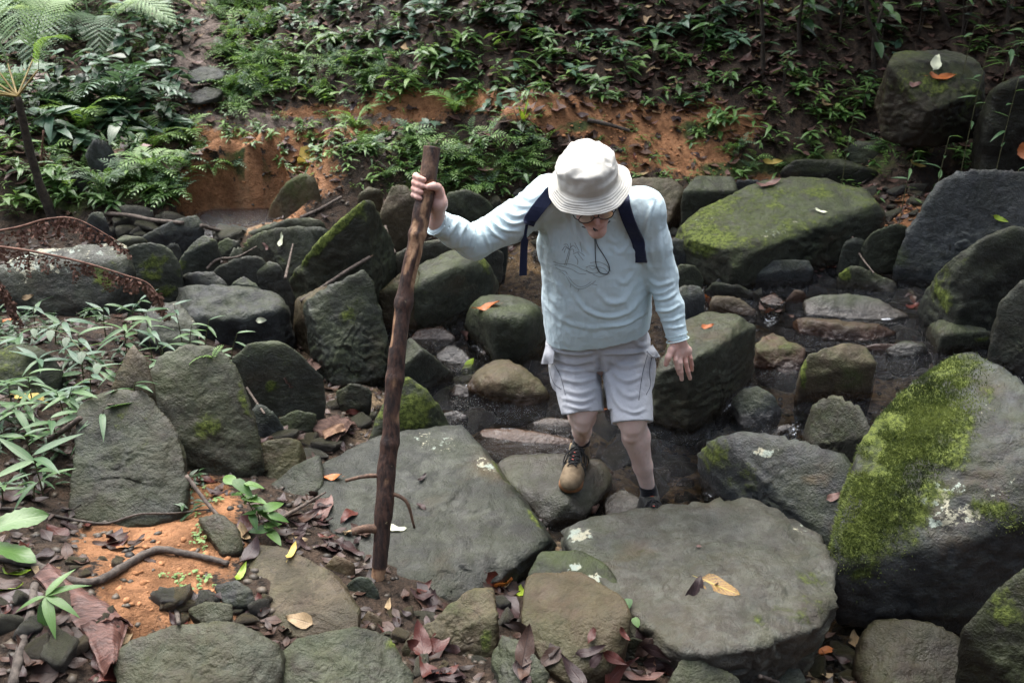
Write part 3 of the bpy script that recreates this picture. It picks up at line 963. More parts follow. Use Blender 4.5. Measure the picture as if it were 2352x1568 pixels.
rock('boulder', 'dark mossy triangular block standing on the orange soil at left',
     [(186, 925, .58), (250, 893, .62), (330, 903, .6), (402, 992, .5), (428, 1090, .4), (426, 1172, .32), (350, 1200, .3), (270, 1205, .3), (154, 1182, .33), (165, 1030, .48)], 'd', 6, 24, .7, 4, .3, .26, .4, .06, .3, patches=[('m', 280, 950, 80, 60, .40), ('m', 350, 1010, 60, 60, .3)], group=B)
rock('stone', 'brownish pointed stone between the two big left blocks under the bamboo grass',
     [(255, 890, .58), (285, 820, .68), (312, 792, .72), (340, 830, .68), (352, 900, .58), (330, 940, .5)], 'b', 4, 18, 1.0, 4, 0, .08, .5, .05, .3, group=B, cat='rock')
rock('stone', 'dark brown stone tucked right of the leaning boulder',
     [(598, 1020, .28), (640, 1003, .30), (688, 1008, .28), (702, 1050, .2), (680, 1110, .14), (620, 1118, .14), (596, 1070, .2)], 'b', 5, 16, .7, 3, 0, .06, .6, 0, .25, group=B, cat='rock')
rock('stone', 'dark wet stone at the left edge of the big slab',
     [(610, 1120, .18), (690, 1060, .24), (735, 1045, .25), (742, 1110, .2), (700, 1170, .12), (640, 1200, .12), (612, 1170, .14)], 'd', 5, 18, .7, 3, 0, .05, .6, 0, .2, group=B, cat='rock')
rock('stone', 'grey stone in the gap under the mossy tilted block',
     [(571, 950, .26), (590, 925, .3), (632, 947, .27), (660, 998, .16), (640, 1010, .12), (584, 1008, .16)], 's', 4, 18, .7, 3, 0, .05, .5, .03, .1, group=B, cat='rock')
rock('boulder', 'tilted pale green block with a strip of bark on its corner',
     [(534, 824, .44), (571, 789, .50), (632, 781, .50), (660, 796, .48), (700, 824, .42), (742, 868, .32), (730, 888, .26), (662, 932, .18), (605, 892, .28), (534, 845, .36)], 'l', 5, 24, .7, 4, 0, .32, .9, .10, .1, patches=[('m', 640, 820, 50, 24, .4, 30), ('m', 625, 890, 20, 20, .8), ('l', 575, 830, 20, 30, .6)], group=B)
rock('boulder', 'flat oval pale stone in the foreground with a brown leaf near its tip',
     [(553, 1295, .30), (580, 1253, .32), (650, 1258, .32), (720, 1292, .32), (768, 1325, .31), (822, 1400, .29), (818, 1450, .26), (760, 1470, .24), (662, 1458, .24), (600, 1392, .26)], 'b', 6, 20, .5, 3, 0, .02, .45, .02, .25, group=B)
rock('boulder', 'wide dark olive boulder cut off by the bottom left of the picture',
     [(253, 1525, .38), (300, 1470, .41), (400, 1434, .43), (530, 1426, .43), (622, 1458, .42), (660, 1505, .38), (640, 1590, .32), (450, 1680, .3), (290, 1660, .3)], 'g', 6, 14, .8, 4, 0, .12, .4, .02, .35, patches=[('m', 370, 1520, 90, 40, .25)], group=B)
rock('boulder', 'angular grey green boulder at the bottom edge left of the stick foot',
     [(633, 1515, .34), (680, 1470, .37), (760, 1452, .38), (822, 1444, .38), (895, 1460, .36), (945, 1535, .30), (945, 1620, .28), (800, 1680, .28), (650, 1640, .28)], 'g', 6, 22, .9, 5, .6, .16, .4, .02, .2, patches=[('m', 900, 1490, 30, 40, .6)], group=B)
rock('boulder', 'ridged brown and olive boulder at the bottom centre, scalloped on its face',
     [(925, 1482, .22), (1000, 1415, .28), (1085, 1348, .33), (1128, 1345, .33), (1142, 1420, .30), (1132, 1505, .2), (1080, 1535, .16), (1000, 1545, .16), (932, 1512, .18)], 'b', 6, 20, 1.1, 5, 0, .10, .7, .02, .3, patches=[('m', 1120, 1470, 20, 30, .7), ('a', 1050, 1380, 50, 40, 1)], group=B)
rock('boulder', 'smooth brown trapezoid boulder in the centre foreground',
     [(1214, 1316, .34), (1330, 1318, .36), (1422, 1362, .36), (1448, 1412, .35), (1432, 1485, .28), (1390, 1545, .22), (1310, 1565, .22), (1258, 1532, .24), (1200, 1425, .30)], 'b', 6, 20, .5, 3, 0, .03, .45, .02, .35, group=B)
rock('stone', 'green tinged stone with white lichen rosettes behind the brown trapezoid boulder',
     [(1212, 1318, .2), (1240, 1268, .25), (1330, 1262, .26), (1395, 1298, .25), (1440, 1375, .22), (1330, 1370, .22), (1220, 1350, .2)], 'd', 5, 16, .6, 3, 0, .12, .8, 0, .1, patches=[('l', 1318, 1300, 20, 13, 1.2), ('l', 1368, 1325, 22, 16, 1.2)], group=B, cat='rock')
rock('stone', 'split angular stone at the bottom edge between the scalloped and the trapezoid boulders',
     [(1155, 1455, .34), (1202, 1470, .36), (1255, 1535, .33), (1248, 1590, .28), (1165, 1600, .27), (1126, 1515, .28)], 'l', 5, 28, 1.1, 6, 1.2, .03, .5, .05, .3, group=B, cat='rock')
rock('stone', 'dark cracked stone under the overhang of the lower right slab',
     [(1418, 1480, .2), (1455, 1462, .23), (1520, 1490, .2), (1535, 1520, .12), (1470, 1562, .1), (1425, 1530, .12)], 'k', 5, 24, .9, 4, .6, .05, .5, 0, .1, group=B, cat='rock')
rock('stone', 'pale stone at the bottom edge right of centre',
     [(1530, 1580, .18), (1565, 1512, .24), (1620, 1512, .24), (1700, 1560, .2), (1690, 1620, .14), (1560, 1640, .14)], 'l', 5, 18, .8, 3, 0, .03, .5, .05, .2, group=B, cat='rock')
rock('stone', 'flat grey stone lying beside the bottom right puddle',
     [(1720, 1560, .06), (1760, 1535, .09), (1840, 1535, .09), (1850, 1568, .06), (1800, 1600, .03), (1730, 1600, .03)], 's', 4, 22, .6, 3, 0, .02, .4, .02, .1, group=B, cat='rock')
rock('boulder', 'low wet boulder, painted dark for shade, under the mossy giant at the bottom right',
     [(1965, 1470, .0), (2000, 1415, .06), (2080, 1410, .1), (2190, 1440, .1), (2250, 1540, .02), (2200, 1640, -.05), (2020, 1640, -.06), (1960, 1540, -.06)], 'k', 5, 12, .9, 3, 0, .0, .3, 0, .15, group=B)  # stone tone darkened to stand for the shade under the giant
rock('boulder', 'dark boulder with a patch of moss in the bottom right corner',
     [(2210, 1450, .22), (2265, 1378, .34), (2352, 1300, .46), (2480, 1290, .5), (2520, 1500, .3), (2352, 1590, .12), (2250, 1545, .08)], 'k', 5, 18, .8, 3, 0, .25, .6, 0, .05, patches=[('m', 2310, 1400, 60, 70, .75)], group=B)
rock('stone', 'dark egg shaped stone at the foot of the walking stick',
     [(797, 1345, .22), (820, 1322, .26), (850, 1325, .26), (872, 1360, .22), (862, 1400, .16), (815, 1392, .16)], 's', 5, 12, .6, 2, 0, .05, .6, 0, .05, group=B, cat='rock')
rock('stone', 'tan pebble beside the foot of the walking stick',
     [(828, 1428, .2), (845, 1398, .24), (875, 1420, .22), (880, 1452, .18), (848, 1460, .17)], 'b', 4, 14, .6, 2, 0, .03, .3, 0, .4, group=B, cat='rock')
rock('stone', 'rusty orange stone left of the walking stick foot',
     [(745, 1298, .22), (770, 1272, .25), (812, 1290, .24), (818, 1318, .2), (775, 1330, .18)], 'b', 4, 12, .7, 2, 0, .06, .5, 0, .8, group=B, cat='rock')
rock('stone', 'flat wet stone that carries the man\'s right hiking shoe',
     [(1145, 1065, .05), (1170, 1045, .07), (1285, 1044, .085), (1390, 1066, .075), (1402, 1100, .03), (1335, 1190, .0), (1325, 1212, -.05), (1240, 1215, -.05), (1188, 1135, .02), (1300, 1150, .065)], 'p', 5, 26, .45, 4, .5, .0, .5, .02, .3, wet=.3, group=B, cat='rock')
rock('stone', 'rusty brown slab just under the water in front of the long stream bend',
     [(1065, 1020, -.03), (1110, 985, .0), (1200, 985, .012), (1320, 1010, -.02), (1310, 1040, -.06), (1190, 1050, -.06), (1090, 1045, -.06)], 'r', 4, 14, .5, 3, 0, .0, .1, .0, .8, wet=.6, group=B, cat='rock')
rock('stone', 'purple brown flat wet stone left of the round green boulder',
     [(935, 780, .02), (960, 755, .06), (1020, 750, .07), (1045, 772, .04), (1030, 792, .0), (950, 798, -.01)], 'r', 4, 16, .9, 3, .5, .0, .2, 0, .2, wet=.7, group=B, cat='rock')
rock('stone', 'small jagged wet stone in the rapid between the pyramid and round boulders',
     [(1000, 815, .02), (1030, 790, .07), (1062, 800, .06), (1090, 840, .0), (1030, 850, -.02)], 's', 4, 22, 1.2, 4, 0, .0, .3, 0, .2, wet=.7, group=B, cat='rock')
rock('stone', 'little pale stone at the water edge by the green mound',
     [(1020, 950, .0), (1045, 940, .025), (1075, 955, .01), (1070, 975, -.03), (1025, 972, -.03)], 'p', 4, 14, .6, 2, 0, 0, .2, 0, .2, wet=.3, group=B, cat='rock')
# ---- behind, right
rock('boulder', 'broad flat boulder carpeted with moss behind the man at the right',
     [(1553, 535, .36), (1600, 490, .46), (1700, 435, .56), (1780, 411, .60), (1900, 411, .60), (1965, 426, .58), (2018, 468, .52), (2026, 490, .46), (1880, 527, .42), (1700, 562, .38), (1650, 582, .34), (1575, 562, .34), (2026, 522, .3), (1950, 568, .2), (1830, 600, .12), (1690, 612, .12), (1600, 596, .16)],
     'g', 6, 26, .6, 4, .5, .55, .9, .10, .15, patches=[('m', 1620, 545, 90, 50, .85), ('m', 1740, 500, 160, 50, .5, -20), ('m', 1850, 440, 180, 40, .5), ('l', 1630, 500, 70, 26, .8, -20), ('l', 1780, 530, 70, 20, .6, -20)], group=B)
rock('boulder', 'dark fronted square block behind the left end of the mossy flat boulder',
     [(1570, 440, .52), (1600, 404, .58), (1685, 408, .58), (1695, 440, .52), (1690, 452, .44), (1580, 492, .3), (1660, 492, .3)], 'g', 5, 26, .7, 4, 0, .12, .7, .02, .1, group=B)
rock('stone', 'small dark brick shaped stone behind the mossy flat boulder',
     [(1690, 418, .5), (1692, 412, .52), (1745, 412, .52), (1745, 440, .42), (1695, 442, .42)], 's', 4, 28, .5, 2, 0, .03, .5, 0, .1, group=B, cat='rock')
rock('boulder', 'big smooth blue grey boulder at the right edge, cracked down its face',
     [(2046, 590, .30), (2090, 520, .5), (2150, 420, .76), (2200, 396, .84), (2320, 388, .88), (2420, 400, .86), (2450, 560, .5), (2250, 640, .2), (2130, 668, .12), (2070, 640, .16)], 's', 6, 18, .9, 4, 0, .03, .25, .02, .08, patches=[('a', 2060, 600, 30, 40, .8)], group=B)
rock('boulder', 'dark boulder with mossy left face before the cracked blue grey boulder',
     [(2132, 662, .34), (2180, 602, .56), (2250, 560, .68), (2352, 522, .76), (2450, 520, .76), (2460, 700, .3), (2352, 720, .15), (2280, 757, .08), (2240, 752, .08), (2145, 695, .15), (2200, 640, .5)], 'd', 6, 22, .8, 4, .4, .06, .5, .02, .1, patches=[('m', 2165, 660, 30, 60, .95), ('m', 2230, 590, 60, 20, .3)], group=B)
rock('boulder', 'rough black boulder cut off by the right edge above the mossy giant',
     [(2280, 780, .25), (2300, 690, .46), (2352, 644, .58), (2440, 640, .6), (2460, 860, .15), (2350, 870, .08), (2310, 850, .08)], 'd', 5, 14, 1.3, 5, 0, .10, .5, .05, .1, group=B)
rock('boulder', 'grey green faceted boulder between the black one and the stream',
     [(2136, 745, .18), (2170, 727, .25), (2200, 735, .26), (2277, 762, .22), (2284, 822, .05), (2200, 830, .02), (2150, 818, .03), (2165, 770, .22)], 'g', 5, 22, .8, 4, 0, .10, .7, .02, .1, patches=[('m', 2195, 800, 12, 40, .8, -15), ('m', 2260, 780, 30, 12, .5)], group=B)
rock('boulder', 'dark slab lying in the shadow under the mossy flat boulder',
     [(1646, 640, .16), (1750, 600, .26), (1857, 597, .27), (1868, 618, .22), (1846, 672, .06), (1743, 670, .05), (1660, 662, .06)], 's', 5, 24, .6, 4, 0, .02, .3, 0, .1, group=B)
rock('stone', 'long flat tapering stone across the stream at right',
     [(1850, 690, .14), (1884, 678, .18), (1960, 678, .18), (2015, 685, .18), (2088, 724, .12), (2034, 742, .09), (1940, 738, .07), (1856, 722, .09)], 'p', 5, 18, .6, 3, 0, .05, .5, .02, .2, group=B, cat='rock')
rock('stone', 'wavy brown slab in the stream below the tapering stone',
     [(1828, 728, .14), (1860, 735, .16), (1965, 754, .15), (2019, 742, .16), (2062, 768, .10), (1998, 795, .07), (1915, 790, .06), (1840, 765, .08)], 'r', 5, 12, 1.2, 3, 0, .02, .4, 0, .4, group=B, cat='rock', wet=.3)
rock('stone', 'reddish wet stone left of the mossy giant\'s peak',
     [(1980, 795, .10), (2010, 788, .13), (2085, 790, .12), (2148, 825, .05), (2110, 850, .0), (2010, 845, .0)], 'r', 5, 12, .8, 3, .6, .0, .2, 0, .5, wet=.55, group=B, cat='rock')
rock('stone', 'small reddish stone between the dark slab and the tapering stone',
     [(1805, 690, .10), (1825, 665, .17), (1845, 668, .17), (1856, 690, .1), (1830, 705, .06)], 'r', 4, 18, .8, 3, 0, .0, .2, 0, .4, wet=.2, group=B, cat='rock')
rock('stone', 'angular stone with green left end before the cracked boulder',
     [(1929, 625, .22), (1955, 609, .27), (1975, 612, .27), (2060, 650, .18), (2048, 684, .1), (1960, 676, .08), (1935, 655, .12)], 'g', 5, 22, .8, 4, 0, .1, .6, 0, .15, patches=[('m', 1940, 635, 16, 30, .9)], group=B, cat='rock')
rock('stone', 'dark upright stone in the crevice right of the mossy flat boulder',
     [(1928, 600, .24), (1940, 550, .38), (1970, 538, .42), (1992, 560, .36), (1990, 610, .2), (1950, 625, .14)], 'd', 4, 20, .7, 3, 0, .05, .4, 0, .05, group=B, cat='rock')
rock('boulder', 'olive topped stone wedged between the mossy flat boulder and the cracked one',
     [(1978, 560, .36), (2000, 535, .44), (2055, 514, .50), (2088, 520, .48), (2070, 570, .32), (2000, 585, .26)], 'g', 5, 20, .7, 3, 0, .18, .8, .02, .1, group=B)
rock('stone', 'dark rounded stone near the waterline right of the man\'s sleeve',
     [(1618, 665, .12), (1640, 648, .18), (1690, 650, .18), (1735, 672, .12), (1715, 690, .05), (1640, 688, .05)], 'd', 4, 12, .8, 3, 0, .08, .6, 0, .1, group=B, cat='rock')
rock('stone', 'flat brown angular stone with a curled leaf beside it right of the man\'s sleeve',
     [(1632, 695, .12), (1640, 675, .16), (1700, 684, .16), (1735, 712, .1), (1740, 735, .05), (1660, 720, .06)], 'b', 4, 26, .7, 4, 0, .03, .4, 0, .3, group=B, cat='rock')
rock('boulder', 'smooth grey boulder just behind the man\'s forearm',
     [(1535, 690, .30), (1560, 655, .36), (1605, 652, .36), (1622, 680, .30), (1612, 720, .15), (1560, 745, .1), (1535, 730, .15)], 's', 4, 12, .7, 2, 0, .05, .5, .02, .1, group=B)
rock('stone', 'flat grey stone behind the man\'s elbow at right',
     [(1530, 560, .34), (1548, 545, .36), (1575, 552, .34), (1580, 590, .24), (1548, 605, .2), (1532, 595, .22)], 's', 4, 24, .5, 3, 0, .05, .5, .02, .1, group=B, cat='rock')
rock('stone', 'rounded green stone behind the man\'s elbow above the waterline',
     [(1540, 640, .2), (1560, 606, .28), (1600, 610, .27), (1616, 640, .18), (1590, 660, .12), (1550, 660, .12)], 'g', 4, 14, .8, 3, 0, .08, .6, .02, .1, group=B, cat='rock')
rock('boulder', 'low brown sandstone shelf behind the man\'s left shoulder',
     [(1440, 420, .46), (1480, 404, .52), (1540, 408, .52), (1572, 430, .48), (1570, 470, .36), (1530, 520, .25), (1460, 500, .28)], 'b', 5, 16, .8, 3, 0, .1, .5, .12, .4, patches=[('l', 1530, 470, 40, 20, .6)], group=B)
rock('boulder', 'squared brown block behind the walking stick at the foot of the fern bank',
     [(868, 500, .52), (900, 430, .68), (932, 426, .68), (952, 455, .62), (955, 540, .28), (900, 550, .28), (880, 530, .34)], 'b', 5, 24, .7, 4, 0, .10, .6, .05, .3, group=B)
rock('boulder', 'moss topped boulder behind the man\'s raised forearm',
     [(1005, 480, .48), (1030, 442, .58), (1070, 434, .6), (1118, 455, .54), (1140, 490, .44), (1090, 500, .34), (1030, 505, .32)], 'g', 5, 22, .7, 4, 0, .5, .9, .03, .1, group=B)
rock('boulder', 'flat layered stone behind the man\'s elbow, above the long dark block',
     [(895, 610, .3), (900, 585, .36), (970, 555, .44), (1030, 548, .44), (1110, 560, .4), (1160, 580, .32), (1120, 605, .24), (960, 625, .22)], 'l', 5, 20, .7, 3, .6, .1, .6, .06, .15, group=B)
rock('stone', 'dark stone under the man\'s raised elbow beside the sandy pool',
     [(1090, 570, .32), (1120, 545, .38), (1165, 550, .36), (1165, 590, .2), (1120, 615, .14), (1095, 600, .2)], 'd', 4, 18, .7, 3, 0, .1, .5, 0, .05, group=B, cat='rock')
rock('boulder', 'green washed boulder sunk in the orange bank beside the small pool',
     [(605, 515, .22), (615, 470, .40), (660, 415, .60), (695, 390, .68), (728, 398, .67), (738, 440, .55), (720, 480, .4), (650, 520, .24)], 'b', 5, 12, .7, 3, 0, .25, .95, .02, .55, patches=[('a', 690, 430, 50, 60, 1.2), ('t', 630, 490, 40, 30, .9)], group=B)
rock('stone', 'dark round stone at the foot of the far bank left of the branch',
     [(195, 520, .42), (205, 490, .50), (235, 485, .5), (248, 510, .44), (235, 540, .34), (205, 542, .34)], 's', 4, 12, .7, 2, 0, .05, .6, 0, .1, group=B, cat='rock')
rock('stone', 'pale stone on the fern bank left of the path',
     [(195, 350, .66), (215, 315, .78), (245, 318, .78), (262, 345, .7), (240, 370, .6), (205, 372, .6)], 's', 4, 12, .8, 3, 0, .15, .7, .03, .1, group=B, cat='rock')
rock('stone', 'grey stone low in the ferns left of the orange bank',
     [(160, 410, .56), (175, 385, .64), (205, 388, .62), (212, 412, .55), (180, 428, .5)], 's', 4, 12, .8, 3, 0, .12, .7, .03, .1, group=B, cat='rock')
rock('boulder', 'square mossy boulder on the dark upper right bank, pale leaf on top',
     [(2042, 142, 1.26), (2062, 122, 1.27), (2190, 120, 1.26), (2262, 150, 1.22), (2262, 200, 1.09), (2130, 262, .95), (2085, 200, 1.11), (2130, 322, .74), (2060, 250, .93), (2260, 300, .76)], 'k', 6, 24, .7, 3, .3, sink=.02, back=.4, moss=.55 if True else 0, algae=.8, lichen=.0, tint=.2, patches=[('m', 2150, 220, 140, 90, .5), ('m', 2080, 160, 60, 60, .35)], group=B)  # canopy shade put into the dark stone tone
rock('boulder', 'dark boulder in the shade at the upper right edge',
     [(2262, 230, 1.05), (2290, 190, 1.2), (2352, 170, 1.26), (2450, 180, 1.25), (2450, 330, .7), (2300, 330, .64)], 'k', 5, 16, .8, 3, 0, .2, .6, .0, .05, group=B)  # tone kept near black in place of canopy shade
rock('stone', 'flat stone step lying across the path in the upper left',
     [(x, y, ground_px(x, y) + .035) for x, y in [(430, 165), (470, 150), (520, 160), (515, 178), (460, 190), (432, 182)]], 's', 4, 20, .6, 3, 0, .03, .4, .02, .1, sink=.02, back=0, group='stones on the path', cat='rock')
rock('stone', 'worn stone step lower on the path below the first',
     [(x, y, ground_px(x, y) + .035) for x, y in [(425, 222), (470, 200), (512, 206), (505, 222), (450, 240)]], 's', 4, 20, .6, 3, 0, .03, .4, .02, .2, sink=.02, back=0, group='stones on the path', cat='rock')
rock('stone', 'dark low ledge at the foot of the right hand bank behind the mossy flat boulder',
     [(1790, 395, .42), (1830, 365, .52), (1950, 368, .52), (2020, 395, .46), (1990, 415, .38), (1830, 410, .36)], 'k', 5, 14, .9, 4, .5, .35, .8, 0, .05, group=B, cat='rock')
rock('stone', 'cracked mossy ledge in the bank below the square boulder',
     [(1930, 350, .52), (1970, 322, .62), (2060, 325, .62), (2090, 355, .55), (2050, 375, .48), (1950, 372, .46)], 'd', 4, 16, .9, 4, .5, .35, .8, 0, .1, group=B, cat='rock')
rock('boulder', 'dark mossy hump under the bamboo grass at the left edge', [(-80, 900, .5), (-40, 820, .58), (40, 785, .62), (110, 800, .6), (150, 850, .52), (120, 920, .42), (20, 940, .42)], 'd', 5, 10, .9, 3, 0, .7, .9, 0, .1, group=B)
rock('stone', 'pale lichen crusted stone half hidden in the left thicket', [(310, 760, .42), (350, 700, .48), (410, 690, .48), (450, 740, .42), (455, 790, .34), (370, 800, .34)], 'p', 5, 14, .8, 3, 0, .1, .5, .35, .1, group=B, cat='rock')
rock('stone', 'brown stone in the litter of the lower left corner', [(60, 1440, .42), (110, 1420, .46), (150, 1450, .44), (150, 1500, .38), (90, 1520, .36)], 'b', 4, 14, .8, 3, 0, .05, .5, 0, .4, group=B, cat='rock')
rock('stone', 'dark flat stone between the oval stone and the left block', [(455, 1190, .37), (500, 1175, .40), (545, 1210, .38), (560, 1260, .33), (510, 1275, .33)], 'd', 4, 18, .8, 3, 0, .05, .5, 0, .3, group=B, cat='rock')
rock('stone', 'muddy squared stone by the wide bottom left boulder', [(430, 1400, .35), (470, 1380, .38), (530, 1385, .38), (535, 1420, .35), (470, 1435, .34)], 'g', 4, 24, .8, 3, 0, .03, .6, 0, .4, group=B, cat='rock')
rock('stone', 'grey muddy stone beside the oval stone tip', [(490, 1345, .33), (540, 1330, .36), (575, 1350, .35), (590, 1390, .31), (520, 1390, .31)], 's', 4, 22, .8, 3, 0, .03, .4, 0, .4, group=B, cat='rock')
rock('stone', 'narrow stone wedged between the pale smooth and the long rough boulders', [(530, 650, 0.4), (560, 635, 0.42), (600, 660, 0.38), (590, 690, 0.28), (540, 690, 0.28)], 's', 4, 20, .9, 4, 0, .2, .8, .02, .15, group=B, cat='rock')
rock('stone', 'mossy stone behind the rounded yellow moss boulder', [(250, 560, 0.5), (285, 540, 0.54), (330, 545, 0.54), (345, 565, 0.46), (290, 580, 0.44)], 'g', 4, 20, .9, 4, 0, .2, .8, .02, .15, group=B, cat='rock')
rock('stone', 'grey stone between triangular boulder and craggy boulder', [(690, 660, 0.3), (720, 640, 0.36), (770, 650, 0.34), (765, 690, 0.22), (700, 690, 0.22)], 'd', 4, 20, .9, 4, 0, .2, .8, .02, .15, group=B, cat='rock')
rock('stone', 'flat stone right of the finger shaped boulder', [(500, 560, 0.36), (520, 545, 0.4), (550, 555, 0.38), (545, 580, 0.3), (510, 585, 0.3)], 'l', 4, 20, .9, 4, 0, .2, .8, .02, .15, group=B, cat='rock')
rock('stone', 'dark stone below the craggy boulder by the green mound', [(770, 900, 0.16), (800, 880, 0.22), (850, 890, 0.2), (850, 930, 0.12), (790, 940, 0.1)], 'd', 4, 20, .9, 4, 0, .2, .8, .02, .15, group=B, cat='rock')
rock('stone', 'olive stone left of the hollow under the tilted green block', [(640, 960, 0.2), (680, 940, 0.24), (725, 950, 0.22), (720, 985, 0.15), (660, 995, 0.14)], 'g', 4, 20, .9, 4, 0, .2, .8, .02, .15, group=B, cat='rock')
rock('stone', 'brown stone under the fern bank left of the squared brown block', [(820, 450, 0.6), (845, 430, 0.64), (875, 435, 0.63), (880, 465, 0.52), (835, 475, 0.5)], 'b', 4, 20, .9, 4, 0, .2, .8, .02, .15, group=B, cat='rock')
rock('boulder', 'mossy stone at the right edge of the stream above the mossy giant', [(2040, 800, 0.12), (2075, 780, 0.16), (2130, 790, 0.16), (2140, 830, 0.06), (2070, 845, 0.04)], 'g', 4, 20, .9, 4, 0, .2, .8, .02, .15, group=B, cat='rock')
rock('stone', "greenish stone under shallow water between the man's feet", [(1385, 1150, -0.03), (1430, 1120, 0.0), (1480, 1150, 0.0), (1470, 1195, -0.05), (1400, 1200, -0.05)], 'd', 4, 20, .8, 3, 0, 0, .2, 0, .25, wet=0.6, group=B, cat='rock')
rock('stone', 'rusty wet slab in the stream left of the small block stone', [(1690, 860, 0.02), (1712, 820, 0.06), (1735, 830, 0.05), (1745, 890, 0.0), (1700, 895, -0.01)], 'r', 4, 20, .8, 3, 0, 0, .2, 0, .25, wet=0.5, group=B, cat='rock')
rock('stone', 'reddish flat stone below the dark slab at right', [(1740, 690, 0.08), (1775, 672, 0.12), (1800, 690, 0.1), (1790, 725, 0.05), (1748, 722, 0.05)], 'r', 4, 20, .8, 3, 0, 0, .2, 0, .25, wet=0.5, group=B, cat='rock')
rock('stone', 'long reddish wet stone in front of the wavy slab', [(1760, 800, 0.05), (1800, 780, 0.08), (1835, 790, 0.07), (1845, 815, 0.03), (1780, 822, 0.02)], 'r', 4, 20, .8, 3, 0, 0, .2, 0, .25, wet=0.6, group=B, cat='rock')
rock('stone', 'dark wet stone left of the water worn boulder', [(1030, 905, -0.02), (1050, 880, 0.04), (1075, 890, 0.03), (1080, 925, -0.03), (1040, 930, -0.04)], 'd', 4, 20, .8, 3, 0, 0, .2, 0, .25, wet=0.5, group=B, cat='rock')
rock('stone', 'brown sunken slab behind the right hiking shoe', [(1210, 975, -0.02), (1260, 958, 0.0), (1320, 965, 0.0), (1330, 990, -0.04), (1240, 998, -0.05)], 'b', 4, 20, .8, 3, 0, 0, .2, 0, .25, wet=0.7, group=B, cat='rock')
rock('stone', 'wet stone at the lip of the little cascade', [(1770, 1005, 0.0), (1790, 975, 0.05), (1825, 975, 0.05), (1830, 1010, 0.0), (1800, 1025, -0.02)], 's', 4, 20, .8, 3, 0, 0, .2, 0, .25, wet=0.5, group=B, cat='rock')
rock('stone', 'wet purple stone between round green and water worn boulders', [(1095, 815, 0.0), (1120, 800, 0.04), (1160, 808, 0.03), (1165, 828, -0.01), (1110, 832, -0.02)], 'r', 4, 20, .8, 3, 0, 0, .2, 0, .25, wet=0.6, group=B, cat='rock')
rock('stone', 'brown stone in the stream behind the round blue grey stone', [(1650, 890, 0.01), (1668, 862, 0.05), (1690, 868, 0.05), (1690, 895, 0.0)], 'b', 4, 20, .8, 3, 0, 0, .2, 0, .25, wet=0.4, group=B, cat='rock')
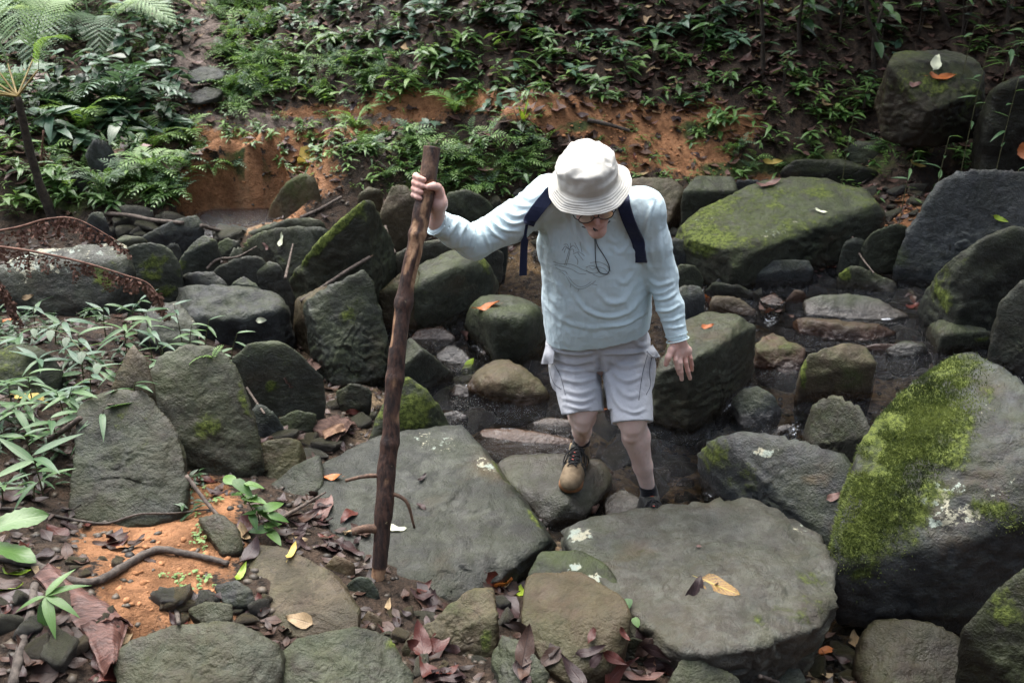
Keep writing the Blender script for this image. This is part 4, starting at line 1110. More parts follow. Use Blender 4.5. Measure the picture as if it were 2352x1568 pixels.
# ================================================================== PERSON
class Field:
    def __init__(s, lo, hi, h):
        s.lo, s.h = np.array(lo, float), h
        s.n = np.ceil((np.array(hi) - s.lo) / h).astype(int) + 1
        s.d = np.full(s.n, 0.5, np.float32)

    def box(s, lo, hi):
        a = np.clip(np.floor((np.array(lo) - s.lo) / s.h).astype(int), 0, s.n)
        b = np.clip(np.ceil((np.array(hi) - s.lo) / s.h).astype(int) + 1, 0, s.n)
        sl = tuple(slice(x, y) for x, y in zip(a, b))
        ax = [(s.lo[k] + s.h * np.arange(a[k], b[k])).astype(np.float32) for k in range(3)]
        return sl, ax[0][:, None, None], ax[1][None, :, None], ax[2][None, None, :]

    def union(s, sl, d, k):
        if d.size == 0:
            return
        c = s.d[sl]
        if k > 0:
            hh = np.maximum(k - np.abs(c - d), 0) / k
            s.d[sl] = np.minimum(c, d) - hh * hh * k * .25
        else:
            s.d[sl] = np.minimum(c, d)

    def cone(s, a, b, ra, rb, k=.02):
        a, b = np.array(a, float), np.array(b, float)
        m = max(ra, rb) + k + .03
        sl, X, Y, Z = s.box(np.minimum(a, b) - m, np.maximum(a, b) + m)
        ba = b - a
        L = ba @ ba + 1e-12
        t = np.clip(((X - a[0]) * ba[0] + (Y - a[1]) * ba[1] + (Z - a[2]) * ba[2]) / L, 0, 1)
        d = np.sqrt((X - a[0] - t * ba[0]) ** 2 + (Y - a[1] - t * ba[1]) ** 2 + (Z - a[2] - t * ba[2]) ** 2) - (ra + (rb - ra) * t)
        s.union(sl, d.astype(np.float32), k)

    def chain(s, pts, rr, k=.02):
        for i in range(len(pts) - 1):
            s.cone(pts[i], pts[i + 1], rr[i], rr[i + 1], k)

    def ell(s, c, r, axes=None, k=.02):
        c, r = np.array(c, float), np.array(r, float)
        A = np.eye(3) if axes is None else np.array(axes, float)
        m = r.max() + k + .03
        sl, X, Y, Z = s.box(c - m, c + m)
        x, y, z = X - c[0], Y - c[1], Z - c[2]
        q = [(x * A[i, 0] + y * A[i, 1] + z * A[i, 2]) for i in range(3)]
        k0 = np.sqrt(sum((q[i] / r[i]) ** 2 for i in range(3)))
        k1 = np.sqrt(sum((q[i] / r[i] ** 2) ** 2 for i in range(3))) + 1e-9
        s.union(sl, (k0 * (k0 - 1) / k1).astype(np.float32), k)

    def loft(s, P, w, u, v, ts, As, Bs, L, offs=None, k=.03, grow=0.0, exp=2.3):
        """elliptic sections along an axis"""
        lo, hi = P + w * L * ts[0], P + w * L * ts[-1]
        m = max(As) + .08
        sl, X, Y, Z = s.box(np.minimum(lo, hi) - m, np.maximum(lo, hi) + m)
        x, y, z = X - P[0], Y - P[1], Z - P[2]
        t = (x * w[0] + y * w[1] + z * w[2]) / L
        pu = x * u[0] + y * u[1] + z * u[2]
        pv = x * v[0] + y * v[1] + z * v[2]
        a = np.interp(t, ts, As) + grow
        b = np.interp(t, ts, Bs) + grow
        if offs is not None:
            pv = pv - np.interp(t, ts, offs)
        q = (np.abs(pu / a) ** exp + np.abs(pv / b) ** exp) ** (1 / exp)
        d = (q - 1) * np.minimum(a, b)
        d = np.maximum(d, np.maximum(ts[0] - t, t - ts[-1]) * L)
        s.union(sl, d.astype(np.float32), k)

    def cut(s, p, n):
        """remove what lies on the +n side of the plane"""
        sl, X, Y, Z = s.box(s.lo - 1, s.lo + s.h * s.n + 1)
        d = (X - p[0]) * n[0] + (Y - p[1]) * n[1] + (Z - p[2]) * n[2]
        s.d = np.maximum(s.d, d.astype(np.float32))

    def mesh(s):
        D = s.d
        ins = D < 0
        n = D.shape
        cnt = np.zeros(tuple(k - 1 for k in n), np.int8)
        offs = [(i, j, k) for i in (0, 1) for j in (0, 1) for k in (0, 1)]
        for i, j, k in offs:
            cnt += ins[i:n[0] - 1 + i, j:n[1] - 1 + j, k:n[2] - 1 + k]
        act = (cnt > 0) & (cnt < 8)
        C = np.argwhere(act)
        idx = -np.ones(act.shape, np.int32)
        idx[act] = np.arange(len(C))
        acc = np.zeros((len(C), 3))
        num = np.zeros(len(C))
        for o in offs:
            for ax in range(3):
                if o[ax]:
                    continue
                o2 = list(o); o2[ax] = 1
                d0 = D[C[:, 0] + o[0], C[:, 1] + o[1], C[:, 2] + o[2]]
                d1 = D[C[:, 0] + o2[0], C[:, 1] + o2[1], C[:, 2] + o2[2]]
                x = (d0 < 0) != (d1 < 0)
                t = np.where(x, d0 / np.where(x, d0 - d1, 1), 0)
                p = np.array(o, float)[None].repeat(len(C), 0)
                p[:, ax] += t
                acc[x] += p[x]
                num[x] += 1
        V = s.lo + s.h * (C + acc / num[:, None])
        F = []
        for ax in range(3):
            b, c = (ax + 1) % 3, (ax + 2) % 3
            sl0 = [slice(None)] * 3; sl1 = [slice(None)] * 3
            sl0[ax], sl1[ax] = slice(0, n[ax] - 1), slice(1, n[ax])
            i0, i1 = ins[tuple(sl0)], ins[tuple(sl1)]
            e = np.argwhere(i0 != i1)
            flip = i1[tuple(e.T)]
            ok = (e[:, b] > 0) & (e[:, c] > 0) & (e[:, b] < n[b] - 1) & (e[:, c] < n[c] - 1)
            e, flip = e[ok], flip[ok]
            q = []
            for db, dc in ((-1, -1), (0, -1), (0, 0), (-1, 0)):
                g = e.copy(); g[:, b] += db; g[:, c] += dc
                q.append(idx[tuple(g.T)])
            q = np.stack(q, -1)
            q[flip] = q[flip][:, ::-1]
            F.append(q)
        F = np.concatenate(F)
        F = F[(F >= 0).all(1)]
        return V, F


def qnormals(V, F):
    n = np.cross(V[F[:, 2]] - V[F[:, 0]], V[F[:, 3]] - V[F[:, 1]])
    out = np.zeros_like(V)
    for k in range(4):
        np.add.at(out, F[:, k], n)
    return out / (np.linalg.norm(out, axis=1)[:, None] + 1e-12)


def smooth_mesh(V, F, it=1, lam=.5):
    E = np.vstack([F[:, [0, 1]], F[:, [1, 2]], F[:, [2, 3]], F[:, [3, 0]]])
    for _ in range(it):
        acc = np.zeros_like(V); cnt = np.zeros(len(V))
        np.add.at(acc, E[:, 0], V[E[:, 1]]); np.add.at(cnt, E[:, 0], 1)
        np.add.at(acc, E[:, 1], V[E[:, 0]]); np.add.at(cnt, E[:, 1], 1)
        V = V + lam * (acc / np.maximum(cnt, 1)[:, None] - V)
    return V


def z4(x, y): return (918.75 + x * .3164, 294.0 + y * .3164)
def z5(x, y): return (1194.4 + x * .3164, 716.6 + y * .3164)


def fold_disp(V, N, strokes, width=.010, height=.006):
    """raised folds with a hollow on either side along traced lines of the cloth"""
    px = to_px(V)
    front = (N * (CAM - V)).sum(1) > 0
    out = np.zeros(len(V))
    sc = px[:, 2] / FPX
    for st in strokes:
        pts, hmul, wmul = st[0], (st[1] if len(st) > 1 else 1), (st[2] if len(st) > 2 else 1)
        ln = np.linalg.norm(np.diff(np.array(pts, float), axis=0), axis=1).sum()
        P = catmull(np.array(pts, float), int(max(24, ln / 2)))
        best = np.full(len(V), 1e9); tb = np.zeros(len(V))
        lo, hi = P.min(0) - 60, P.max(0) + 60
        sel = np.where(front & (px[:, 0] > lo[0]) & (px[:, 0] < hi[0]) & (px[:, 1] > lo[1]) & (px[:, 1] < hi[1]))[0]
        if len(sel) == 0:
            continue
        q = px[sel, :2]
        d = np.linalg.norm(q[:, None] - P[None], axis=-1)
        tb = d.argmin(1) / (len(P) - 1.0)
        dm = d.min(1) * sc[sel] / (width * wmul)
        env = np.sin(np.clip(tb, .02, .98) * math.pi) ** .6
        out[sel] += height * hmul * env * (1 - 1.1 * dm ** 2) * np.exp(-.5 * dm ** 2 * 1.3)
    return out


# ---- joints
Pv = at_y(1374, 775, 3.66); Nk = at_y(1362, 452, 3.47)
SR = at_y(1262, 455, 3.47); ER = at_y(1088, 556, 3.40); WR = at_y(1003, 511, 3.28)
SL = at_y(1478, 484, 3.46); EL = at_y(1521, 628, 3.50); WL = at_y(1556, 778, 3.43)
HR = at_y(1314, 800, 3.68); HL = at_y(1432, 800, 3.66)
KR = at_y(1338, 935, 3.50); KL = at_y(1450, 957, 3.42)
AR = at_y(1336, 1018, 3.70); AL = at_y(1490, 1128, 3.52)
w_ = unit(Nk - Pv); TL = np.linalg.norm(Nk - Pv)
u_ = unit(np.array([1, 0, -.07]) - w_ * (np.array([1, 0, -.07]) @ w_))
v_ = np.cross(u_, w_)
T_ts = np.array([-.16, -.05, .1, .25, .42, .58, .74, .86, .95, 1.04])
T_a = np.array([.185, .195, .186, .178, .172, .172, .178, .150, .105, .06])
T_b = np.array([.125, .13, .135, .14, .135, .125, .11, .092, .075, .055])
T_o = np.array([.0, .0, .012, .02, .02, .012, .0, -.008, -.012, -.015])
# head frame
Bc = at_y(1356, 436, 3.33)
ha = unit(np.array([-.17, -.36, .91]))
hf = np.array([.10, -.92, -.34]); hf = unit(hf - ha * (hf @ ha))
hs_ = np.cross(ha, hf); hs_ = hs_ if hs_[0] > 0 else -hs_
Hc = Bc - ha * .022 - hf * .012
# walking stick
S_top = at_y(991, 338, 3.27); S_bot = at_z(868, 1345, .15)
sd = unit(S_top - S_bot)
tG = np.linalg.norm(at_y(984, 430, 3.25) - S_top)
G_ = S_top - sd * .135
fd = CAM - G_; fd = unit(fd - sd * (fd @ sd))
rd = np.cross(sd, fd); rd = rd if rd[0] > 0 else -rd
R_ST = .0275


def grip(phi, h, rho):
    a = RAD(phi)
    return G_ + sd * h + rho * (math.cos(a) * fd + math.sin(a) * rd)


# ---- the body: one continuous surface
allj = np.array([Pv, Nk, SR, ER, WR, SL, EL, WL, KR, KL, AR, AL, Bc, G_])
b = Field(allj.min(0) - .16, allj.max(0) + .20, .004)
b.loft(Pv, w_, u_, v_, T_ts, T_a * .9, T_b * .88, TL, T_o, .03)
b.chain([Nk - w_ * .02, Hc - ha * .09 - hf * .03, Hc - ha * .03 - hf * .02], [.058, .055, .06], .03)
b.ell(Hc, (.074, .094, .108), (hs_, hf, ha), .02)
b.cone(Hc - ha * .055 + hf * .035, Hc - ha * .112 + hf * .066, .057, .034, .03)                       # jaw and chin
b.cone(Hc - ha * .012 + hf * .084, Hc - ha * .052 + hf * .108, .008, .0105, .012)                     # nose
b.ell(Hc - ha * .083 + hf * .088, (.026, .010, .008), (hs_, hf, ha), .008)                           # lips
for sgn in (-1, 1):
    b.ell(Hc - ha * .045 + hf * .068 + hs_ * sgn * .04, (.022, .018, .02), (hs_, hf, ha), .02)      # cheeks
    b.ell(Hc - ha * .004 + hf * .086 + hs_ * sgn * .03, (.024, .010, .008), (hs_, hf, ha), .012)    # brow
    b.ell(Hc - ha * .03 - hf * .005 + hs_ * sgn * .076, (.008, .020, .032), (hs_, hf, ha), .006)    # ear
for S_, E_, W_, rr in ((SR, ER, WR, 1.0), (SL, EL, WL, 1.0)):
    b.chain([Nk - w_ * .05, S_, E_, W_], [.05, .056, .044, .028], .03)
# legs
for H_, K_, A_, sx in ((HR, KR, AR, -1), (HL, KL, AL, 1)):
    b.cone(H_, K_, .085, .062, .03)
    back = np.array([0, 1.0, 0])
    b.chain([K_, K_ * .72 + A_ * .28 + back * .012, K_ * .35 + A_ * .65 + back * .004, A_], [.054, .054, .038, .029], .02)
    b.cone(K_ + np.array([0, -.030, -.035]), K_ + np.array([0, -.026, -.065]), .036, .030, .018)
    b.cone(K_ + np.array([0, -.016, -.08]), K_ * .4 + A_ * .6 + np.array([0, -.016, 0]), .028, .020, .02)
    b.cone(A_, A_ - np.array([0, 0, .06]), .031, .034, .01)
# right hand closed on the stick
FR = [(.031, .0098, 0), (.0105, .0102, 1), (-.0105, .0097, 2), (-.0305, .0086, 3)]
mcp = []
for h, r, i in FR:
    ro = R_ST + r + .0005
    m0 = grip(178, h * .95 - .006, ro + .012)
    p1 = grip(238, h + .004, ro + .009)
    p2 = grip(284, h + .001, ro + .004)
    p3 = grip(318, h - .004, ro + .0005)
    p4 = grip(342 - 3 * i, h - .007, ro - .001)
    mcp.append(m0)
    b.chain([m0, p1, p2, p3, p4], [r * 1.25, r * 1.12, r * 1.04, r, r * .92], .005)
palmc = grip(140, -.01, R_ST + .022)
heel_ = grip(118, -.045, R_ST + .024)
for m0 in mcp:
    b.cone(m0, palmc, .013, .020, .016)
b.cone(mcp[0], mcp[3], .013, .012, .012)
b.chain([palmc, heel_, WR], [.023, .026, .027], .022)
b.cone(mcp[3], heel_, .013, .022, .02)
b.chain([heel_, grip(92, -.012, R_ST + .015), grip(66, .006, R_ST + .0125), grip(36, .008, R_ST + .0115), grip(10, .003, R_ST + .0105)], [.020, .0155, .0135, .0128, .0112], .008)
# left hand hanging open
def jl(x, y, Y): return at_y(x, y, Y)
palmL = jl(1562, 800, 3.42)
LF = [([(1551, 808, 3.405), (1552, 826, 3.385), (1556, 845, 3.385), (1560, 858, 3.395)], .0092),
      ([(1561, 811, 3.41), (1562, 833, 3.39), (1564, 854, 3.39), (1566, 871, 3.40)], .0094),
      ([(1571, 810, 3.42), (1575, 832, 3.405), (1580, 852, 3.405), (1585, 869, 3.415)], .0090),
      ([(1580, 804, 3.43), (1586, 822, 3.42), (1589, 838, 3.425), (1590, 850, 3.435)], .0078)]
for pts, r in LF:
    q = [jl(*p) for p in pts]
    b.chain(q, [r * 1.15, r * 1.05, r * .98, r * .86], .004)
    b.cone(WL, q[0], .022, .0125, .016)
b.cone(jl(1551, 806, 3.41), jl(1579, 803, 3.43), .012, .011, .014)
b.chain([jl(1552, 790, 3.42), jl(1542, 804, 3.395), jl(1535, 820, 3.38), jl(1530, 836, 3.38)], [.019, .0135, .0115, .0098], .008)
bV, bF = b.mesh()
del b

skin = NT('skin')
so = skin.n('ShaderNodeTexCoord', 3)
sn = skin.noise(so, 14.0, 4, .6)
sc_ = skin.mix(skin.step(sn, .35, .7), (.74, .56, .48), (.68, .48, .41))
hnd = skin.attr('blush')
sc_ = skin.mix(skin.math('MULTIPLY', hnd, skin.step(sn, .2, .7, .35, .8)), sc_, (.52, .23, .175))
hair = skin.attr('hair')
sc_ = skin.mix(skin.math('MULTIPLY', hair, skin.step(skin.noise(so, 60, 4, .7), .45, .7, 0, .16)), sc_, (.25, .18, .13))
M['skin'] = skin.done(skin.principled(Base_Color=sc_, Roughness=.55, Subsurface_Weight=.12, Subsurface_Radius=(.012, .005, .003), Normal=skin.bump(skin.noise(so, 220, 3), .12, .002)))

ORG = np.array([(AR[0] + AL[0]) / 2, 3.55, -.06])
blush = np.zeros(len(bV))
for c, r in ((WL + np.array([0, 0, -.09]), .11), (G_, .09), (Hc + hf * .06 - ha * .05, .1), (KL, .05), (KR, .05)):
    blush = np.maximum(blush, np.exp(-(np.linalg.norm(bV - c, axis=1) / r) ** 4))
hairm = sstep(bV[:, 2], .45, .35) * (bV[:, 2] < .45)
person = link('person', mesh_np('person_body', bV - ORG, bF, M['skin'], True, None, {'blush': blush, 'hair': hairm}), None, ORG)
tag(person, 'person in bucket hat, pale blue shirt and grey shorts stepping down into the stream', 'person')


def child(name, V, F, mat, parent=person, **k):
    o = link(name, mesh_np(name, V - ORG, F, mat, True, **k), parent)
    return o


# ---- shirt
def fabric(name, c1, c2, rough=.85, weave=900.0, wr=.35):
    t = NT(name)
    oc = t.n('ShaderNodeTexCoord', 3)
    n1 = t.noise(oc, 9.0, 5, .6)
    n2 = t.noise(oc, 38.0, 4, .6, .6)
    n3 = t.noise(oc, weave, 2, .6)
    c = t.mix(t.step(n1, .3, .7), c1, c2)
    bp = t.bump(t.math('ADD', t.math('MULTIPLY', n2, .8), t.math('MULTIPLY', n3, .10)), wr, .010)
    return t.done(t.principled(Base_Color=c, Roughness=rough, Normal=bp, Sheen_Weight=.15, Specular_IOR_Level=.25))


M['shirt'] = fabric('shirt_cloth', (.58, .725, .755), (.635, .77, .80))
M['shorts'] = fabric('shorts_cloth', (.45, .46, .485), (.52, .53, .55), wr=.5)
M['navy'] = fabric('navy_webbing', (.008, .013, .040), (.012, .018, .052), .7)
M['dark'] = fabric('dark_thread', (.010, .011, .014), (.02, .02, .024), .7)
M['seam'] = fabric('seam_thread', (.07, .075, .09), (.10, .105, .12))
M['sock'] = fabric('black_sock', (.006, .006, .008), (.013, .013, .015), .9)

f = Field(allj[[0, 1, 2, 3, 4, 5, 6, 7]].min(0) - .14, allj[[0, 1, 2, 3, 4, 5, 6, 7]].max(0) + .14, .0042)
Sts = np.array([-.14, -.05, .1, .25, .42, .58, .74, .86, .95, 1.03])
f.loft(Pv, w_, u_, v_, Sts, np.array([.222, .214, .205, .196, .186, .180, .182, .155, .112, .066]), np.array([.172, .166, .162, .158, .150, .138, .122, .100, .082, .060]), TL, T_o + .01, .03)
f.chain([Nk - w_ * .03 - u_ * .05, SR * .9 + Nk * .1, SR], [.06, .068, .072], .05)
f.chain([Nk - w_ * .03 + u_ * .05, SL * .9 + Nk * .1, SL], [.06, .068, .070], .05)
f.chain([SR, (SR + ER) / 2 + np.array([0, 0, -.01]), ER], [.072, .066, .062], .035)
f.chain([ER, (ER + WR) / 2, WR], [.062, .052, .043], .02)
f.chain([SL, (SL + EL) / 2, EL], [.070, .060, .056], .035)
f.chain([EL, (EL + WL) / 2, WL], [.056, .048, .040], .02)
# drape under the arms
f.cone(SR - w_ * .10 + u_ * .01, Pv + w_ * .12 - u_ * .15, .05, .05, .06)
f.cone(SL - w_ * .10 - u_ * .02, Pv + w_ * .12 + u_ * .145, .05, .05, .06)
f.cut(WR + unit(WR - ER) * .004, unit(unit(WR - ER) + np.array([-.1, 0, .1])))
f.cut(WL + unit(WL - EL) * .004, unit(WL - EL)) if False else None
# cuff cut of the hanging arm: only near that wrist
sl, X, Y, Z = f.box(WL - .09, WL + .09)
nL = unit(WL - EL)
f.d[sl] = np.maximum(f.d[sl], ((X - WL[0]) * nL[0] + (Y - WL[1]) * nL[1] + (Z - WL[2]) * nL[2] - .004).astype(np.float32))
# hem, slightly curved and higher on the man's left
hemp = Pv + w_ * .045
hn = unit(-w_ + u_ * .12 + v_ * .32)
sl, X, Y, Z = f.box(Pv - np.array([.26, .3, .3]), Pv + np.array([.26, .3, .12]))
f.d[sl] = np.maximum(f.d[sl], ((X - hemp[0]) * hn[0] + (Y - hemp[1]) * hn[1] + (Z - hemp[2]) * hn[2]).astype(np.float32))
# the shirt ends at the neck opening
nk = Nk + w_ * .025
sl, X, Y, Z = f.box(nk - .12, nk + .12)
f.d[sl] = np.maximum(f.d[sl], ((X - nk[0]) * w_[0] + (Y - nk[1]) * w_[1] + (Z - nk[2]) * w_[2]).astype(np.float32))
sV, sF = f.mesh()
del f
sV = smooth_mesh(sV, sF, 2, .5)
sN = qnormals(sV, sF)
Zs = lambda L, *a: ([z4(*p) for p in L], *a)
folds = [
    Zs([(530, 680), (535, 800), (528, 900)], 1.3, .8), Zs([(575, 680), (620, 790), (650, 870)], 1.1, .8), Zs([(600, 655), (680, 760), (770, 815)], 1.2, .9),
    Zs([(640, 640), (740, 730), (870, 745)], 1.1, .9), Zs([(700, 615), (800, 690), (910, 675)], 1.0, .9), Zs([(485, 685), (440, 780), (425, 860)], 1.0, .9), Zs([(425, 670), (370, 740), (335, 800)], .8),
    Zs([(340, 640), (300, 690), (262, 730)], .6), Zs([(760, 600), (840, 640), (930, 610)], .7), Zs([(640, 590), (700, 540), (800, 500)], .5, 1.3), Zs([(820, 430), (880, 480), (950, 520)], .7, 1.2), Zs([(760, 500), (850, 560), (950, 570)], .6, 1.1),
    Zs([(985, 720), (1005, 850), (1030, 1000)], 1.0, 1.1), Zs([(1060, 640), (1075, 760), (1090, 900)], .6, 1.3), Zs([(1260, 640), (1290, 760), (1350, 870), (1400, 930)], .9, 1.2), Zs([(1190, 600), (1230, 700), (1260, 820)], .6, 1.2),
    Zs([(1050, 1180), (1110, 1330), (1240, 1420), (1420, 1450), (1640, 1410), (1770, 1330)], .45, 1.2), Zs([(1230, 1170), (1350, 1320), (1500, 1370), (1660, 1330), (1780, 1200)], .9, 1.1), Zs([(1500, 1440), (1640, 1420), (1790, 1330)], .7, .8),
    Zs([(1420, 1170), (1510, 1260), (1620, 1250), (1730, 1110)], .7, 1.5), Zs([(1560, 1090), (1640, 1120), (1730, 1000)], .45, 1.3), Zs([(1530, 860), (1590, 905), (1650, 860), (1690, 800)], .5, 1.1), Zs([(1500, 790), (1560, 830), (1610, 800)], .4), 
    Zs([(1100, 1000), (1140, 1130), (1200, 1230)], .5, 1.4), Zs([(1050, 1060), (1080, 1200), (1140, 1290)], .7, 1.2),
    Zs([(1840, 1240), (1930, 1240), (2010, 1190)], 1.1, .9), Zs([(1850, 1320), (1950, 1325), (2040, 1280)], 1.1, .9), Zs([(1890, 1400), (1980, 1395), (2060, 1360)], .9, .8), Zs([(1920, 1450), (2000, 1450), (2075, 1430)], .7, .7), Zs([(1790, 1090), (1880, 1140), (1970, 1110)], .9, 1.0), Zs([(1800, 1180), (1890, 1200), (1990, 1150)], .8, .8),
    Zs([(1845, 520), (1805, 640), (1775, 760)], .7, .9), Zs([(1760, 800), (1780, 950), (1830, 1050)], .8, 1.1), Zs([(1880, 700), (1880, 850), (1900, 980)], .6, 1.4), Zs([(1780, 430), (1820, 480), (1840, 520)], .5, 1.0),
]
gen = .0045 * fbm(sV * 10, 3, 91) + .0030 * ridged(sV * np.array([24, 24, 15]), 2, 93)
sV = sV + sN * (fold_disp(sV, sN, folds, .0085, .0078) + gen)[:, None]
# turned hems at cuffs: slight thickening
shirt = child('shirt', sV, sF, M['shirt'])
shirt['label'] = 'pale blue long sleeved shirt'
bvS = BVHTree.FromPolygons([Vector(v) for v in sV], [tuple(int(i) for i in q) for q in sF])


def hitS(px, py, bv=None):
    d = Vector(ray(px, py)).normalized()
    loc, nrm, _, _ = (bv or bvS).ray_cast(Vector(CAM), d)
    if loc is None:
        return None, None
    nrm = np.array(nrm)
    return np.array(loc), nrm if nrm @ (CAM - np.array(loc)) > 0 else -nrm


def surf_line(pts, n, bv, off):
    P = catmull(np.array(pts, float), n)
    o, nn = [], []
    for q in P:
        l, m = hitS(q[0], q[1], bv)
        if l is not None:
            o.append(l + m * off); nn.append(m)
    return np.array(o), np.array(nn)


# faint line drawing printed on the chest
pr = MB()
PRINT = [[(1195, 995), (1212, 940), (1230, 880)], [(1206, 998), (1222, 945), (1236, 885)], [(1230, 880), (1200, 858), (1178, 888)], [(1230, 880), (1206, 872), (1192, 905)], [(1232, 878), (1255, 852), (1278, 872)], [(1230, 880), (1215, 845), (1190, 845)], [(1232, 880), (1240, 855), (1236, 835)],
         [(1230, 884), (1256, 880), (1262, 905)], [(1112, 968), (1160, 985), (1250, 990), (1330, 1030), (1400, 1052)], [(1122, 990), (1180, 1005), (1240, 1022), (1300, 1055), (1350, 1060)], [(1130, 1010), (1160, 1030), (1200, 1040), (1215, 1060)], [(1150, 1040), (1180, 1050), (1200, 1070)],
         [(1350, 1012), (1390, 998), (1440, 1018), (1436, 1048), (1380, 1052), (1352, 1030)], [(1375, 1010), (1400, 1025), (1425, 1012)], [(1380, 978), (1440, 972), (1500, 998), (1532, 1042)], [(1430, 1005), (1480, 1020), (1520, 1058)], [(1400, 1062), (1450, 1078), (1510, 1062)],
         [(1208, 1078), (1240, 1130), (1290, 1166), (1340, 1162), (1392, 1130), (1420, 1108)], [(1222, 1078), (1262, 1126), (1300, 1150), (1344, 1145), (1384, 1118)], [(1392, 1132), (1432, 1140)], [(1240, 1130), (1236, 1156)], [(1300, 1166), (1292, 1186)], [(1268, 832), (1300, 892)], [(1308, 826), (1320, 900)], [(1256, 915), (1300, 900), (1340, 930)], [(1268, 925), (1290, 960), (1288, 990)], [(1290, 905), (1330, 960)]]
for L in PRINT:
    P, nn = surf_line([z4(*p) for p in L], 14, bvS, .0008)
    if len(P) > 3:
        add_tube(pr, P, .0010, 5, len(P))
M['print'] = make_plain('print_ink', (.25, .29, .29), (.32, .37, .37), 60, .9, .1)
po = link('chest_print', pr.mesh('chest_print', M['print'], True, lambda v: v - ORG), shirt)
# stitched seams: cuffs and hem
se = MB()
for a, b_, r in ((ER, WR, .0435), (EL, WL, .0405)):
    ax = unit(b_ - a); x, y, z = frame_from(ax)
    for s_ in (.004, -.018):
        ring = [b_ + ax * s_ + (math.cos(t) * y + math.sin(t) * z) * (r + .0025) for t in np.linspace(0, 2 * math.pi, 25)]
        add_tube(se, ring, .0014 if s_ < 0 else .003, 5, 40)
link('cuff', se.mesh('cuff', M['shirt'], True, lambda v: v - ORG), shirt)

# ---- shorts
f = Field(np.minimum.reduce([KR, KL, HR, HL]) - .2, np.maximum.reduce([KR, KL, HR, HL, Pv]) + .2, .0042)
f.loft(Pv, w_, u_, v_, np.array([-.08, -.04, .05, .22]), np.array([.192, .198, .195, .185]), np.array([.142, .150, .150, .145]), TL, np.array([.005, .008, .012, .015]), .02)
for H_, K_, A_, r1 in ((HR, KR, AR, .084), (HL, KL, AL, .083)):
    ax = unit(K_ - H_)
    m_ = (H_ + K_) / 2
    f.chain([H_ + np.array([0, 0, .02]), m_, K_ + ax * .05 + np.array([0, 0, -.02])], [.108, .094, r1], .008)
# cargo pockets
pkR, pkL = at_y(*z5(262, 420), 3.62), at_y(*z5(935, 430), 3.58)
f.ell(pkR, (.028, .065, .085), None, .02)
f.ell(pkL, (.026, .065, .090), None, .02)
for H_, K_, nrm in ((HR, KR, None), (HL, KL, None)):
    ax = unit(unit(K_ - H_) + np.array([0, 0, -.5]))
    hp = K_ + ax * .022
    sl, X, Y, Z = f.box(hp - np.array([.115, .2, .2]), hp + np.array([.105, .2, .12]))
    f.d[sl] = np.maximum(f.d[sl], ((X - hp[0]) * ax[0] + (Y - hp[1]) * ax[1] + (Z - hp[2]) * ax[2]).astype(np.float32))
hV, hF = f.mesh()
del f
hV = smooth_mesh(hV, hF, 2, .5)
hN = qnormals(hV, hF)
Zh = lambda L, *a: ([z5(*p) for p in L], *a)
hfold = [Zh([(225, 215), (400, 235), (545, 240)], .9), Zh([(225, 270), (400, 300), (575, 285)], 1.0), Zh([(240, 340), (400, 370), (565, 335)], .8), Zh([(255, 400), (400, 430), (560, 400)], .7), Zh([(300, 480), (430, 510), (560, 470)], .9), Zh([(310, 560), (440, 590), (560, 545)], .6),
         Zh([(320, 625), (450, 650), (545, 615)], .9), Zh([(335, 670), (440, 700), (520, 680)], .8), Zh([(600, 300), (760, 295), (915, 285)], 1.1, .8), Zh([(600, 262), (720, 225), (900, 190)], .9), Zh([(640, 350), (760, 395), (890, 370)], .9, 1.2), Zh([(680, 450), (780, 500), (890, 460)], .9, 1.1),
         Zh([(700, 540), (790, 610), (880, 590)], .8, 1.2), Zh([(660, 560), (710, 660), (760, 720)], .7, 1.2), Zh([(620, 330), (640, 460), (680, 580)], .7, 1.2), Zh([(740, 700), (830, 730), (910, 700)], .8, .8), Zh([(545, 170), (548, 240), (580, 290)], .8, .7), Zh([(560, 300), (578, 400), (575, 520)], -1.2, 1.2),
         Zh([(470, 180), (520, 240), (575, 280)], .6), Zh([(700, 180), (640, 230), (590, 275)], .7), Zh([(820, 210), (880, 240), (930, 230)], .6)]
hV = hV + hN * (fold_disp(hV, hN, hfold, .010, .0105) + .0028 * fbm(hV * 14, 3, 77) + .0018 * ridged(hV * 26, 2, 78))[:, None]
shorts = child('shorts', hV, hF, M['shorts'])
shorts['label'] = 'pale grey knee length cargo shorts'
bvH = BVHTree.FromPolygons([Vector(v) for v in hV], [tuple(int(i) for i in q) for q in hF])
pp = MB()
for L in ([(930, 300), (900, 400), (880, 500), (862, 640)], [(955, 330), (940, 430), (946, 530), (915, 600)], [(250, 380), (296, 470), (330, 600)], [(215, 400), (222, 450), (250, 520), (300, 560)]):
    P, nn = surf_line([z5(*p) for p in L], 18, bvH, .0005)
    if len(P) > 3:
        add_tube(pp, P, .0013, 5, len(P))
link('piping', pp.mesh('piping', M['seam'], True, lambda v: v - ORG), shorts)


def sheet(pts_px, n1=8, thick=.003, Y=None):
    pass


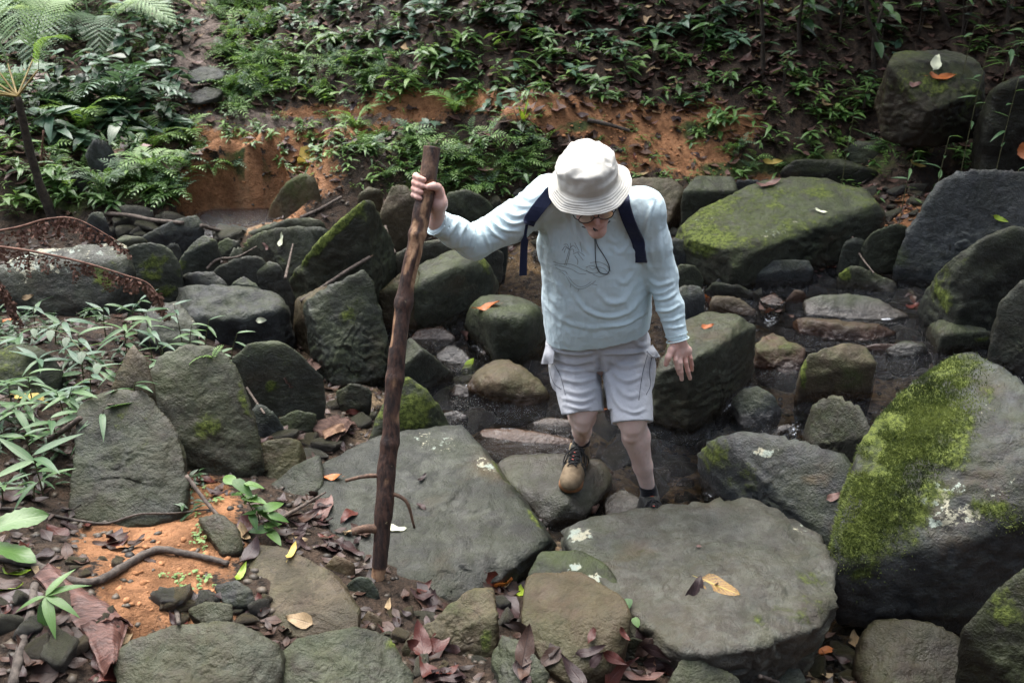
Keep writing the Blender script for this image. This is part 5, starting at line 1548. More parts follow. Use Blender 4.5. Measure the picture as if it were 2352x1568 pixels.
def flap(corners, Ys, nm, bulge=.012):
    c = [at_y(*z5(*p), y) for p, y in zip(corners, Ys)]
    mb = MB()
    n = 9
    g = np.linspace(0, 1, n)
    U, Vv = np.meshgrid(g, g)
    P = ((1 - U) * (1 - Vv))[..., None] * c[0] + (U * (1 - Vv))[..., None] * c[1] + (U * Vv)[..., None] * c[2] + ((1 - U) * Vv)[..., None] * c[3]
    nn = unit(np.cross(c[1] - c[0], c[3] - c[0]))
    nn = nn if nn[1] < 0 else -nn
    P = P + nn * (bulge * np.sin(U * math.pi) * np.sin(Vv * math.pi) + .004 * np.sin(U * 9) * Vv)[..., None]
    for off in (0, -.004):
        v = (P + nn * off).reshape(-1, 3)
        i = (np.arange(n - 1)[:, None] * n + np.arange(n - 1)[None]).ravel()
        mb.add(v, np.stack([i, i + 1, i + n + 1, i + n], -1))
    rim = np.concatenate([P[0], P[1:, -1], P[-1, ::-1][1:], P[::-1, 0][1:]])
    add_tube(mb, rim - nn * .002, .0032, 5, 40)
    link('pocket_flap', mb.mesh('pocket_flap', M['shorts'], True, lambda v: v - ORG), shorts)


flap([(190, 235), (245, 290), (238, 372), (156, 372)], (3.60, 3.55, 3.54, 3.60), 0)
flap([(925, 285), (962, 240), (1012, 322), (965, 322)], (3.50, 3.56, 3.58, 3.50), 0)

# ---- hat: one turned piece with a stitched brim
prof = [(.0, .126), (.03, .125), (.058, .122), (.077, .116), (.091, .105), (.0985, .086), (.1015, .062), (.103, .044), (.1035, .036), (.1045, .030), (.110, .024), (.118, .016), (.126, .009), (.134, .003), (.142, -.002), (.1435, -.004), (.141, -.0055), (.117, .012), (.103, .026)]
pr_ = catmull(np.array(prof), 64)
na = 120
A_ = np.linspace(0, 2 * math.pi, na, endpoint=False)
rr_ = pr_[:, 0][:, None] * (1 + 0 * A_[None]); zz_ = pr_[:, 1][:, None] + 0 * A_[None]
q = np.stack([rr_ * np.cos(A_), rr_ * np.sin(A_), zz_], -1)
brimw = sstep(rr_, .108, .152)
q[..., 2] += brimw * (.010 * np.sin(A_ * 2 + .8) + .006 * np.sin(A_ * 3 + 2.0))[None]
q[..., 1] *= 1.06
crown = (1 - sstep(rr_, .095, .105)) if False else sstep(q[..., 2], .05, .09)
flatq = q.reshape(-1, 3)
wrk = .014 * fbm(flatq * 15, 3, 5) + .014 * ridged(flatq * np.array([13, 13, 26]), 2, 8)
dirn = flatq / (np.linalg.norm(flatq, axis=1)[:, None] + 1e-9)
q = (flatq + dirn * (wrk * (.35 + .65 * crown.ravel()))[:, None]).reshape(q.shape)
hatW = Bc + ha * .010 - hf * .014 + q[..., 0, None] * hs_ + q[..., 1, None] * hf + (q[..., 2, None]) * ha
hv = hatW.reshape(-1, 3)
i = np.arange(len(pr_) - 1)[:, None] * na; j = np.arange(na)[None]
hfc = np.stack([i + j, i + (j + 1) % na, i + na + (j + 1) % na, i + na + j], -1).reshape(-1, 4)
uvh = np.stack([np.broadcast_to(A_ / (2 * math.pi), rr_.shape), rr_ / .155], -1).reshape(-1, 2)
t = NT('hat_canvas')
uv = t.n('ShaderNodeUVMap', 0)
sx = t.n('ShaderNodeSeparateXYZ', None, Vector=uv)
oc = t.n('ShaderNodeTexCoord', 3)
rings = t.math('SINE', t.math('MULTIPLY', sx.outputs[1], 150.0))
onbrim = t.step(sx.outputs[1], .68, .72)
n1 = t.noise(oc, 26.0, 5, .65)
c = t.mix(t.step(n1, .3, .7), (.52, .50, .44), (.61, .595, .535))
bandm = t.math('MULTIPLY', t.step(sx.outputs[1], .655, .665), t.step(sx.outputs[1], .69, .70, 1, 0))
c = t.mix(t.math('MULTIPLY', bandm, .35), c, (.40, .36, .28))
hgt = t.math('ADD', t.math('MULTIPLY', t.math('MULTIPLY', rings, onbrim), .5), t.math('MULTIPLY', n1, .9))
M['hat'] = t.done(t.principled(Base_Color=c, Roughness=.9, Normal=t.bump(hgt, .45, .004), Sheen_Weight=.1, Specular_IOR_Level=.2))
hat = child('bucket_hat', hv, hfc, M['hat'], uv=uvh)
hat['label'] = 'cream bucket hat with stitched brim'
# chin cord hanging on the chest
cd = MB()
c0 = at_y(1363, 524, 3.20)
cpts = [c0, at_y(1367, 560, 3.235), at_y(1368, 600, 3.25), at_y(1376, 623, 3.25), at_y(1394, 628, 3.25), at_y(1399, 612, 3.25), at_y(1386, 585, 3.245), at_y(1371, 560, 3.235), at_y(1366, 527, 3.20)]
pushed = []
for c in catmull(np.array(cpts), 44):
    px, py, _ = to_px(c)
    l, m = hitS(px, py)
    pushed.append(c if l is None else l + m * .0035)
pushed[0], pushed[-1] = cpts[0], cpts[-1]
add_tube(cd, pushed, .0016, 6, 88)
add_tube(cd, [Hc - ha * .10 + hf * .05 - hs_ * .05, Hc - ha * .125 + hf * .062, pushed[0]], .002, 6, 12)
add_tube(cd, [Hc - ha * .10 + hf * .05 + hs_ * .05, Hc - ha * .125 + hf * .062, pushed[0]], .002, 6, 12)
link('chin_cord', cd.mesh('chin_cord', M['dark'], True, lambda v: v - ORG), hat)

# ---- glasses and grey hair round the back of the head
gl = MB(); le = MB()
gc = Hc - ha * .026 + hf * .106
for sgn in (-1, 1):
    ring = [gc + hs_ * (sgn * .034 + .026 * math.cos(a)) + ha * (.019 * math.sin(a)) - hf * (.010 * abs(math.cos(a) * .5 + sgn * .5) if False else .004) for a in np.linspace(0, 2 * math.pi, 22)]
    add_tube(gl, ring, .0017, 6, 44)
    add_tube(gl, [gc + hs_ * sgn * .060 - hf * .004, gc + hs_ * sgn * .074 - hf * .03, Hc - ha * .018 + hs_ * sgn * .080], .0017, 6, 12)
    v = np.array([gc + hs_ * sgn * .034 - hf * .004] + [r_ * .98 + (gc + hs_ * sgn * .034 - hf * .004) * .02 for r_ in ring[:-1]])
    le.add(v, np.array([[0, k, k % 21 + 1] for k in range(1, 22)]))
add_tube(gl, [gc - hs_ * .009, gc + hf * .003, gc + hs_ * .009], .0018, 6, 8)
glasses = link('glasses', gl.mesh('glasses', M['dark'], True, lambda v: v - ORG), person)
t = NT('lens')
M['lens'] = t.done(t.n('ShaderNodeMixShader', 0, Fac=.22, _1=t.n('ShaderNodeBsdfTransparent', 0, Color=(.85, .87, .88)), _2=t.n('ShaderNodeBsdfGlossy', 0, Color=(.9, .9, .92), Roughness=.05)))
link('lens', le.mesh('lens', M['lens'], True, lambda v: v - ORG), glasses)
f = Field(Hc - .16, Hc + .16, .0045)
f.ell(Hc - hf * .012 - ha * .02, (.079, .094, .088), (hs_, hf, ha), 0)
f.cut(Hc + hf * .012, hf)
f.cut(Hc + ha * .03, ha)
f.cut(Hc - ha * .075, -ha)
qv, qf = f.mesh()
M['hair'] = make_plain('grey_hair', (.16, .15, .14), (.34, .33, .31), 60, .7, .8, .006, (1, 1, 6))
child('hair', qv + (qv - Hc) * (.04 * fbm(qv * 60, 2, 4))[:, None], qf, M['hair'])

# ---- shoes
M['shoe'] = make_plain('dusty_tan_leather', (.115, .080, .046), (.235, .175, .105), 22, .8, .5, .006)
M['shoe2'] = make_plain('wet_dark_shoe', (.020, .022, .022), (.060, .058, .050), 22, .6, .5, .006)
M['sole'] = make_plain('rubber_sole', (.17, .075, .030), (.30, .145, .06), 30, .75, .4, .004)
M['sole2'] = make_plain('wet_dark_sole', (.018, .017, .016), (.045, .04, .034), 30, .6, .4, .004)
M['mesh'] = make_plain('dark_shoe_mesh', (.012, .013, .012), (.045, .045, .036), 120, .75, .6, .003)
M['lace'] = fabric('black_lace', (.006, .006, .007), (.014, .014, .015), .8)
M['grey_trim'] = make_plain('olive_grey_trim', (.085, .080, .058), (.14, .13, .095), 50, .8, .3)
M['logo'] = make_plain('orange_badge', (.42, .06, .025), (.46, .07, .03), 50, .6, .1)
M['pink'] = make_plain('red_lace_loop', (.50, .09, .07), (.55, .11, .08), 50, .6, .1)


def make_shoe(A, heel, toe, zs, mats, label):
    KA = KR if A is AR else KL
    upm, som = mats
    fx = toe - heel; Lf = np.linalg.norm(fx[:2]); fx = np.array([fx[0], fx[1], 0]) / Lf
    sx_ = np.array([-fx[1], fx[0], 0.0]); up = np.array([0, 0, 1.0])
    def at(a, s, z): return heel * np.array([1, 1, 0]) + fx * (a * Lf) + sx_ * s + up * (zs + z)
    f = Field(np.minimum(heel, toe) * np.array([1, 1, 0]) + np.array([-.1, -.1, zs - .03]), np.maximum(heel, toe) * np.array([1, 1, 0]) + np.array([.1, .1, zs + .17]), .0032)
    f.ell(at(.16, 0, .05), (.048, .037, .048), (fx, sx_, up), .02)
    f.ell(at(.76, .004, .043), (.072, .047, .034), (fx, sx_, up), .02)
    f.ell(at(.88, .004, .036), (.042, .041, .031), (fx, sx_, up), .02)
    f.cone(at(.16, 0, .045), at(.7, .003, .04), .038, .040, .02)
    f.cone(at(.30, 0, .095), at(.62, .002, .062), .034, .032, .03)
    f.chain([at(.20, 0, .06), at(.20, 0, .10)], [.043, .042], .02)
    f.cut(at(.2, 0, .112), unit(up * 1 - fx * .28))
    f.cut(at(.5, 0, .012), -up)
    V, F = f.mesh()
    V = smooth_mesh(V, F, 1)
    Nn = qnormals(V, F)
    V = V + Nn * (.0015 * fbm(V * 40, 2, 3))[:, None]
    sh = child('hiking_shoe', V, F, upm); sh['label'] = label
    bv = BVHTree.FromPolygons([Vector(v) for v in V], [tuple(int(i) for i in q) for q in F])
    # sole with a lip that climbs over the toe
    out = np.array([(0.0, .0), (.03, .026), (.12, .037), (.3, .036), (.5, .040), (.7, .049), (.84, .050), (.95, .036), (1.0, .012), (1.015, 0)])
    oo = catmull(out, 40)
    loop = [at(a, s, 0) for a, s in oo] + [at(a, -s * .96, 0) for a, s in oo[::-1][1:-1]]
    loop = np.array(loop); m = len(loop)
    tt = ((loop - heel) @ fx) / Lf
    rise = .022 + .016 * sstep(tt, .86, 1.0) + .010 * (1 - sstep(tt, .0, .12))
    ctr = at(.5, 0, 0)
    def lp(sc, z): return ctr + (loop - ctr) * np.array([sc, sc, 1]) + up * np.asarray(z)[..., None] if np.ndim(z) else ctr + (loop - ctr) * np.array([sc, sc, 1]) + up * z
    rings = [lp(.93, 0.0), lp(1.0, 0.003), lp(1.015, rise * .55), lp(1.0, rise), lp(.93, rise + .003)]
    v = np.concatenate(rings + [ctr[None] , (ctr + up * .03)[None]])
    k = np.arange(m)
    fs = [np.stack([r * m + k, r * m + (k + 1) % m, (r + 1) * m + (k + 1) % m, (r + 1) * m + k], -1) for r in range(4)]
    tri = np.concatenate([np.stack([np.full(m, 5 * m), (k + 1) % m, k], -1), np.stack([np.full(m, 5 * m + 1), 4 * m + k, 4 * m + (k + 1) % m], -1)])
    link('sole', mesh_np('sole', v - ORG, [np.concatenate(fs), tri], som, True), sh)
    # dark lace panel, laces, badge
    def top(a, s, off=.001):
        o = Vector(at(a, s, .3))
        l, n_, _, _ = bv.ray_cast(o, Vector((0, 0, -1)))
        return (np.array(l) + np.array(n_) * off) if l is not None else at(a, s, .06)
    def panel(a0, a1, w0, w1, off, nm, mt, par, n=12, mcol=7):
        g = np.array([[top(a0 + (a1 - a0) * i / (n - 1), (w0 + (w1 - w0) * i / (n - 1)) * (2 * j / (mcol - 1) - 1) * (1 if i < n - 2 else .7), off) for j in range(mcol)] for i in range(n)])
        v = g.reshape(-1, 3)
        i = (np.arange(n - 1)[:, None] * mcol + np.arange(mcol - 1)[None]).ravel()
        return link(nm, mesh_np(nm, v - ORG, np.stack([i, i + 1, i + mcol + 1, i + mcol], -1), mt, True), par)
    panel(.27, .70, .031, .024, .0022, 'tongue', M['mesh'], sh)
    panel(.27, .335, .020, .020, .0048, 'tongue_trim', M['grey_trim'], sh, 5, 5)
    panel(.285, .322, .011, .011, .0066, 'badge', M['logo'], sh, 4, 4)
    tx = bpy.data.curves.new('badge_text', 'FONT'); tx.body = 'KEEN'; tx.size = .0085; tx.align_x = 'CENTER'; tx.align_y = 'CENTER'; tx.extrude = .0003
    to = link('badge_lettering', tx, sh)
    tp = top(.303, 0, .0076); tn = unit(np.cross(sx_, top(.33, 0) - top(.28, 0))); tn = tn if tn[2] > 0 else -tn
    xx = np.cross(fx, tn); yy = np.cross(tn, xx)
    xx = unit(-xx) if xx[0] < 0 and fx[1] < 0 else unit(xx)
    yy = unit(np.cross(tn, xx))
    to.matrix_local = Matrix(((xx[0], yy[0], tn[0], tp[0] - ORG[0]), (xx[1], yy[1], tn[1], tp[1] - ORG[1]), (xx[2], yy[2], tn[2], tp[2] - ORG[2]), (0, 0, 0, 1)))
    tx.materials.append(M['lace'])
    tm = bpy.data.meshes.new_from_object(to); mw = to.matrix_local.copy(); bpy.data.objects.remove(to)
    to = link('badge_lettering', tm, sh); to.matrix_local = mw
    lc = MB(); lr = MB()
    for k_ in range(5):
        a0 = .38 + .07 * k_; s0 = .023 - .001 * k_
        add_tube(lc, [top(a0, -s0, .003), top(a0 + .02, -s0 * .3, .005), top(a0 + .05, s0 * .5, .005), top(a0 + .065, s0, .003)], .0026, 6, 12)
        add_tube(lc, [top(a0, s0, .003), top(a0 + .02, s0 * .3, .0065), top(a0 + .05, -s0 * .5, .0065), top(a0 + .065, -s0, .003)], .0026, 6, 12)
        if 0 < k_ < 4:
            add_tube(lr, [top(a0 + .03, -.006, .0075), top(a0 + .045, 0, .008)], .0022, 6, 5)
    for sg in (-1, 1):
        add_tube(lc, [top(.37, 0, .006), top(.44, sg * .03, .012), top(.56, sg * .040, .010), top(.62, sg * .030, .008), top(.54, sg * .022, .010), top(.38, 0, .007)], .0026, 6, 28)
        add_tube(lc, [top(.37, 0, .006), top(.42, sg * .022, .009), top(.5, sg * .044, .006), top(.60, sg * .046, .003)], .0026, 6, 20)
    link('lace', lc.mesh('lace', M['lace'], True, lambda v: v - ORG), sh)
    link('lace_loop', lr.mesh('lace_loop', M['pink'], True, lambda v: v - ORG), sh)
    # overlay straps at the sides
    ov = MB()
    for sg in (-1, 1):
        for a0, a1 in ((.34, .22), (.5, .46), (.62, .66)):
            P = []
            for q_ in np.linspace(0, 1, 7):
                o = at(a0 + (a1 - a0) * q_, sg * (.022 + .12 * 0), .09)
                z = .085 * (1 - q_) + .03 * q_
                oo_ = at(a0 + (a1 - a0) * q_, sg * .12, z)
                l, n_, _, _ = bv.ray_cast(Vector(oo_), Vector(-sx_ * sg))
                if l is not None: P.append(np.array(l) + sx_ * sg * .001)
            if len(P) > 3: add_tube(ov, P, .0035, 6, 12)
    if ov.n: link('side_strap', ov.mesh('side_strap', M['mesh'], True, lambda v: v - ORG), sh)
    # sock
    sm = MB()
    add_tube(sm, [at(.2, 0, .06), A * .5 + at(.2, 0, .11) * .5, A + unit(KA - A) * .012, A + unit(KA - A) * .038], [.040, .038, .035, .0345], 20, 20, True, .02, 3)
    for dz in (.0, .008):
        ring = [A + unit(KA - A) * (.036 - dz) + np.array([math.cos(t_), math.sin(t_), 0]) * .0345 for t_ in np.linspace(0, 2 * math.pi, 25)]
        add_tube(sm, ring, .003, 6, 36)
    sk = link('sock', sm.mesh('sock', M['sock'], True, lambda v: v - ORG), person)
    return sh


toeR = at_z(1304, 1122, .10)
heelR = np.array([AR[0] + .006, AR[1] + .045, 0])
make_shoe(AR, heelR, toeR, .078, (M['shoe'], M['sole']), 'dusty tan hiking shoe with orange toe rim and black laces')
heelL = np.array([AL[0] - .004, AL[1] + .045, 0])
toeL = heelL + unit(np.array([.12, -1, 0])) * .29
make_shoe(AL, heelL, toeL, -.058, (M['shoe2'], M['sole2']), 'wet dark hiking shoe in the stream')
rock('stone', 'submerged grey stone under the man\'s dark shoe', None, 'g', 4, 16, .4, 2, 0, 0, .3, 0, .2, wet=.5, group=B, cat='rock',
     world=[heelL + np.array([x, y, z]) for x, y, z in ((-.12, .06, -.062), (.12, .07, -.062), (.17, -.15, -.06), (.12, -.34, -.062), (-.10, -.33, -.062), (-.17, -.14, -.061), (-.2, -.1, -.16), (.2, -.1, -.16))])

# ---- walking stick
st = MB()
spts = [at_y(x, y_, 2.79 + (3.27 - 2.79) * (1345 - y_) / 1007.0) for x, y_ in ((867, 1350), (880, 1220), (889, 1100), (897, 980), (907, 850), (927, 700), (953, 560), (972, 470), (983, 420), (991, 338))]
nS, sg_ = 260, 28
P = catmull(np.array(spts), nS)
_t = np.linspace(0, 1, nS) * 9
P[:, 0] += .006 * fbm(np.stack([_t, 0 * _t, 0 * _t], -1), 2, 71); P[:, 1] += .006 * fbm(np.stack([_t, 0 * _t, 0 * _t + 9], -1), 2, 72)
tt = np.linspace(0, 1, nS)
rad = sum(.0045 * np.exp(-((tt - c_) / .012) ** 2) for c_ in (.30, .43, .56, .69, .85)) + .84 * np.interp(tt, [0, .01, .05, .12, .145, .2, .235, .3, .5, .8, .98, 1], [.020, .027, .030, .031, .036, .032, .035, .031, .0315, .032, .031, .029])
x, y, z = frame_from(sd)
aa = np.linspace(0, 2 * math.pi, sg_, endpoint=False)
ring = P[:, None] + (rad[:, None] * np.ones(sg_))[..., None] * (np.cos(aa)[None, :, None] * y + np.sin(aa)[None, :, None] * z)
rv = ring.reshape(-1, 3); cc = np.repeat(P, sg_, 0)
loc_ = np.stack([(rv - cc) @ y, (rv - cc) @ z, np.repeat(tt, sg_) * 1.55], -1)
bark = sstep(fbm(loc_ * np.array([22, 22, 5.0]), 3, 44), .02, .12)          # bark still on, or peeled to wood
bark = np.where(loc_[:, 2] > 1.40, np.maximum(bark, .8), bark)
bark = np.where(loc_[:, 2] < .75, np.maximum(bark, sstep(fbm(loc_ * np.array([22, 22, 9.0]), 3, 45), -.35, -.2)), bark)
bark = np.where(loc_[:, 2] < .06, bark * .2, bark)
dsp = .0024 * bark + .0030 * fbm(loc_ * np.array([60, 60, 14]), 3, 46) + .0040 * fbm(loc_ * np.array([20, 20, 10]), 2, 47)
rv = rv + (rv - cc) / (np.linalg.norm(rv - cc, axis=1)[:, None]) * dsp[:, None]
rv = np.vstack([rv, P[0], P[-1] + sd * .003])
i = np.arange(nS - 1)[:, None] * sg_; j = np.arange(sg_)[None]
sq = np.stack([i + j, i + (j + 1) % sg_, i + sg_ + (j + 1) % sg_, i + sg_ + j], -1).reshape(-1, 4)
jj = np.arange(sg_)
stri = np.concatenate([np.stack([np.full(sg_, nS * sg_), (jj + 1) % sg_, jj], -1), np.stack([np.full(sg_, nS * sg_ + 1), (nS - 1) * sg_ + jj, (nS - 1) * sg_ + (jj + 1) % sg_], -1)])
t = NT('stick_bark')
oc = t.n('ShaderNodeTexCoord', 3)
mp = t.n('ShaderNodeMapping', 0, Vector=oc, Scale=(1, 1, .22))
n1 = t.noise(mp, 60, 6, .65); n2 = t.noise(oc, 26, 6, .7); n3 = t.noise(mp, 200, 3, .6)
bk_ = t.mix(t.step(n1, .35, .68), (.016, .008, .006), (.088, .042, .027))
wd = t.mix(t.step(n1, .3, .7), (.17, .080, .042), (.44, .27, .15))
wd = t.mix(t.step(n2, .52, .7, 0, .6), wd, (.055, .026, .015))
c = t.mix(t.attr('bark'), wd, bk_)
c = t.mix(t.step(t.noise(oc, 42, 4, .75), .66, .72, 0, .8), c, (.34, .28, .17))
M['stick'] = t.done(t.principled(Base_Color=c, Roughness=.7, Normal=t.bump(t.math('ADD', n1, t.math('MULTIPLY', n3, .6)), .7, .006)))
smid = S_bot.copy()
stick = link('walking_stick', mesh_np('walking_stick', rv - smid, [sq, stri], M['stick'], True, None, {'bark': np.concatenate([bark, [0, 1]])}), None, smid)
tag(stick, 'thick rough branch used as walking stick, planted on the flat slab', 'walking stick')
def stub(a, b_, c_, r0, r1, nm='branch_stub'):
    mb = MB(); add_tube(mb, [a, b_, c_], [r0, (r0 + r1) / 2, r1], 10, 16, True, .25, 5)
    link(nm, mesh_np(nm, np.concatenate(mb.v) - smid, [np.concatenate(mb.f4), np.concatenate(mb.f3)], M['stick'], True, None, {'bark': np.full(mb.n, .8)}), stick)
def on_stick(py):
    k = np.argmin(np.abs(to_px(P)[:, 1] - py)); return P[k]
s1, s2, s3 = on_stick(1214), on_stick(1090), on_stick(1128)
dY = lambda p, x, y, Y: at_y(x, y, p[1] + Y)
stub(s1, dY(s1, 842, 1214, -.015), dY(s1, 808, 1221, -.03), .019, .013)
stub(s2, dY(s2, 835, 1094, -.01), dY(s2, 793, 1104, -.02), .009, .0055)
stub(s3, dY(s3, 932, 1150, -.02), dY(s3, 952, 1212, -.04), .008, .004)

# ---- backpack on his back, straps over the shoulders
bc_ = Pv + w_ * (TL * .60) - v_ * .21
f = Field(bc_ - .36, bc_ + .36, .007)
sl, X, Y, Z = f.box(f.lo, f.lo + f.h * f.n)
x, y, z = X - bc_[0], Y - bc_[1], Z - bc_[2]
pu = np.abs(x * u_[0] + y * u_[1] + z * u_[2]) - .115; pv_ = np.abs(x * v_[0] + y * v_[1] + z * v_[2]) - .055; pw = np.abs(x * w_[0] + y * w_[1] + z * w_[2]) - .19
dbox = np.sqrt(np.maximum(pu, 0) ** 2 + np.maximum(pv_, 0) ** 2 + np.maximum(pw, 0) ** 2) + np.minimum(np.maximum(pu, np.maximum(pv_, pw)), 0) - .035
f.d = dbox.astype(np.float32)
kV, kF = f.mesh()
kN = qnormals(kV, kF)
kV = kV + kN * (.006 * fbm(kV * 9, 3, 60))[:, None]
pack = link('backpack', mesh_np('backpack', kV - bc_, kF, M['navy'], True), None, bc_)
tag(pack, 'navy backpack worn on the man\'s back, two straps coming over his shoulders', 'backpack')
def ribbon(P, Nn, w, th=.004):
    T = np.gradient(P, axis=0); T /= np.linalg.norm(T, axis=1)[:, None]
    S_ = np.cross(T, Nn); S_ /= np.linalg.norm(S_, axis=1)[:, None]
    w = np.broadcast_to(w, (len(P),))[:, None]
    rows = [P - S_ * w / 2, P + S_ * w / 2, P + S_ * w / 2 + Nn * th, P - S_ * w / 2 + Nn * th]
    v = np.stack(rows, 1).reshape(-1, 3)
    i = np.arange(len(P) - 1)[:, None] * 4; j = np.arange(4)[None]
    return v, np.stack([i + j, i + (j + 1) % 4, i + 4 + (j + 1) % 4, i + 4 + j], -1).reshape(-1, 4)


def strap(L, w, top_pts, tail=None):
    P_, N_ = surf_line([z4(*p) for p in L], 26, bvS, .004)
    pre = np.array(top_pts); pn = np.array([unit(w_ + v_ * .2)] * len(pre))
    P2 = np.vstack([pre, P_]); N2 = np.vstack([pn, N_])
    P2 = catmull(P2[::2], 48); N2 = np.stack([np.interp(np.linspace(0, 1, 48), np.linspace(0, 1, len(N2)), N2[:, k]) for k in range(3)], -1)
    for _ in range(4):
        N2[1:-1] = (N2[:-2] + N2[1:-1] + N2[2:]) / 3; P2[1:-1] = .25 * P2[:-2] + .5 * P2[1:-1] + .25 * P2[2:]
    N2 /= np.linalg.norm(N2, axis=1)[:, None]
    v, fq = ribbon(P2 + N2 * .002, N2, w, .007)
    return link('strap', mesh_np('strap', v - bc_, fq, M['navy'], False), pack), P2, N2


sp, P2, N2 = strap([(1108, 455), (1060, 520), (1000, 590), (945, 650), (922, 700)], .046, [Nk - u_ * .10 - v_ * .12 - w_ * .06, Nk - u_ * .115 - v_ * .05 + w_ * .0, Nk - u_ * .118 + v_ * .01 + w_ * .012])
e0 = P2[-1]
tl = np.array([e0 + np.array([-.004, 0, 0]), e0 + np.array([-.010, .006, -.05]), e0 + np.array([-.014, .015, -.11]), e0 + np.array([-.016, .02, -.20])])
tl = catmull(tl, 16)
v, fq = ribbon(tl, np.array([unit(np.array([.25, -1, .1]))] * 16), np.interp(np.linspace(0, 1, 16), [0, .3, .4, 1], [.010, .010, .026, .028]), .003)
link('strap_tail', mesh_np('strap_tail', v - bc_, fq, M['navy'], False), pack)
strap([(1612, 500), (1640, 600), (1680, 700), (1722, 790), (1748, 880), (1752, 960)], .046, [Nk + u_ * .09 - v_ * .12 - w_ * .06, Nk + u_ * .10 - v_ * .05 + w_ * .0, Nk + u_ * .105 + v_ * .01 + w_ * .012])
# ================================================================== LOOKING UP SURFACES
_near = (gv[:, 1] > .8) & (gv[:, 1] < 14) & (np.abs(gv[:, 0]) < 6.5)
_gfk = _near[gf].all(1)
_gused = np.unique(gf[_gfk]); _gm = -np.ones(len(gv), int); _gm[_gused] = np.arange(len(_gused))
_V = [gv[_gused]]; _F = [tuple(int(k) for k in q) for q in _gm[gf[_gfk]]]
bv_ground = BVHTree.FromPolygons([Vector(v) for v in _V[0]], _F)
_off = len(_V[0]); _Vr = []; _Fr = []; _o = 0
for G, F in rock_bvh_src:
    _Vr.append(G); _Fr.append(F + _o); _o += len(G)
_Vr = np.concatenate(_Vr); _Fr = np.concatenate(_Fr)
bv_rock = BVHTree.FromPolygons(_Vr.tolist(), _Fr.tolist())


def hit(px, py, ground_only=False):
    d = Vector(ray(px, py)).normalized()
    g = bv_ground.ray_cast(Vector(CAM), d)
    r = bv_rock.ray_cast(Vector(CAM), d) if not ground_only else (None,) * 4
    if r[0] is not None and (g[0] is None or r[3] < g[3]):
        return np.array(r[0]), np.array(r[1]) * (1 if r[1].dot(d) < 0 else -1), 'rock'
    if g[0] is not None:
        return np.array(g[0]), np.array(g[1]) * (1 if g[1].z > 0 else -1), 'ground'
    return None, None, None


def drop(x, y, top=6.0):
    """first surface under a point"""
    o = Vector((x, y, top)); d = Vector((0, 0, -1))
    g = bv_ground.ray_cast(o, d); r = bv_rock.ray_cast(o, d)
    if r[0] is not None and (g[0] is None or r[3] < g[3]):
        return np.array(r[0]), np.array(r[1]), 'rock'
    if g[0] is not None:
        return np.array(g[0]), np.array(g[1]) * (1 if g[1].z > 0 else -1), 'ground'
    return None, None, None


# the stream, with foam and painted glints where it meets stone
wx_, wy_ = np.arange(-1.1, 3.2, .018), np.arange(2.0, 6.3, .018)
WX, WY = np.meshgrid(wx_, wy_)
WZ = water_z(WX, WY).reshape(WX.shape)
WG = ground_z(WX, WY).reshape(WX.shape)
wv = np.stack([WX.ravel(), WY.ravel(), (WZ + .006 * fbm(np.stack([WX.ravel() * 5, WY.ravel() * 9, 0 * WX.ravel()], -1), 3, 3).reshape(WX.shape)).ravel()], -1)
n_ = len(wx_)
ii = (np.arange(len(wy_) - 1)[:, None] * n_ + np.arange(n_ - 1)[None, :]).ravel()
wf = np.stack([ii, ii + 1, ii + n_ + 1, ii + n_], -1)
wet_ok = (WZ.ravel() > WG.ravel() - .03)
keep = wet_ok[wf].any(1)
wf = wf[keep]
used = np.unique(wf)
remap = -np.ones(len(wv), int)
remap[used] = np.arange(len(used))
wp_ = to_px(wv[used])
foam_glint = np.zeros(len(used)); wv_ = wv[used]
for b in [(1825, 985, 26, 38, 30), (1790, 1040, 40, 24, 0), (1770, 735, 25, 40, 60), (1770, 790, 20, 40), (1100, 800, 40, 16, 30), (1210, 810, 50, 12, 10), (1000, 1000, 40, 10), (1640, 1060, 60, 30, 10), (1730, 900, 30, 30), (1640, 1130, 60, 30)]:
    foam_glint = np.maximum(foam_glint, .62 * blob(wp_[:, 0], wp_[:, 1], *b))
near_ = np.array([(lambda r: r[3] if r[3] is not None else 9.0)(bv_rock.find_nearest(Vector(q), .06)) for q in wv_])
edge = np.exp(-(near_ / .022) ** 2) * np.clip(.15 + 1.5 * fbm(wv_ * 5, 3, 55), 0, 1)
wv_[:, 2] += (.010 * fbm(wv_ * np.array([13, 22, 1]), 3, 56)) * (.35 + 2 * foam_glint)
foam_glint = np.maximum(foam_glint, .85 * edge)  # sky sparkle along the stones, painted in with the white water
wv[used] = wv_
stream = link('water', mesh_np('water', wv[used], remap[wf], M['water'], True, None, {'foam_glint': foam_glint}))
tag(stream, 'shallow brown clear stream running between the boulders', None, None, 'structure')

# ================================================================== LEAVES
def wshape(kind, t):
    if kind == 'lance': return np.sin(np.pi * t ** .75) ** .9 * (1 - .25 * t)
    if kind == 'ovate': return np.sin(np.pi * t ** .62) ** .75
    if kind == 'round': return np.sqrt(np.clip(1 - (2 * t - 1) ** 2, 0, 1)) ** .9
    if kind == 'obov': return np.sin(np.pi * t ** 1.35) ** .8
    if kind == 'grass': return np.minimum(1, t * 7) ** .6 * (1 - t) ** .55 * 1.05
    return np.sin(np.pi * t)


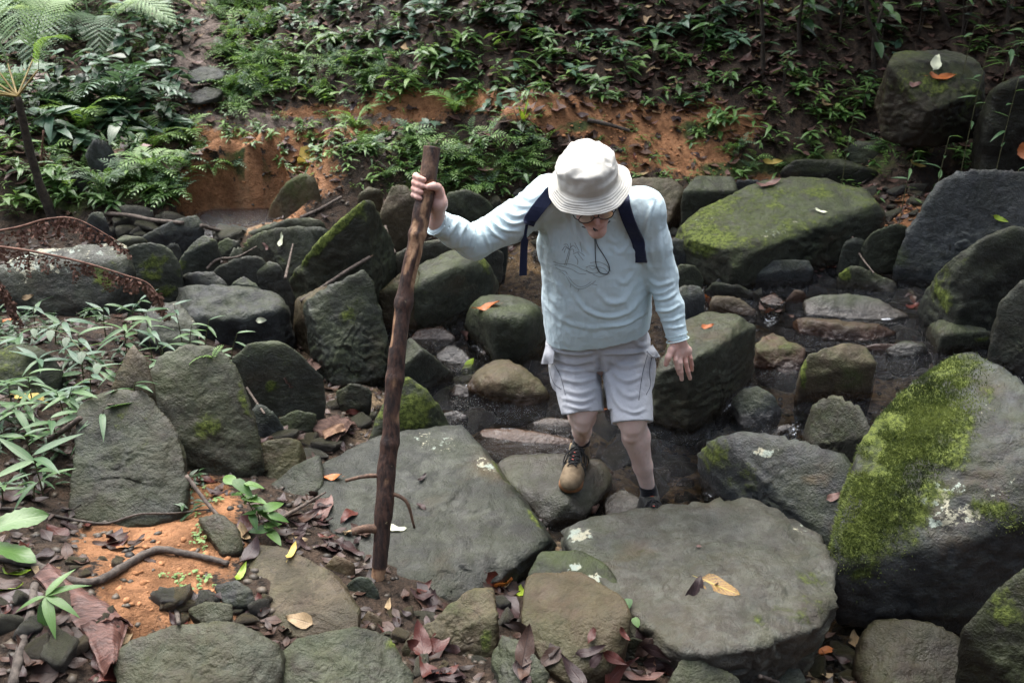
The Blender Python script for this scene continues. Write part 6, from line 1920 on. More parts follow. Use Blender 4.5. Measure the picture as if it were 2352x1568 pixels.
def leaf_geo(L=1.0, W=.3, n=6, kind='lance', droop=.2, fold=.25, curl=0.0, wave=0.0, cols=3, stalk=.0, jag=0.0, seed=0):
    t = np.linspace(0, 1, n + 1)
    w = wshape(kind, t) * W / 2
    if jag: w = w * (1 + jag * (np.arange(n + 1) % 2))
    s = np.linspace(-1, 1, cols)
    x = (t * L)[:, None] + 0 * s
    y = w[:, None] * s[None]
    z = -droop * L * (t ** 2)[:, None] + fold * np.abs(y) + curl * L * ((t - .5) ** 2)[:, None] * 2
    if wave:
        z = z + wave * W * np.sin(t * 9 + seed)[:, None] * s[None] + wave * W * .6 * np.cos(t * 5 + seed * 2)[:, None] * (s[None] ** 2)
    v = np.stack([x, y, z], -1).reshape(-1, 3)
    uv = np.stack([np.broadcast_to((s + 1) / 2, x.shape), np.broadcast_to(t[:, None], x.shape)], -1).reshape(-1, 2)
    i = (np.arange(n)[:, None] * cols + np.arange(cols - 1)[None]).ravel()
    f = np.stack([i, i + cols, i + cols + 1, i + 1], -1)
    if stalk:
        sv = np.array([[-stalk, -.004 * L, .0], [-stalk, .004 * L, 0], [.02 * L, .006 * L, .0], [.02 * L, -.006 * L, 0]])
        f = np.vstack([f, [[len(v), len(v) + 3, len(v) + 2, len(v) + 1]]])
        v = np.vstack([v, sv]); uv = np.vstack([uv, [[.5, 0]] * 4])
    return v, f, uv


def rot_m(az, pitch, roll=0.0):
    return Matrix.Rotation(az, 3, 'Z') @ Matrix.Rotation(-pitch, 3, 'Y') @ Matrix.Rotation(roll, 3, 'X')


def xf(v, az, pitch, roll, s, loc):
    m = np.array(rot_m(az, pitch, roll))
    return (v * s) @ m.T + np.asarray(loc)


def put(parent, name, me, loc, az, pitch, roll=0.0, s=1.0):
    o = bpy.data.objects.new(name, me)
    COL.objects.link(o)
    o.parent = parent
    o.matrix_local = Matrix.Translation(Vector(loc)) @ rot_m(az, pitch, roll).to_4x4() @ Matrix.Scale(s, 4)
    return o


LM = {
    'bank': make_leaf_mat('bank_leaf', (.042, .105, .030), (.140, .250, .062), (.15, .25, .08), .3, .32, .25),
    'bamboo': make_leaf_mat('bamboo_leaf', (.055, .120, .052), (.125, .220, .078), (.24, .36, .14), .35, .42, .3, None, 0, 0.0),
    'blue': make_leaf_mat('blue_green_leaf', (.045, .100, .060), (.110, .190, .115), (.16, .24, .15), .35, .36, .2),
    'dark': make_leaf_mat('dark_leaf', (.018, .048, .018), (.055, .118, .040), (.06, .11, .04), .3, .28, .25),
    'fern': make_leaf_mat('fern_leaf', (.095, .190, .045), (.215, .345, .090), (.2, .3, .09), .2, .5, .35, None, 0, 0),
    'fernpale': make_leaf_mat('pale_fern_leaf', (.26, .37, .21), (.42, .54, .33), (.4, .5, .3), .2, .5, .35, None, 0, 0),
    'ferndark': make_leaf_mat('dark_fern_leaf', (.055, .110, .055), (.125, .200, .100), (.1, .18, .07), .2, .5, .3, None, 0, 0),
    'lime': make_leaf_mat('lime_leaf', (.24, .36, .030), (.36, .46, .05), (.45, .5, .12), .35, .35, .3),
    'brown': make_leaf_mat('dead_brown_leaf', (.034, .021, .018), (.150, .085, .062), (.012, .008, .008), .5, .45, 0, (.016, .011, .011), .5),
    'nbrown': make_leaf_mat('near_brown_leaf', (.020, .012, .009), (.085, .044, .030), (.010, .006, .005), .5, .42, 0, (.012, .008, .007), .5),
    'purple': make_leaf_mat('wet_purple_leaf', (.018, .010, .010), (.052, .028, .026), (.07, .04, .036), .35, .36, 0, (.018, .012, .013), .4),
    'orange': make_leaf_mat('orange_leaf', (.36, .105, .030), (.50, .175, .05), (.22, .07, .03), .4, .35, .1, (.20, .06, .025), .35),
    'yellow': make_leaf_mat('yellow_leaf', (.58, .42, .10), (.68, .52, .17), (.42, .28, .06), .35, .45, .15, (.40, .25, .08), .3),
    'mottled': make_leaf_mat('mottled_leaf', (.20, .11, .03), (.29, .165, .045), (.44, .34, .07), .8, .35, .05, (.055, .03, .026), .92, 8.0),
    'tan': make_leaf_mat('tan_leaf', (.27, .19, .10), (.36, .26, .15), (.12, .08, .05), .5, .5, 0, (.16, .10, .055), .5),
    'cream': make_leaf_mat('cream_leaf', (.66, .68, .48), (.72, .74, .56), (.55, .58, .36), .3, .45, .1),
    'red': make_leaf_mat('dark_red_leaf', (.055, .015, .011), (.115, .034, .024), (.05, .015, .012), .4, .28, 0, (.040, .014, .012), .5),
    'pinkish': make_leaf_mat('pinkish_leaf', (.11, .062, .052), (.19, .11, .09), (.10, .055, .05), .4, .35, 0, (.15, .075, .065), .5),
    'stem': make_plain('plant_stem', (.05, .055, .022), (.10, .095, .04), 40, .7),
    'woody': make_plain('woody_stem', (.020, .015, .011), (.060, .045, .032), 40, .8, .6),
    'yellowstem': make_plain('yellow_petiole', (.20, .145, .05), (.30, .22, .08), 30, .55),
    'twig': make_plain('dead_twig', (.045, .034, .026), (.135, .105, .085), 60, .8, .6, .004),
    'root': make_plain('grey_root', (.040, .032, .026), (.110, .090, .074), 45, .8, .8, .006),
    'dryfern': make_plain('dry_fern', (.085, .040, .028), (.21, .112, .078), 30, .85),
    'rawwood': make_plain('raw_wood', (.13, .07, .042), (.24, .145, .088), 40, .8, .5, .004, (1, 1, .2)),
    'sheath': make_plain('palm_sheath', (.050, .020, .015), (.150, .072, .055), 14, .38, .9, .006, (1, 9, 1)),
    'bark': make_plain('rotten_bark', (.045, .024, .018), (.120, .068, .050), 22, .8, .9, .006, (1, 6, 1)),
}


def simple_leaf(name, mat, **k):
    v, f, uv = leaf_geo(**k)
    me = mesh_np(name, v, f, LM[mat], True, uv, {'rnd': np.full(len(v), R.random() * .3)})
    return me


def frond_geo(L, npair, plen, pw, droop=.35, kind='lance', pin=1, arch=.25, seed=0, taper=.75, tilt=.25):
    """a fern frond: rachis with pairs of leaflets; pin > 1 splits every leaflet in small lobes"""
    mb = MB()
    rs = np.random.default_rng(seed)
    t = np.linspace(0, 1, 14)
    C = lambda t: np.stack([L * t, 0 * t, L * (arch * np.sin(np.pi * t * .62) - droop * t ** 2)], -1)
    add_tube(mb, C(t), np.linspace(.009, .002, 8) * L, 4, 14)
    for k in range(npair):
        a = .10 + .88 * k / (npair - 1)
        prof = math.sin(math.pi * min(1, (a * .86 + .14)) ** 1.0) ** taper if a > .3 else .55 + a * 1.2
        pl = plen * L * max(.12, min(1, prof)) * rs.uniform(.9, 1.08)
        p0 = C(np.array([a]))[0]
        tan = unit(C(np.array([min(1, a + .02)]))[0] - C(np.array([a - .02]))[0])
        ang0 = math.atan2(tan[2], tan[0])
        for sgn in (-1, 1):
            az = sgn * RAD(68 - 26 * a + rs.uniform(-5, 5))
            if pin <= 1:
                v, f, uv = leaf_geo(pl, pw * L * (1 - .5 * a), 3, kind, .22 + rs.uniform(-.08, .12), .2)
                mb.add(xf(v, az, tilt * .6 + ang0 * math.cos(az), sgn * .2, 1, p0), f, uv)
            else:
                for q in range(pin):
                    b = .06 + .92 * q / (pin - 1)
                    ll = pw * L * (math.sin(math.pi * min(1, b * .8 + .2)) ** .7 + .1)
                    for s2 in (-1, 1):
                        lv = np.array([[0, 0, 0], [.55, .30, .02], [1, 0, -.06], [.55, -.30, .02]]) * ll
                        lv = xf(lv, s2 * RAD(62), 0, 0, 1, [b * pl, 0, -.22 * pl * b * b])
                        mb.add(xf(lv, az, tilt * .6 + ang0 * math.cos(az), sgn * .15, 1, p0), [[0, 1, 2, 3]], [[.5, 0], [1, .5], [.5, 1], [0, .5]], .5)
    return mb


# ------------------------------------------------------------------ bamboo grass on the left mound
bl = [simple_leaf('leaf', 'bamboo', L=1, W=.20, n=8, kind='lance', droop=d, fold=.3, seed=i) for i, d in enumerate((.12, .25, .4))]
bl2 = [simple_leaf('leaf', 'blue', L=1, W=.22, n=7, kind='lance', droop=d, fold=.2, seed=i) for i, d in enumerate((.15, .35))]


def bamboo(tip, Y, n, Ls, label, blue=False, dx=None, group='bamboo grass on the left mound', spread=1.0):
    T = at_y(tip[0], tip[1], Y)
    d = (R.uniform(-.10, .02) if dx is None else dx)
    g, _, _ = drop(T[0] + d, T[1] + .05, T[2])
    if g is None or g[2] > T[2]: g = np.array([T[0] + d, T[1] + .05, T[2] - .25])
    root = empty('bamboo_grass', g)
    tag(root, label, 'grass plant', group)
    P = np.array([[0, 0, -.02], (T - g) * np.array([.35, .35, .6]), T - g])
    mb = MB(); add_tube(mb, P, [.0032, .0024, .0014], 5, 14)
    mb.build('stem', LM['stem'], root)
    C = catmull(P, 20)
    az0 = R.uniform(0, 6.28)
    for k in range(n):
        u = .5 + .5 * k / max(1, n - 1)
        p = C[int(u * 19)]
        az = az0 + k * 2.4 + R.uniform(-.4, .4)
        if k >= n - 4: az = RAD(-200 + 75 * (k - n + 4) + R.uniform(-20, 20))
        me = R.choice(bl2 if blue and R.random() < .6 else bl)
        put(root, 'leaf', me, p, az, R.uniform(-.15, .55), R.uniform(-.4, .4), Ls * R.uniform(.62, 1.0))
    return root


for i, (tip, Y, n, Ls, lab, bl_) in enumerate([
    ((62, 925), 3.35, 7, .15, 'bamboo grass whose tip fan hangs over the yellow leaf at left', 0), ((55, 1000), 3.2, 6, .16, 'bright bamboo grass at the left edge beside the fallen yellow leaf', 0), ((75, 1045), 3.0, 6, .20, 'low bamboo grass with long arching pale leaves at the left edge', 0),
    ((238, 940), 3.3, 6, .16, 'bamboo grass bending over the dark triangular block', 0), ((275, 835), 3.55, 6, .15, 'bamboo grass spreading above the brown pointed stone', 0), ((372, 800), 3.7, 6, .15, 'bamboo grass reaching over the leaning mossy boulder', 0),
    ((285, 735), 4.0, 7, .16, 'tall bamboo grass with a ladder of narrow leaves in the left thicket', 0), ((440, 745), 4.2, 5, .13, 'small bamboo grass in front of the long rough boulder', 0), ((545, 765), 4.2, 4, .12, 'slender two leaved bamboo grass at the foot of the rough boulder', 0), ((560, 800), 4.1, 5, .11, 'tufted bamboo grass at the top corner of the tilted green block', 0),
    ((95, 830), 3.7, 7, .15, 'bamboo grass deep in the left thicket beside the mossy hump', 1), ((180, 770), 3.9, 7, .15, 'dark leaved bamboo grass in the middle of the left thicket', 1), ((150, 735), 4.1, 7, .15, 'bamboo grass under the hanging brown fern', 1), ((40, 770), 3.9, 6, .15, 'bamboo grass at the left edge below the lichen slab', 1),
    ((345, 750), 4.1, 6, .14, 'bamboo grass by the pale lichen stone in the thicket', 1), ((210, 850), 3.5, 6, .14, 'blue green bamboo grass behind the dark triangular block', 1), ((130, 900), 3.4, 6, .14, 'blue green bamboo grass in the hollow at left', 1), ((240, 700), 4.3, 6, .14, 'thin bamboo grass against the yellow moss', 1),
    ((20, 880), 3.4, 6, .16, 'bamboo grass cut off by the left edge of the view', 0), ((100, 1100), 2.95, 5, .13, 'drooping bamboo grass beside the left face of the dark block', 0), ((15, 1110), 2.9, 5, .12, 'hanging leaf blades at the lower left edge above the big serrated leaf', 0), ((400, 700), 4.3, 6, .12, 'small bamboo grass under the fern tip', 1),
    ((310, 880), 3.4, 3, .14, 'single bamboo stem dangling one broad leaf before the leaning boulder', 0), ((320, 690), 4.5, 6, .13, 'bamboo grass sprouting through the moss cushion', 1), ((80, 700), 4.3, 6, .14, 'bamboo grass in front of the pale lichen slab', 1), ((190, 815), 3.7, 6, .15, 'bamboo grass with folded leaves in the centre of the mound', 1), ((115, 960), 3.25, 7, .17, 'broad leaved bamboo grass left of the dark triangular block', 0), ((30, 935), 3.3, 7, .17, 'bamboo grass with a rosette of blades at the left edge', 0), ((165, 890), 3.4, 7, .16, 'bamboo grass above the thin brown twig', 0), ((65, 860), 3.5, 7, .16, 'bamboo grass over the dark mossy hump', 0), ((335, 715), 4.2, 6, .14, 'upright bamboo grass before the moss cushion', 0), ((480, 735), 4.25, 5, .13, 'bamboo grass touching the long rough boulder', 0)]):
    bamboo(tip, Y, n, Ls, lab, bool(bl_))
# glossy round leaved climber among it
rl = simple_leaf('leaf', 'dark', L=1, W=.5, n=5, kind='ovate', droop=.15, fold=.15)
rl2 = simple_leaf('leaf', 'bank', L=1, W=.48, n=6, kind='ovate', droop=.25, fold=.2)
cl = empty('creeper', at_y(60, 745, 3.9)); tag(cl, 'glossy round leaved creeper arching through the bamboo grass at left', 'creeper')
Cp = catmull(np.array([at_y(40, 760, 3.85), at_y(95, 752, 3.8), at_y(150, 770, 3.75), at_y(200, 815, 3.65), at_y(255, 850, 3.55)]), 24) - at_y(60, 745, 3.9)
mb = MB(); add_tube(mb, Cp, [.003, .0015], 5, 30); mb.build('stem', LM['stem'], cl)
for k in range(11):
    put(cl, 'leaf', rl, Cp[2 + 2 * k], RAD(-70 if k % 2 else 80) + R.uniform(-.3, .3), -.3, 0, R.uniform(.05, .075))

# ------------------------------------------------------------------ plants with their own place in the foreground
def plant(name, label, cat, base, leaves, stem_mat='stem', stems=(), group=None):
    root = empty(name, base); tag(root, label, cat, group)
    for pts, r in stems:
        mb = MB(); add_tube(mb, np.array(pts), r, 6, 16); mb.build('stem', LM[stem_mat], root)
    for me, p, az, pi_, ro, s in leaves:
        put(root, 'leaf', me, p, az, pi_, ro, s)
    return root


jagged = simple_leaf('leaf', 'bank', L=1, W=.42, n=16, kind='obov', droop=.25, fold=.25, wave=.08, jag=.12, cols=5)
g, _, _ = hit(20, 1290)
plant('broad_leaf_plant', 'plant with two big serrated green leaves at the left edge', 'plant', g, [(jagged, (-.07, 0, .11), RAD(25), .25, .3, .20), (jagged, (-.09, -.02, .08), RAD(-6), .05, -.2, .21), (jagged, (-.13, -.06, .05), RAD(-35), -.2, 0, .17)], stems=[([(-.1, 0, -.05), (-.09, 0, .04), (-.07, 0, .11)], [.006, .004])])
lnc = simple_leaf('leaf', 'bank', L=1, W=.27, n=8, kind='lance', droop=.3, fold=.25)
g, _, _ = hit(118, 1425)
plant('seedling', 'young plant with six hanging pointed leaves beside the fallen palm sheath', 'plant', g, [(lnc, (0, 0, .09), RAD(a), p, 0, s) for a, p, s in ((-95, -.9, .14), (-60, -.3, .13), (-20, -.1, .12), (60, .5, .11), (30, .2, .12), (200, -.1, .09))], stems=[([(0, 0, -.03), (.005, 0, .05), (0, 0, .09)], [.003, .002])])
g, _, _ = hit(600, 1215)
g = g + np.array([0, .05, 0])
lv = []
for k in range(22):
    u = k / 21; p = np.array([-.09 + .14 * u + R.uniform(-.03, .03), -.02 - .10 * u, .17 - .14 * u + R.uniform(-.02, .05)])
    lv.append((rl2, p, RAD(-60 + 130 * ((k * .618) % 1)) + (3.14 if k % 5 == 0 else 0), R.uniform(-.5, .2), R.uniform(-.3, .3), R.uniform(.060, .10)))
plant('seedling', 'bushy sapling with wet glossy leaves beside the dark stone and the big slab', 'plant', g, lv, stems=[([(-.02, 0, -.03), (-.04, -.02, .09), (-.08, -.03, .17)], [.003, .0015]), ([(-.02, 0, 0), (.0, -.06, .08), (.04, -.11, .05)], [.0025, .0012])])
hrt = simple_leaf('leaf', 'bank', L=1, W=.95, n=6, kind='ovate', droop=.2, fold=.1)
for px, py, lab in ((1438, 1370, 'tiny heart leaved sprout at the edge of the lower right slab'), (1458, 1413, 'tiny heart leaved sprout leaning over the cracked dark stone')):
    g, _, _ = hit(px, py + 12)
    plant('sprout', lab, 'sprout', g, [(hrt, (0, -.005, .02), RAD(-80), -.25, 0, .036)], stems=[([(0, .02, -.03), (0, .005, 0), (0, -.005, .02)], [.0014, .0010])], group='heart leaved sprouts')
frn = frond_geo(1, 10, .30, .11, .5, seed=3).mesh('frond', LM['fern'])
g, _, _ = hit(490, 822)
r_ = empty('small_fern', g); tag(r_, 'little bright fern growing on top of the leaning mossy boulder', 'fern')
put(r_, 'frond', frn, (0, 0, 0), RAD(200), .1, .3, .10); put(r_, 'frond', frn, (0, 0, 0), RAD(60), .7, .2, .07); put(r_, 'frond', frn, (0, 0, 0), RAD(150), .2, 0, .06)
# small clover like sprouts on the orange clay
tiny = [MB() for _ in range(3)]
for mb in tiny:
    for k in range(5):
        v, f, uv = leaf_geo(.011, .009, 2, 'ovate', .2, .2); mb.add(xf(v, k * 1.26 + R.random(), .1, 0, R.uniform(.7, 1.2), (R.uniform(-.004, .004), R.uniform(-.004, .004), R.uniform(.004, .012))), f, uv)
tiny = [mb.mesh('clover_sprout', LM['fern']) for mb in tiny]
for cx, cy_, sx, sy, n, lab in ((475, 1222, 34, 34, 34, 'tiny bright green sprout in the dense patch on the orange clay'), (420, 1335, 70, 30, 18, 'tiny green sprout scattered on the orange clay below the root'), (390, 1175, 14, 8, 4, 'tiny green sprout right under the dark triangular block'), (490, 1150, 20, 30, 7, 'tiny green sprout on the clay beside the leaning boulder')):
    for k in range(n):
        p, nm, w = hit(R.gauss(cx, sx * .55), R.gauss(cy_, sy * .55))
        if p is None or w != 'ground': continue
        o = link('sprout', R.choice(tiny), None, p, (0, 0, R.uniform(0, 6.28)), R.uniform(.8, 1.7)); tag(o, lab, 'sprout', lab.replace('tiny ', ''))

# ------------------------------------------------------------------ tree ferns and big ferns at upper left
def geo_obj(name, mb, mat, parent, **k): return mb.build(name, mat, parent, **k)
tf1 = frond_geo(1, 22, .36, .040, .35, pin=12, arch=.45, seed=5).mesh('frond', LM['fernpale'])
tf2 = frond_geo(1, 20, .36, .042, .55, pin=11, arch=.5, seed=6).mesh('frond', LM['ferndark'])
tf3 = frond_geo(1, 20, .36, .042, .45, pin=11, arch=.5, seed=7).mesh('frond', LM['fern'])


def tree_fern(label, base, top, r, fronds, mat_t='woody', pet=True):
    root = empty('tree_fern', base); tag(root, label, 'tree fern')
    b_ = np.zeros(3) - np.array([0, 0, .1]); t_ = top - base
    mb = MB(); add_tube(mb, [b_, b_ * .4 + t_ * .5 + np.array([-.03, 0, 0]), t_], [r * 1.35, r, r * .9], 12, 30, True, .25, 9); mb.build('trunk', LM[mat_t], root)
    for az, pi_, s, me, plen in fronds:
        d = np.array([math.cos(az) * math.cos(pi_), math.sin(az) * math.cos(pi_), math.sin(pi_)])
        e = t_ + d * plen
        mb = MB(); add_tube(mb, [t_ - d * .02, t_ + d * plen * .5, e], [.008, .006, .005], 6, 8); mb.build('petiole', LM['yellowstem'] if pet else LM['woody'], root)
        put(root, 'frond', me, e, az, pi_ - .15, R.uniform(-.25, .25), s)
    return root


b1 = at_y(118, 446, 6.4) - np.array([0, 0, .2]); t1 = at_y(40, 222, 6.35)
tree_fern('slender leaning tree fern with black trunk and pale fronds at the left edge', b1, t1, .027,
          [(RAD(168), .55, .75, tf1, .30), (RAD(190), .35, .75, tf1, .28), (RAD(215), .2, .75, tf1, .25), (RAD(120), .6, .7, tf1, .30), (RAD(250), .3, .6, tf1, .25), (RAD(80), .7, .55, tf3, .3), (RAD(-10), .75, .32, tf3, .25), (RAD(150), .8, .7, tf1, .3)])
b2 = at_y(232, 190, 9.4); t2 = at_y(205, 62, 9.3)
tree_fern('larger tree fern with broad hazy fronds near the top left corner', b2, t2, .05,
          [(RAD(178), .10, 1.0, tf1, .2), (RAD(205), .15, 1.0, tf1, .2), (RAD(235), .05, .9, tf1, .2), (RAD(265), .0, .9, tf2, .2), (RAD(10), .2, .75, tf1, .2), (RAD(110), .4, .9, tf1, .2), (RAD(150), .25, 1.0, tf1, .2), (RAD(295), .0, .75, tf2, .2), (RAD(335), .15, .8, tf1, .2)], 'woody', False)
b3 = at_y(20, 130, 9.6); t3 = at_y(10, 50, 9.5)
tree_fern('tree fern with yellow green fronds in the top left corner', b3, t3, .05, [(RAD(a), p, 1.0, tf3, .2) for a, p in ((-10, .35), (25, .5), (200, .4), (-40, .2), (100, .8))], 'woody', False)
gfr = [frond_geo(1, 14, .30, .085, .45, arch=.4, seed=20 + k).mesh('frond', LM[m]) for k, m in enumerate(('ferndark', 'fern', 'blue'))]
for px, py, s, n, m, lab in ((275, 262, .62, 7, 2, 'large ground fern with grey green fronds under the shrubs'), (190, 300, .42, 6, 1, 'ground fern with spreading light fronds behind the tree fern trunk'), (430, 330, .34, 7, 1, 'light green fern at the left end of the path'), (350, 345, .36, 7, 1, 'fern on the bank edge left of the path'),
                             (20, 250, .5, 6, 0, 'shaded fern at the left edge above the trunk'), (345, 400, .3, 6, 1, 'fern hanging over the top of the eroded bank'), (240, 440, .26, 6, 0, 'fern low on the bank beside the trunk foot'), (190, 255, .4, 6, 0, 'shaded fern right of the pale tree fern fronds'),
                             (820, 300, .3, 7, 1, 'feathery fern at the head of the green bank'), (1045, 262, .3, 7, 1, 'fern clump in the middle of the path edge')):
    g, _, _ = hit(px, py, True)
    r_ = empty('ground_fern', g); tag(r_, lab, 'fern', 'ferns on the far bank')
    for k in range(n):
        put(r_, 'frond', gfr[m], (0, 0, 0), k * 6.28 / n + R.uniform(-.3, .3), R.uniform(.25, .75), R.uniform(-.3, .3), s * R.uniform(.75, 1.15))

# broad leaved shrubs
sh = [simple_leaf('leaf', m, L=1, W=.48, n=6, kind='ovate', droop=.3, fold=.22, wave=.04, seed=i) for i, m in enumerate(('blue', 'blue', 'dark'))]


def shrub(base, h, n, Ls, label, group, mats=None, spread=.35, name='shrub'):
    root = empty(name, base); tag(root, label, 'shrub', group)
    mm = mats or sh
    for s_ in range(max(2, n // 5)):
        a = R.uniform(0, 6.28); tip = np.array([math.cos(a) * spread * h * R.uniform(.4, 1), math.sin(a) * spread * h * R.uniform(.4, 1), h * R.uniform(.7, 1.05)])
        P = np.array([[0, 0, -.04], tip * np.array([.3, .3, .55]), tip]); C = catmull(P, 12)
        mb = MB(); add_tube(mb, P, [.006, .004, .002], 5, 10); mb.build('stem', LM['woody'], root)
        m = max(3, n // max(2, n // 5))
        for k in range(m):
            put(root, 'leaf', R.choice(mm), C[min(11, 4 + int(7 * k / (m - 1)))], k * 2.4 + R.uniform(-.4, .4), R.uniform(-.25, .5), R.uniform(-.3, .3), Ls * R.uniform(.7, 1.15))
    return root


k = 0
for px, py, h, n, Ls, lab in ((255, 190, .45, 15, .19, 'blue green shrub below the hazy tree fern'), (310, 150, .45, 15, .18, 'blue green shrub left of the upper path'), (360, 120, .4, 15, .16, 'shrub crowding the upper path from the left'), (395, 165, .4, 15, .16, 'broad leaved shrub beside the stone step'), (330, 215, .42, 15, .18, 'broad leaved shrub in the middle of the left thicket'),
                              (275, 235, .4, 15, .17, 'dense shrub over the grey green fern'), (400, 225, .35, 15, .15, 'low shrub left of the lower stone step'), (420, 80, .35, 15, .13, 'small shrub at the head of the path'), (345, 60, .4, 15, .15, 'shrub high on the left slope under the fern fronds'), (300, 95, .4, 15, .16, 'shrub tucked behind the pale fronds'), (195, 215, .4, 15, .17, 'shaded shrub left of the tree fern trunk'), (375, 270, .32, 15, .14, 'shrub where the left thicket meets the path'), (130, 200, .4, 15, .16, 'dark shrub behind the slender tree fern'), (430, 300, .22, 10, .10, 'small leafy bush on the left lip of the path')):
    g, _, _ = hit(px, py + 25, True)
    if g is not None: shrub(g, h, n, Ls, lab, 'shrubs in the upper left thicket')
gl_ = [simple_leaf('leaf', m, L=1, W=.34, n=6, kind='lance', droop=.3, fold=.22, seed=i) for i, m in enumerate(('bank', 'bank', 'dark'))]
dk_ = [simple_leaf('leaf', m, L=1, W=.42, n=6, kind='ovate', droop=.3, fold=.2, seed=i) for i, m in enumerate(('dark', 'dark', 'bank'))]
for px, py, h, n, Ls, mm, lab in ((1440, 165, .42, 14, .16, gl_, 'glossy sapling standing on the dark litter slope above the man'), (1500, 130, .36, 10, .15, gl_, 'second glossy sapling just right of the first one on the slope'), (1195, 300, .20, 12, .10, gl_, 'upright seedling with a pale new shoot above the fern bank'), (1190, 100, .34, 10, .16, dk_, 'dark leaved sapling high on the slope above the hat'),
                                  (1610, 110, .34, 12, .14, dk_, 'shaded sapling on the slope right of the glossy pair'), (1800, 175, .30, 10, .13, gl_, 'sapling with light leaves amid brown litter on the right slope'), (1830, 90, .5, 14, .17, dk_, 'dark bush on the shaded right slope'), (1930, 60, .55, 16, .18, dk_, 'dark bush behind the thin black stem'), (2020, 90, .5, 16, .18, dk_, 'glossy dark bush left of the square mossy boulder'), (2110, 60, .55, 16, .18, dk_, 'bush overhanging the square mossy boulder'),
                                  (2210, 70, .5, 16, .17, gl_, 'lighter bush above the square mossy boulder'), (2310, 60, .5, 16, .17, gl_, 'leafy bush in the top right corner'), (2330, 130, .4, 14, .14, gl_, 'bush beside the dark boulder at the right edge'), (1740, 60, .5, 14, .16, dk_, 'dark bush at the top above the litter slope'), (1640, 40, .5, 14, .16, dk_, 'dark bush on the top edge right of the middle'), (1980, 240, .26, 12, .12, gl_, 'bush of light leaves left of the square boulder foot'),
                                  (2240, 270, .22, 8, .09, sh, 'pale blue green sprout in front of the dark right boulder'), (1680, 200, .2, 10, .09, gl_, 'small leafy sapling at the foot of the litter slope'), (1560, 210, .2, 10, .10, gl_, 'small sapling above the orange clay of the path'), (1330, 120, .25, 10, .10, gl_, 'sapling on the bank straight above the hat'), (870, 60, .3, 12, .10, dk_, 'dark sapling high on the slope left of the middle'), (1000, 90, .3, 12, .10, dk_, 'dark sapling on the slope above the walking stick')):
    g, _, _ = hit(px, py + 20, True)
    if g is not None: shrub(g, h, n, Ls, lab, 'saplings on the far slope', mm, .4, 'sapling')
shoot = simple_leaf('new_shoot', 'lime', L=1, W=.3, n=6, kind='lance', droop=-.1, fold=.3)
g, _, _ = hit(1195, 318, True)
r_ = empty('seedling', g + np.array([.02, 0, .12])); tag(r_, 'yellow green new shoot standing over the seedling above the fern bank', 'plant')
for az, p, s in ((0.3, 1.25, .17), (2.5, 1.1, .12), (4.5, 1.0, .10), (5.6, .8, .09)): put(r_, 'leaf', shoot, (0, 0, 0), az, p, 0, s)
# thin dark saplings stems crossing the right slope
for pts, lab in (([(2090, 232), (2060, 170), (2020, 110), (1990, 20), (1985, -60)], 'thin black trunk leaning up through the dark bushes'), ([(1755, 170), (1752, 90), (1748, -20)], 'straight thin dark stem left of the leaning black trunk'), ([(1840, 130), (1836, 50), (1850, -30)], 'thin dark stem between the two other stems'), ([(2010, 150), (2008, 90), (2030, 10)], 'faint thin stem beside the leaning black trunk'), ([(2190, 60), (2160, 20), (2130, -30)], 'thin dark twig arching at the top right')):
    g, _, _ = hit(pts[0][0], pts[0][1], True)
    yb = g[1]
    r_ = empty('thin_tree', g); tag(r_, lab, 'tree', 'thin stems on the right slope')
    P = [at_y(x, y, yb - .0 - .03 * i) - g for i, (x, y) in enumerate(pts)]; P[0] = P[0] - np.array([0, 0, .08])
    mb = MB(); add_tube(mb, P, [.022, .015, .011], 8, 24, True, .2, 3); mb.build('trunk', LM['woody'], r_)
    C = catmull(np.array(P), 12)
    for q in range(9): put(r_, 'leaf', R.choice(dk_), C[11 - q % 7], R.uniform(0, 6.28), R.uniform(-.5, .3), 0, R.uniform(.10, .17))

# ------------------------------------------------------------------ bank ferns and seedlings, many alike
def seedling_mb(n, L, W, mat_kind, seed, h=.5):
    mb = MB(); rs = random.Random(seed)
    for s_ in range(rs.choice((1, 2, 3))):
        a = rs.uniform(0, 6.28); tip = np.array([math.cos(a) * .35, math.sin(a) * .35, h * rs.uniform(.6, 1.1)])
        add_tube(mb, [np.zeros(3), tip * np.array([.3, .3, .6]), tip], [.02, .01], 4, 6)
        for k in range(n):
            u = .35 + .65 * k / (n - 1); p = tip * np.array([u ** 1.5, u ** 1.5, u])
            v, f, uv = leaf_geo(L * rs.uniform(.7, 1.1), W, 4, mat_kind, rs.uniform(.2, .5), .25)
            mb.add(xf(v, k * 2.4 + rs.uniform(-.4, .4) + a, rs.uniform(-.2, .5), rs.uniform(-.3, .3), 1, p), f, uv)
    return mb


SEED = [seedling_mb(5 + i % 3, .55, .15 if i % 2 else .20, 'lance', i).mesh('bank_seedling', LM['bank'] if i % 4 else LM['fern']) for i in range(8)]
SEEDD = [seedling_mb(5, .6, .25, 'ovate', 30 + i).mesh('bank_seedling', LM['dark'] if i % 2 else LM['blue']) for i in range(5)]
FR = [frond_geo(1, 9, .26, .10, .5, arch=.35, seed=40 + k).mesh('frond', LM[m]) for k, m in enumerate(('bank', 'fern', 'bank', 'ferndark'))]


def fern_proto(n, seed):
    root = empty('bank_fern', (0, 0, 0)); rs = random.Random(seed)
    for k in range(n):
        put(root, 'frond', FR[rs.randrange(4)], (0, 0, 0), k * 6.28 / n + rs.uniform(-.4, .4), rs.uniform(.15, .8), rs.uniform(-.4, .4), rs.uniform(.6, 1.1))
    return root


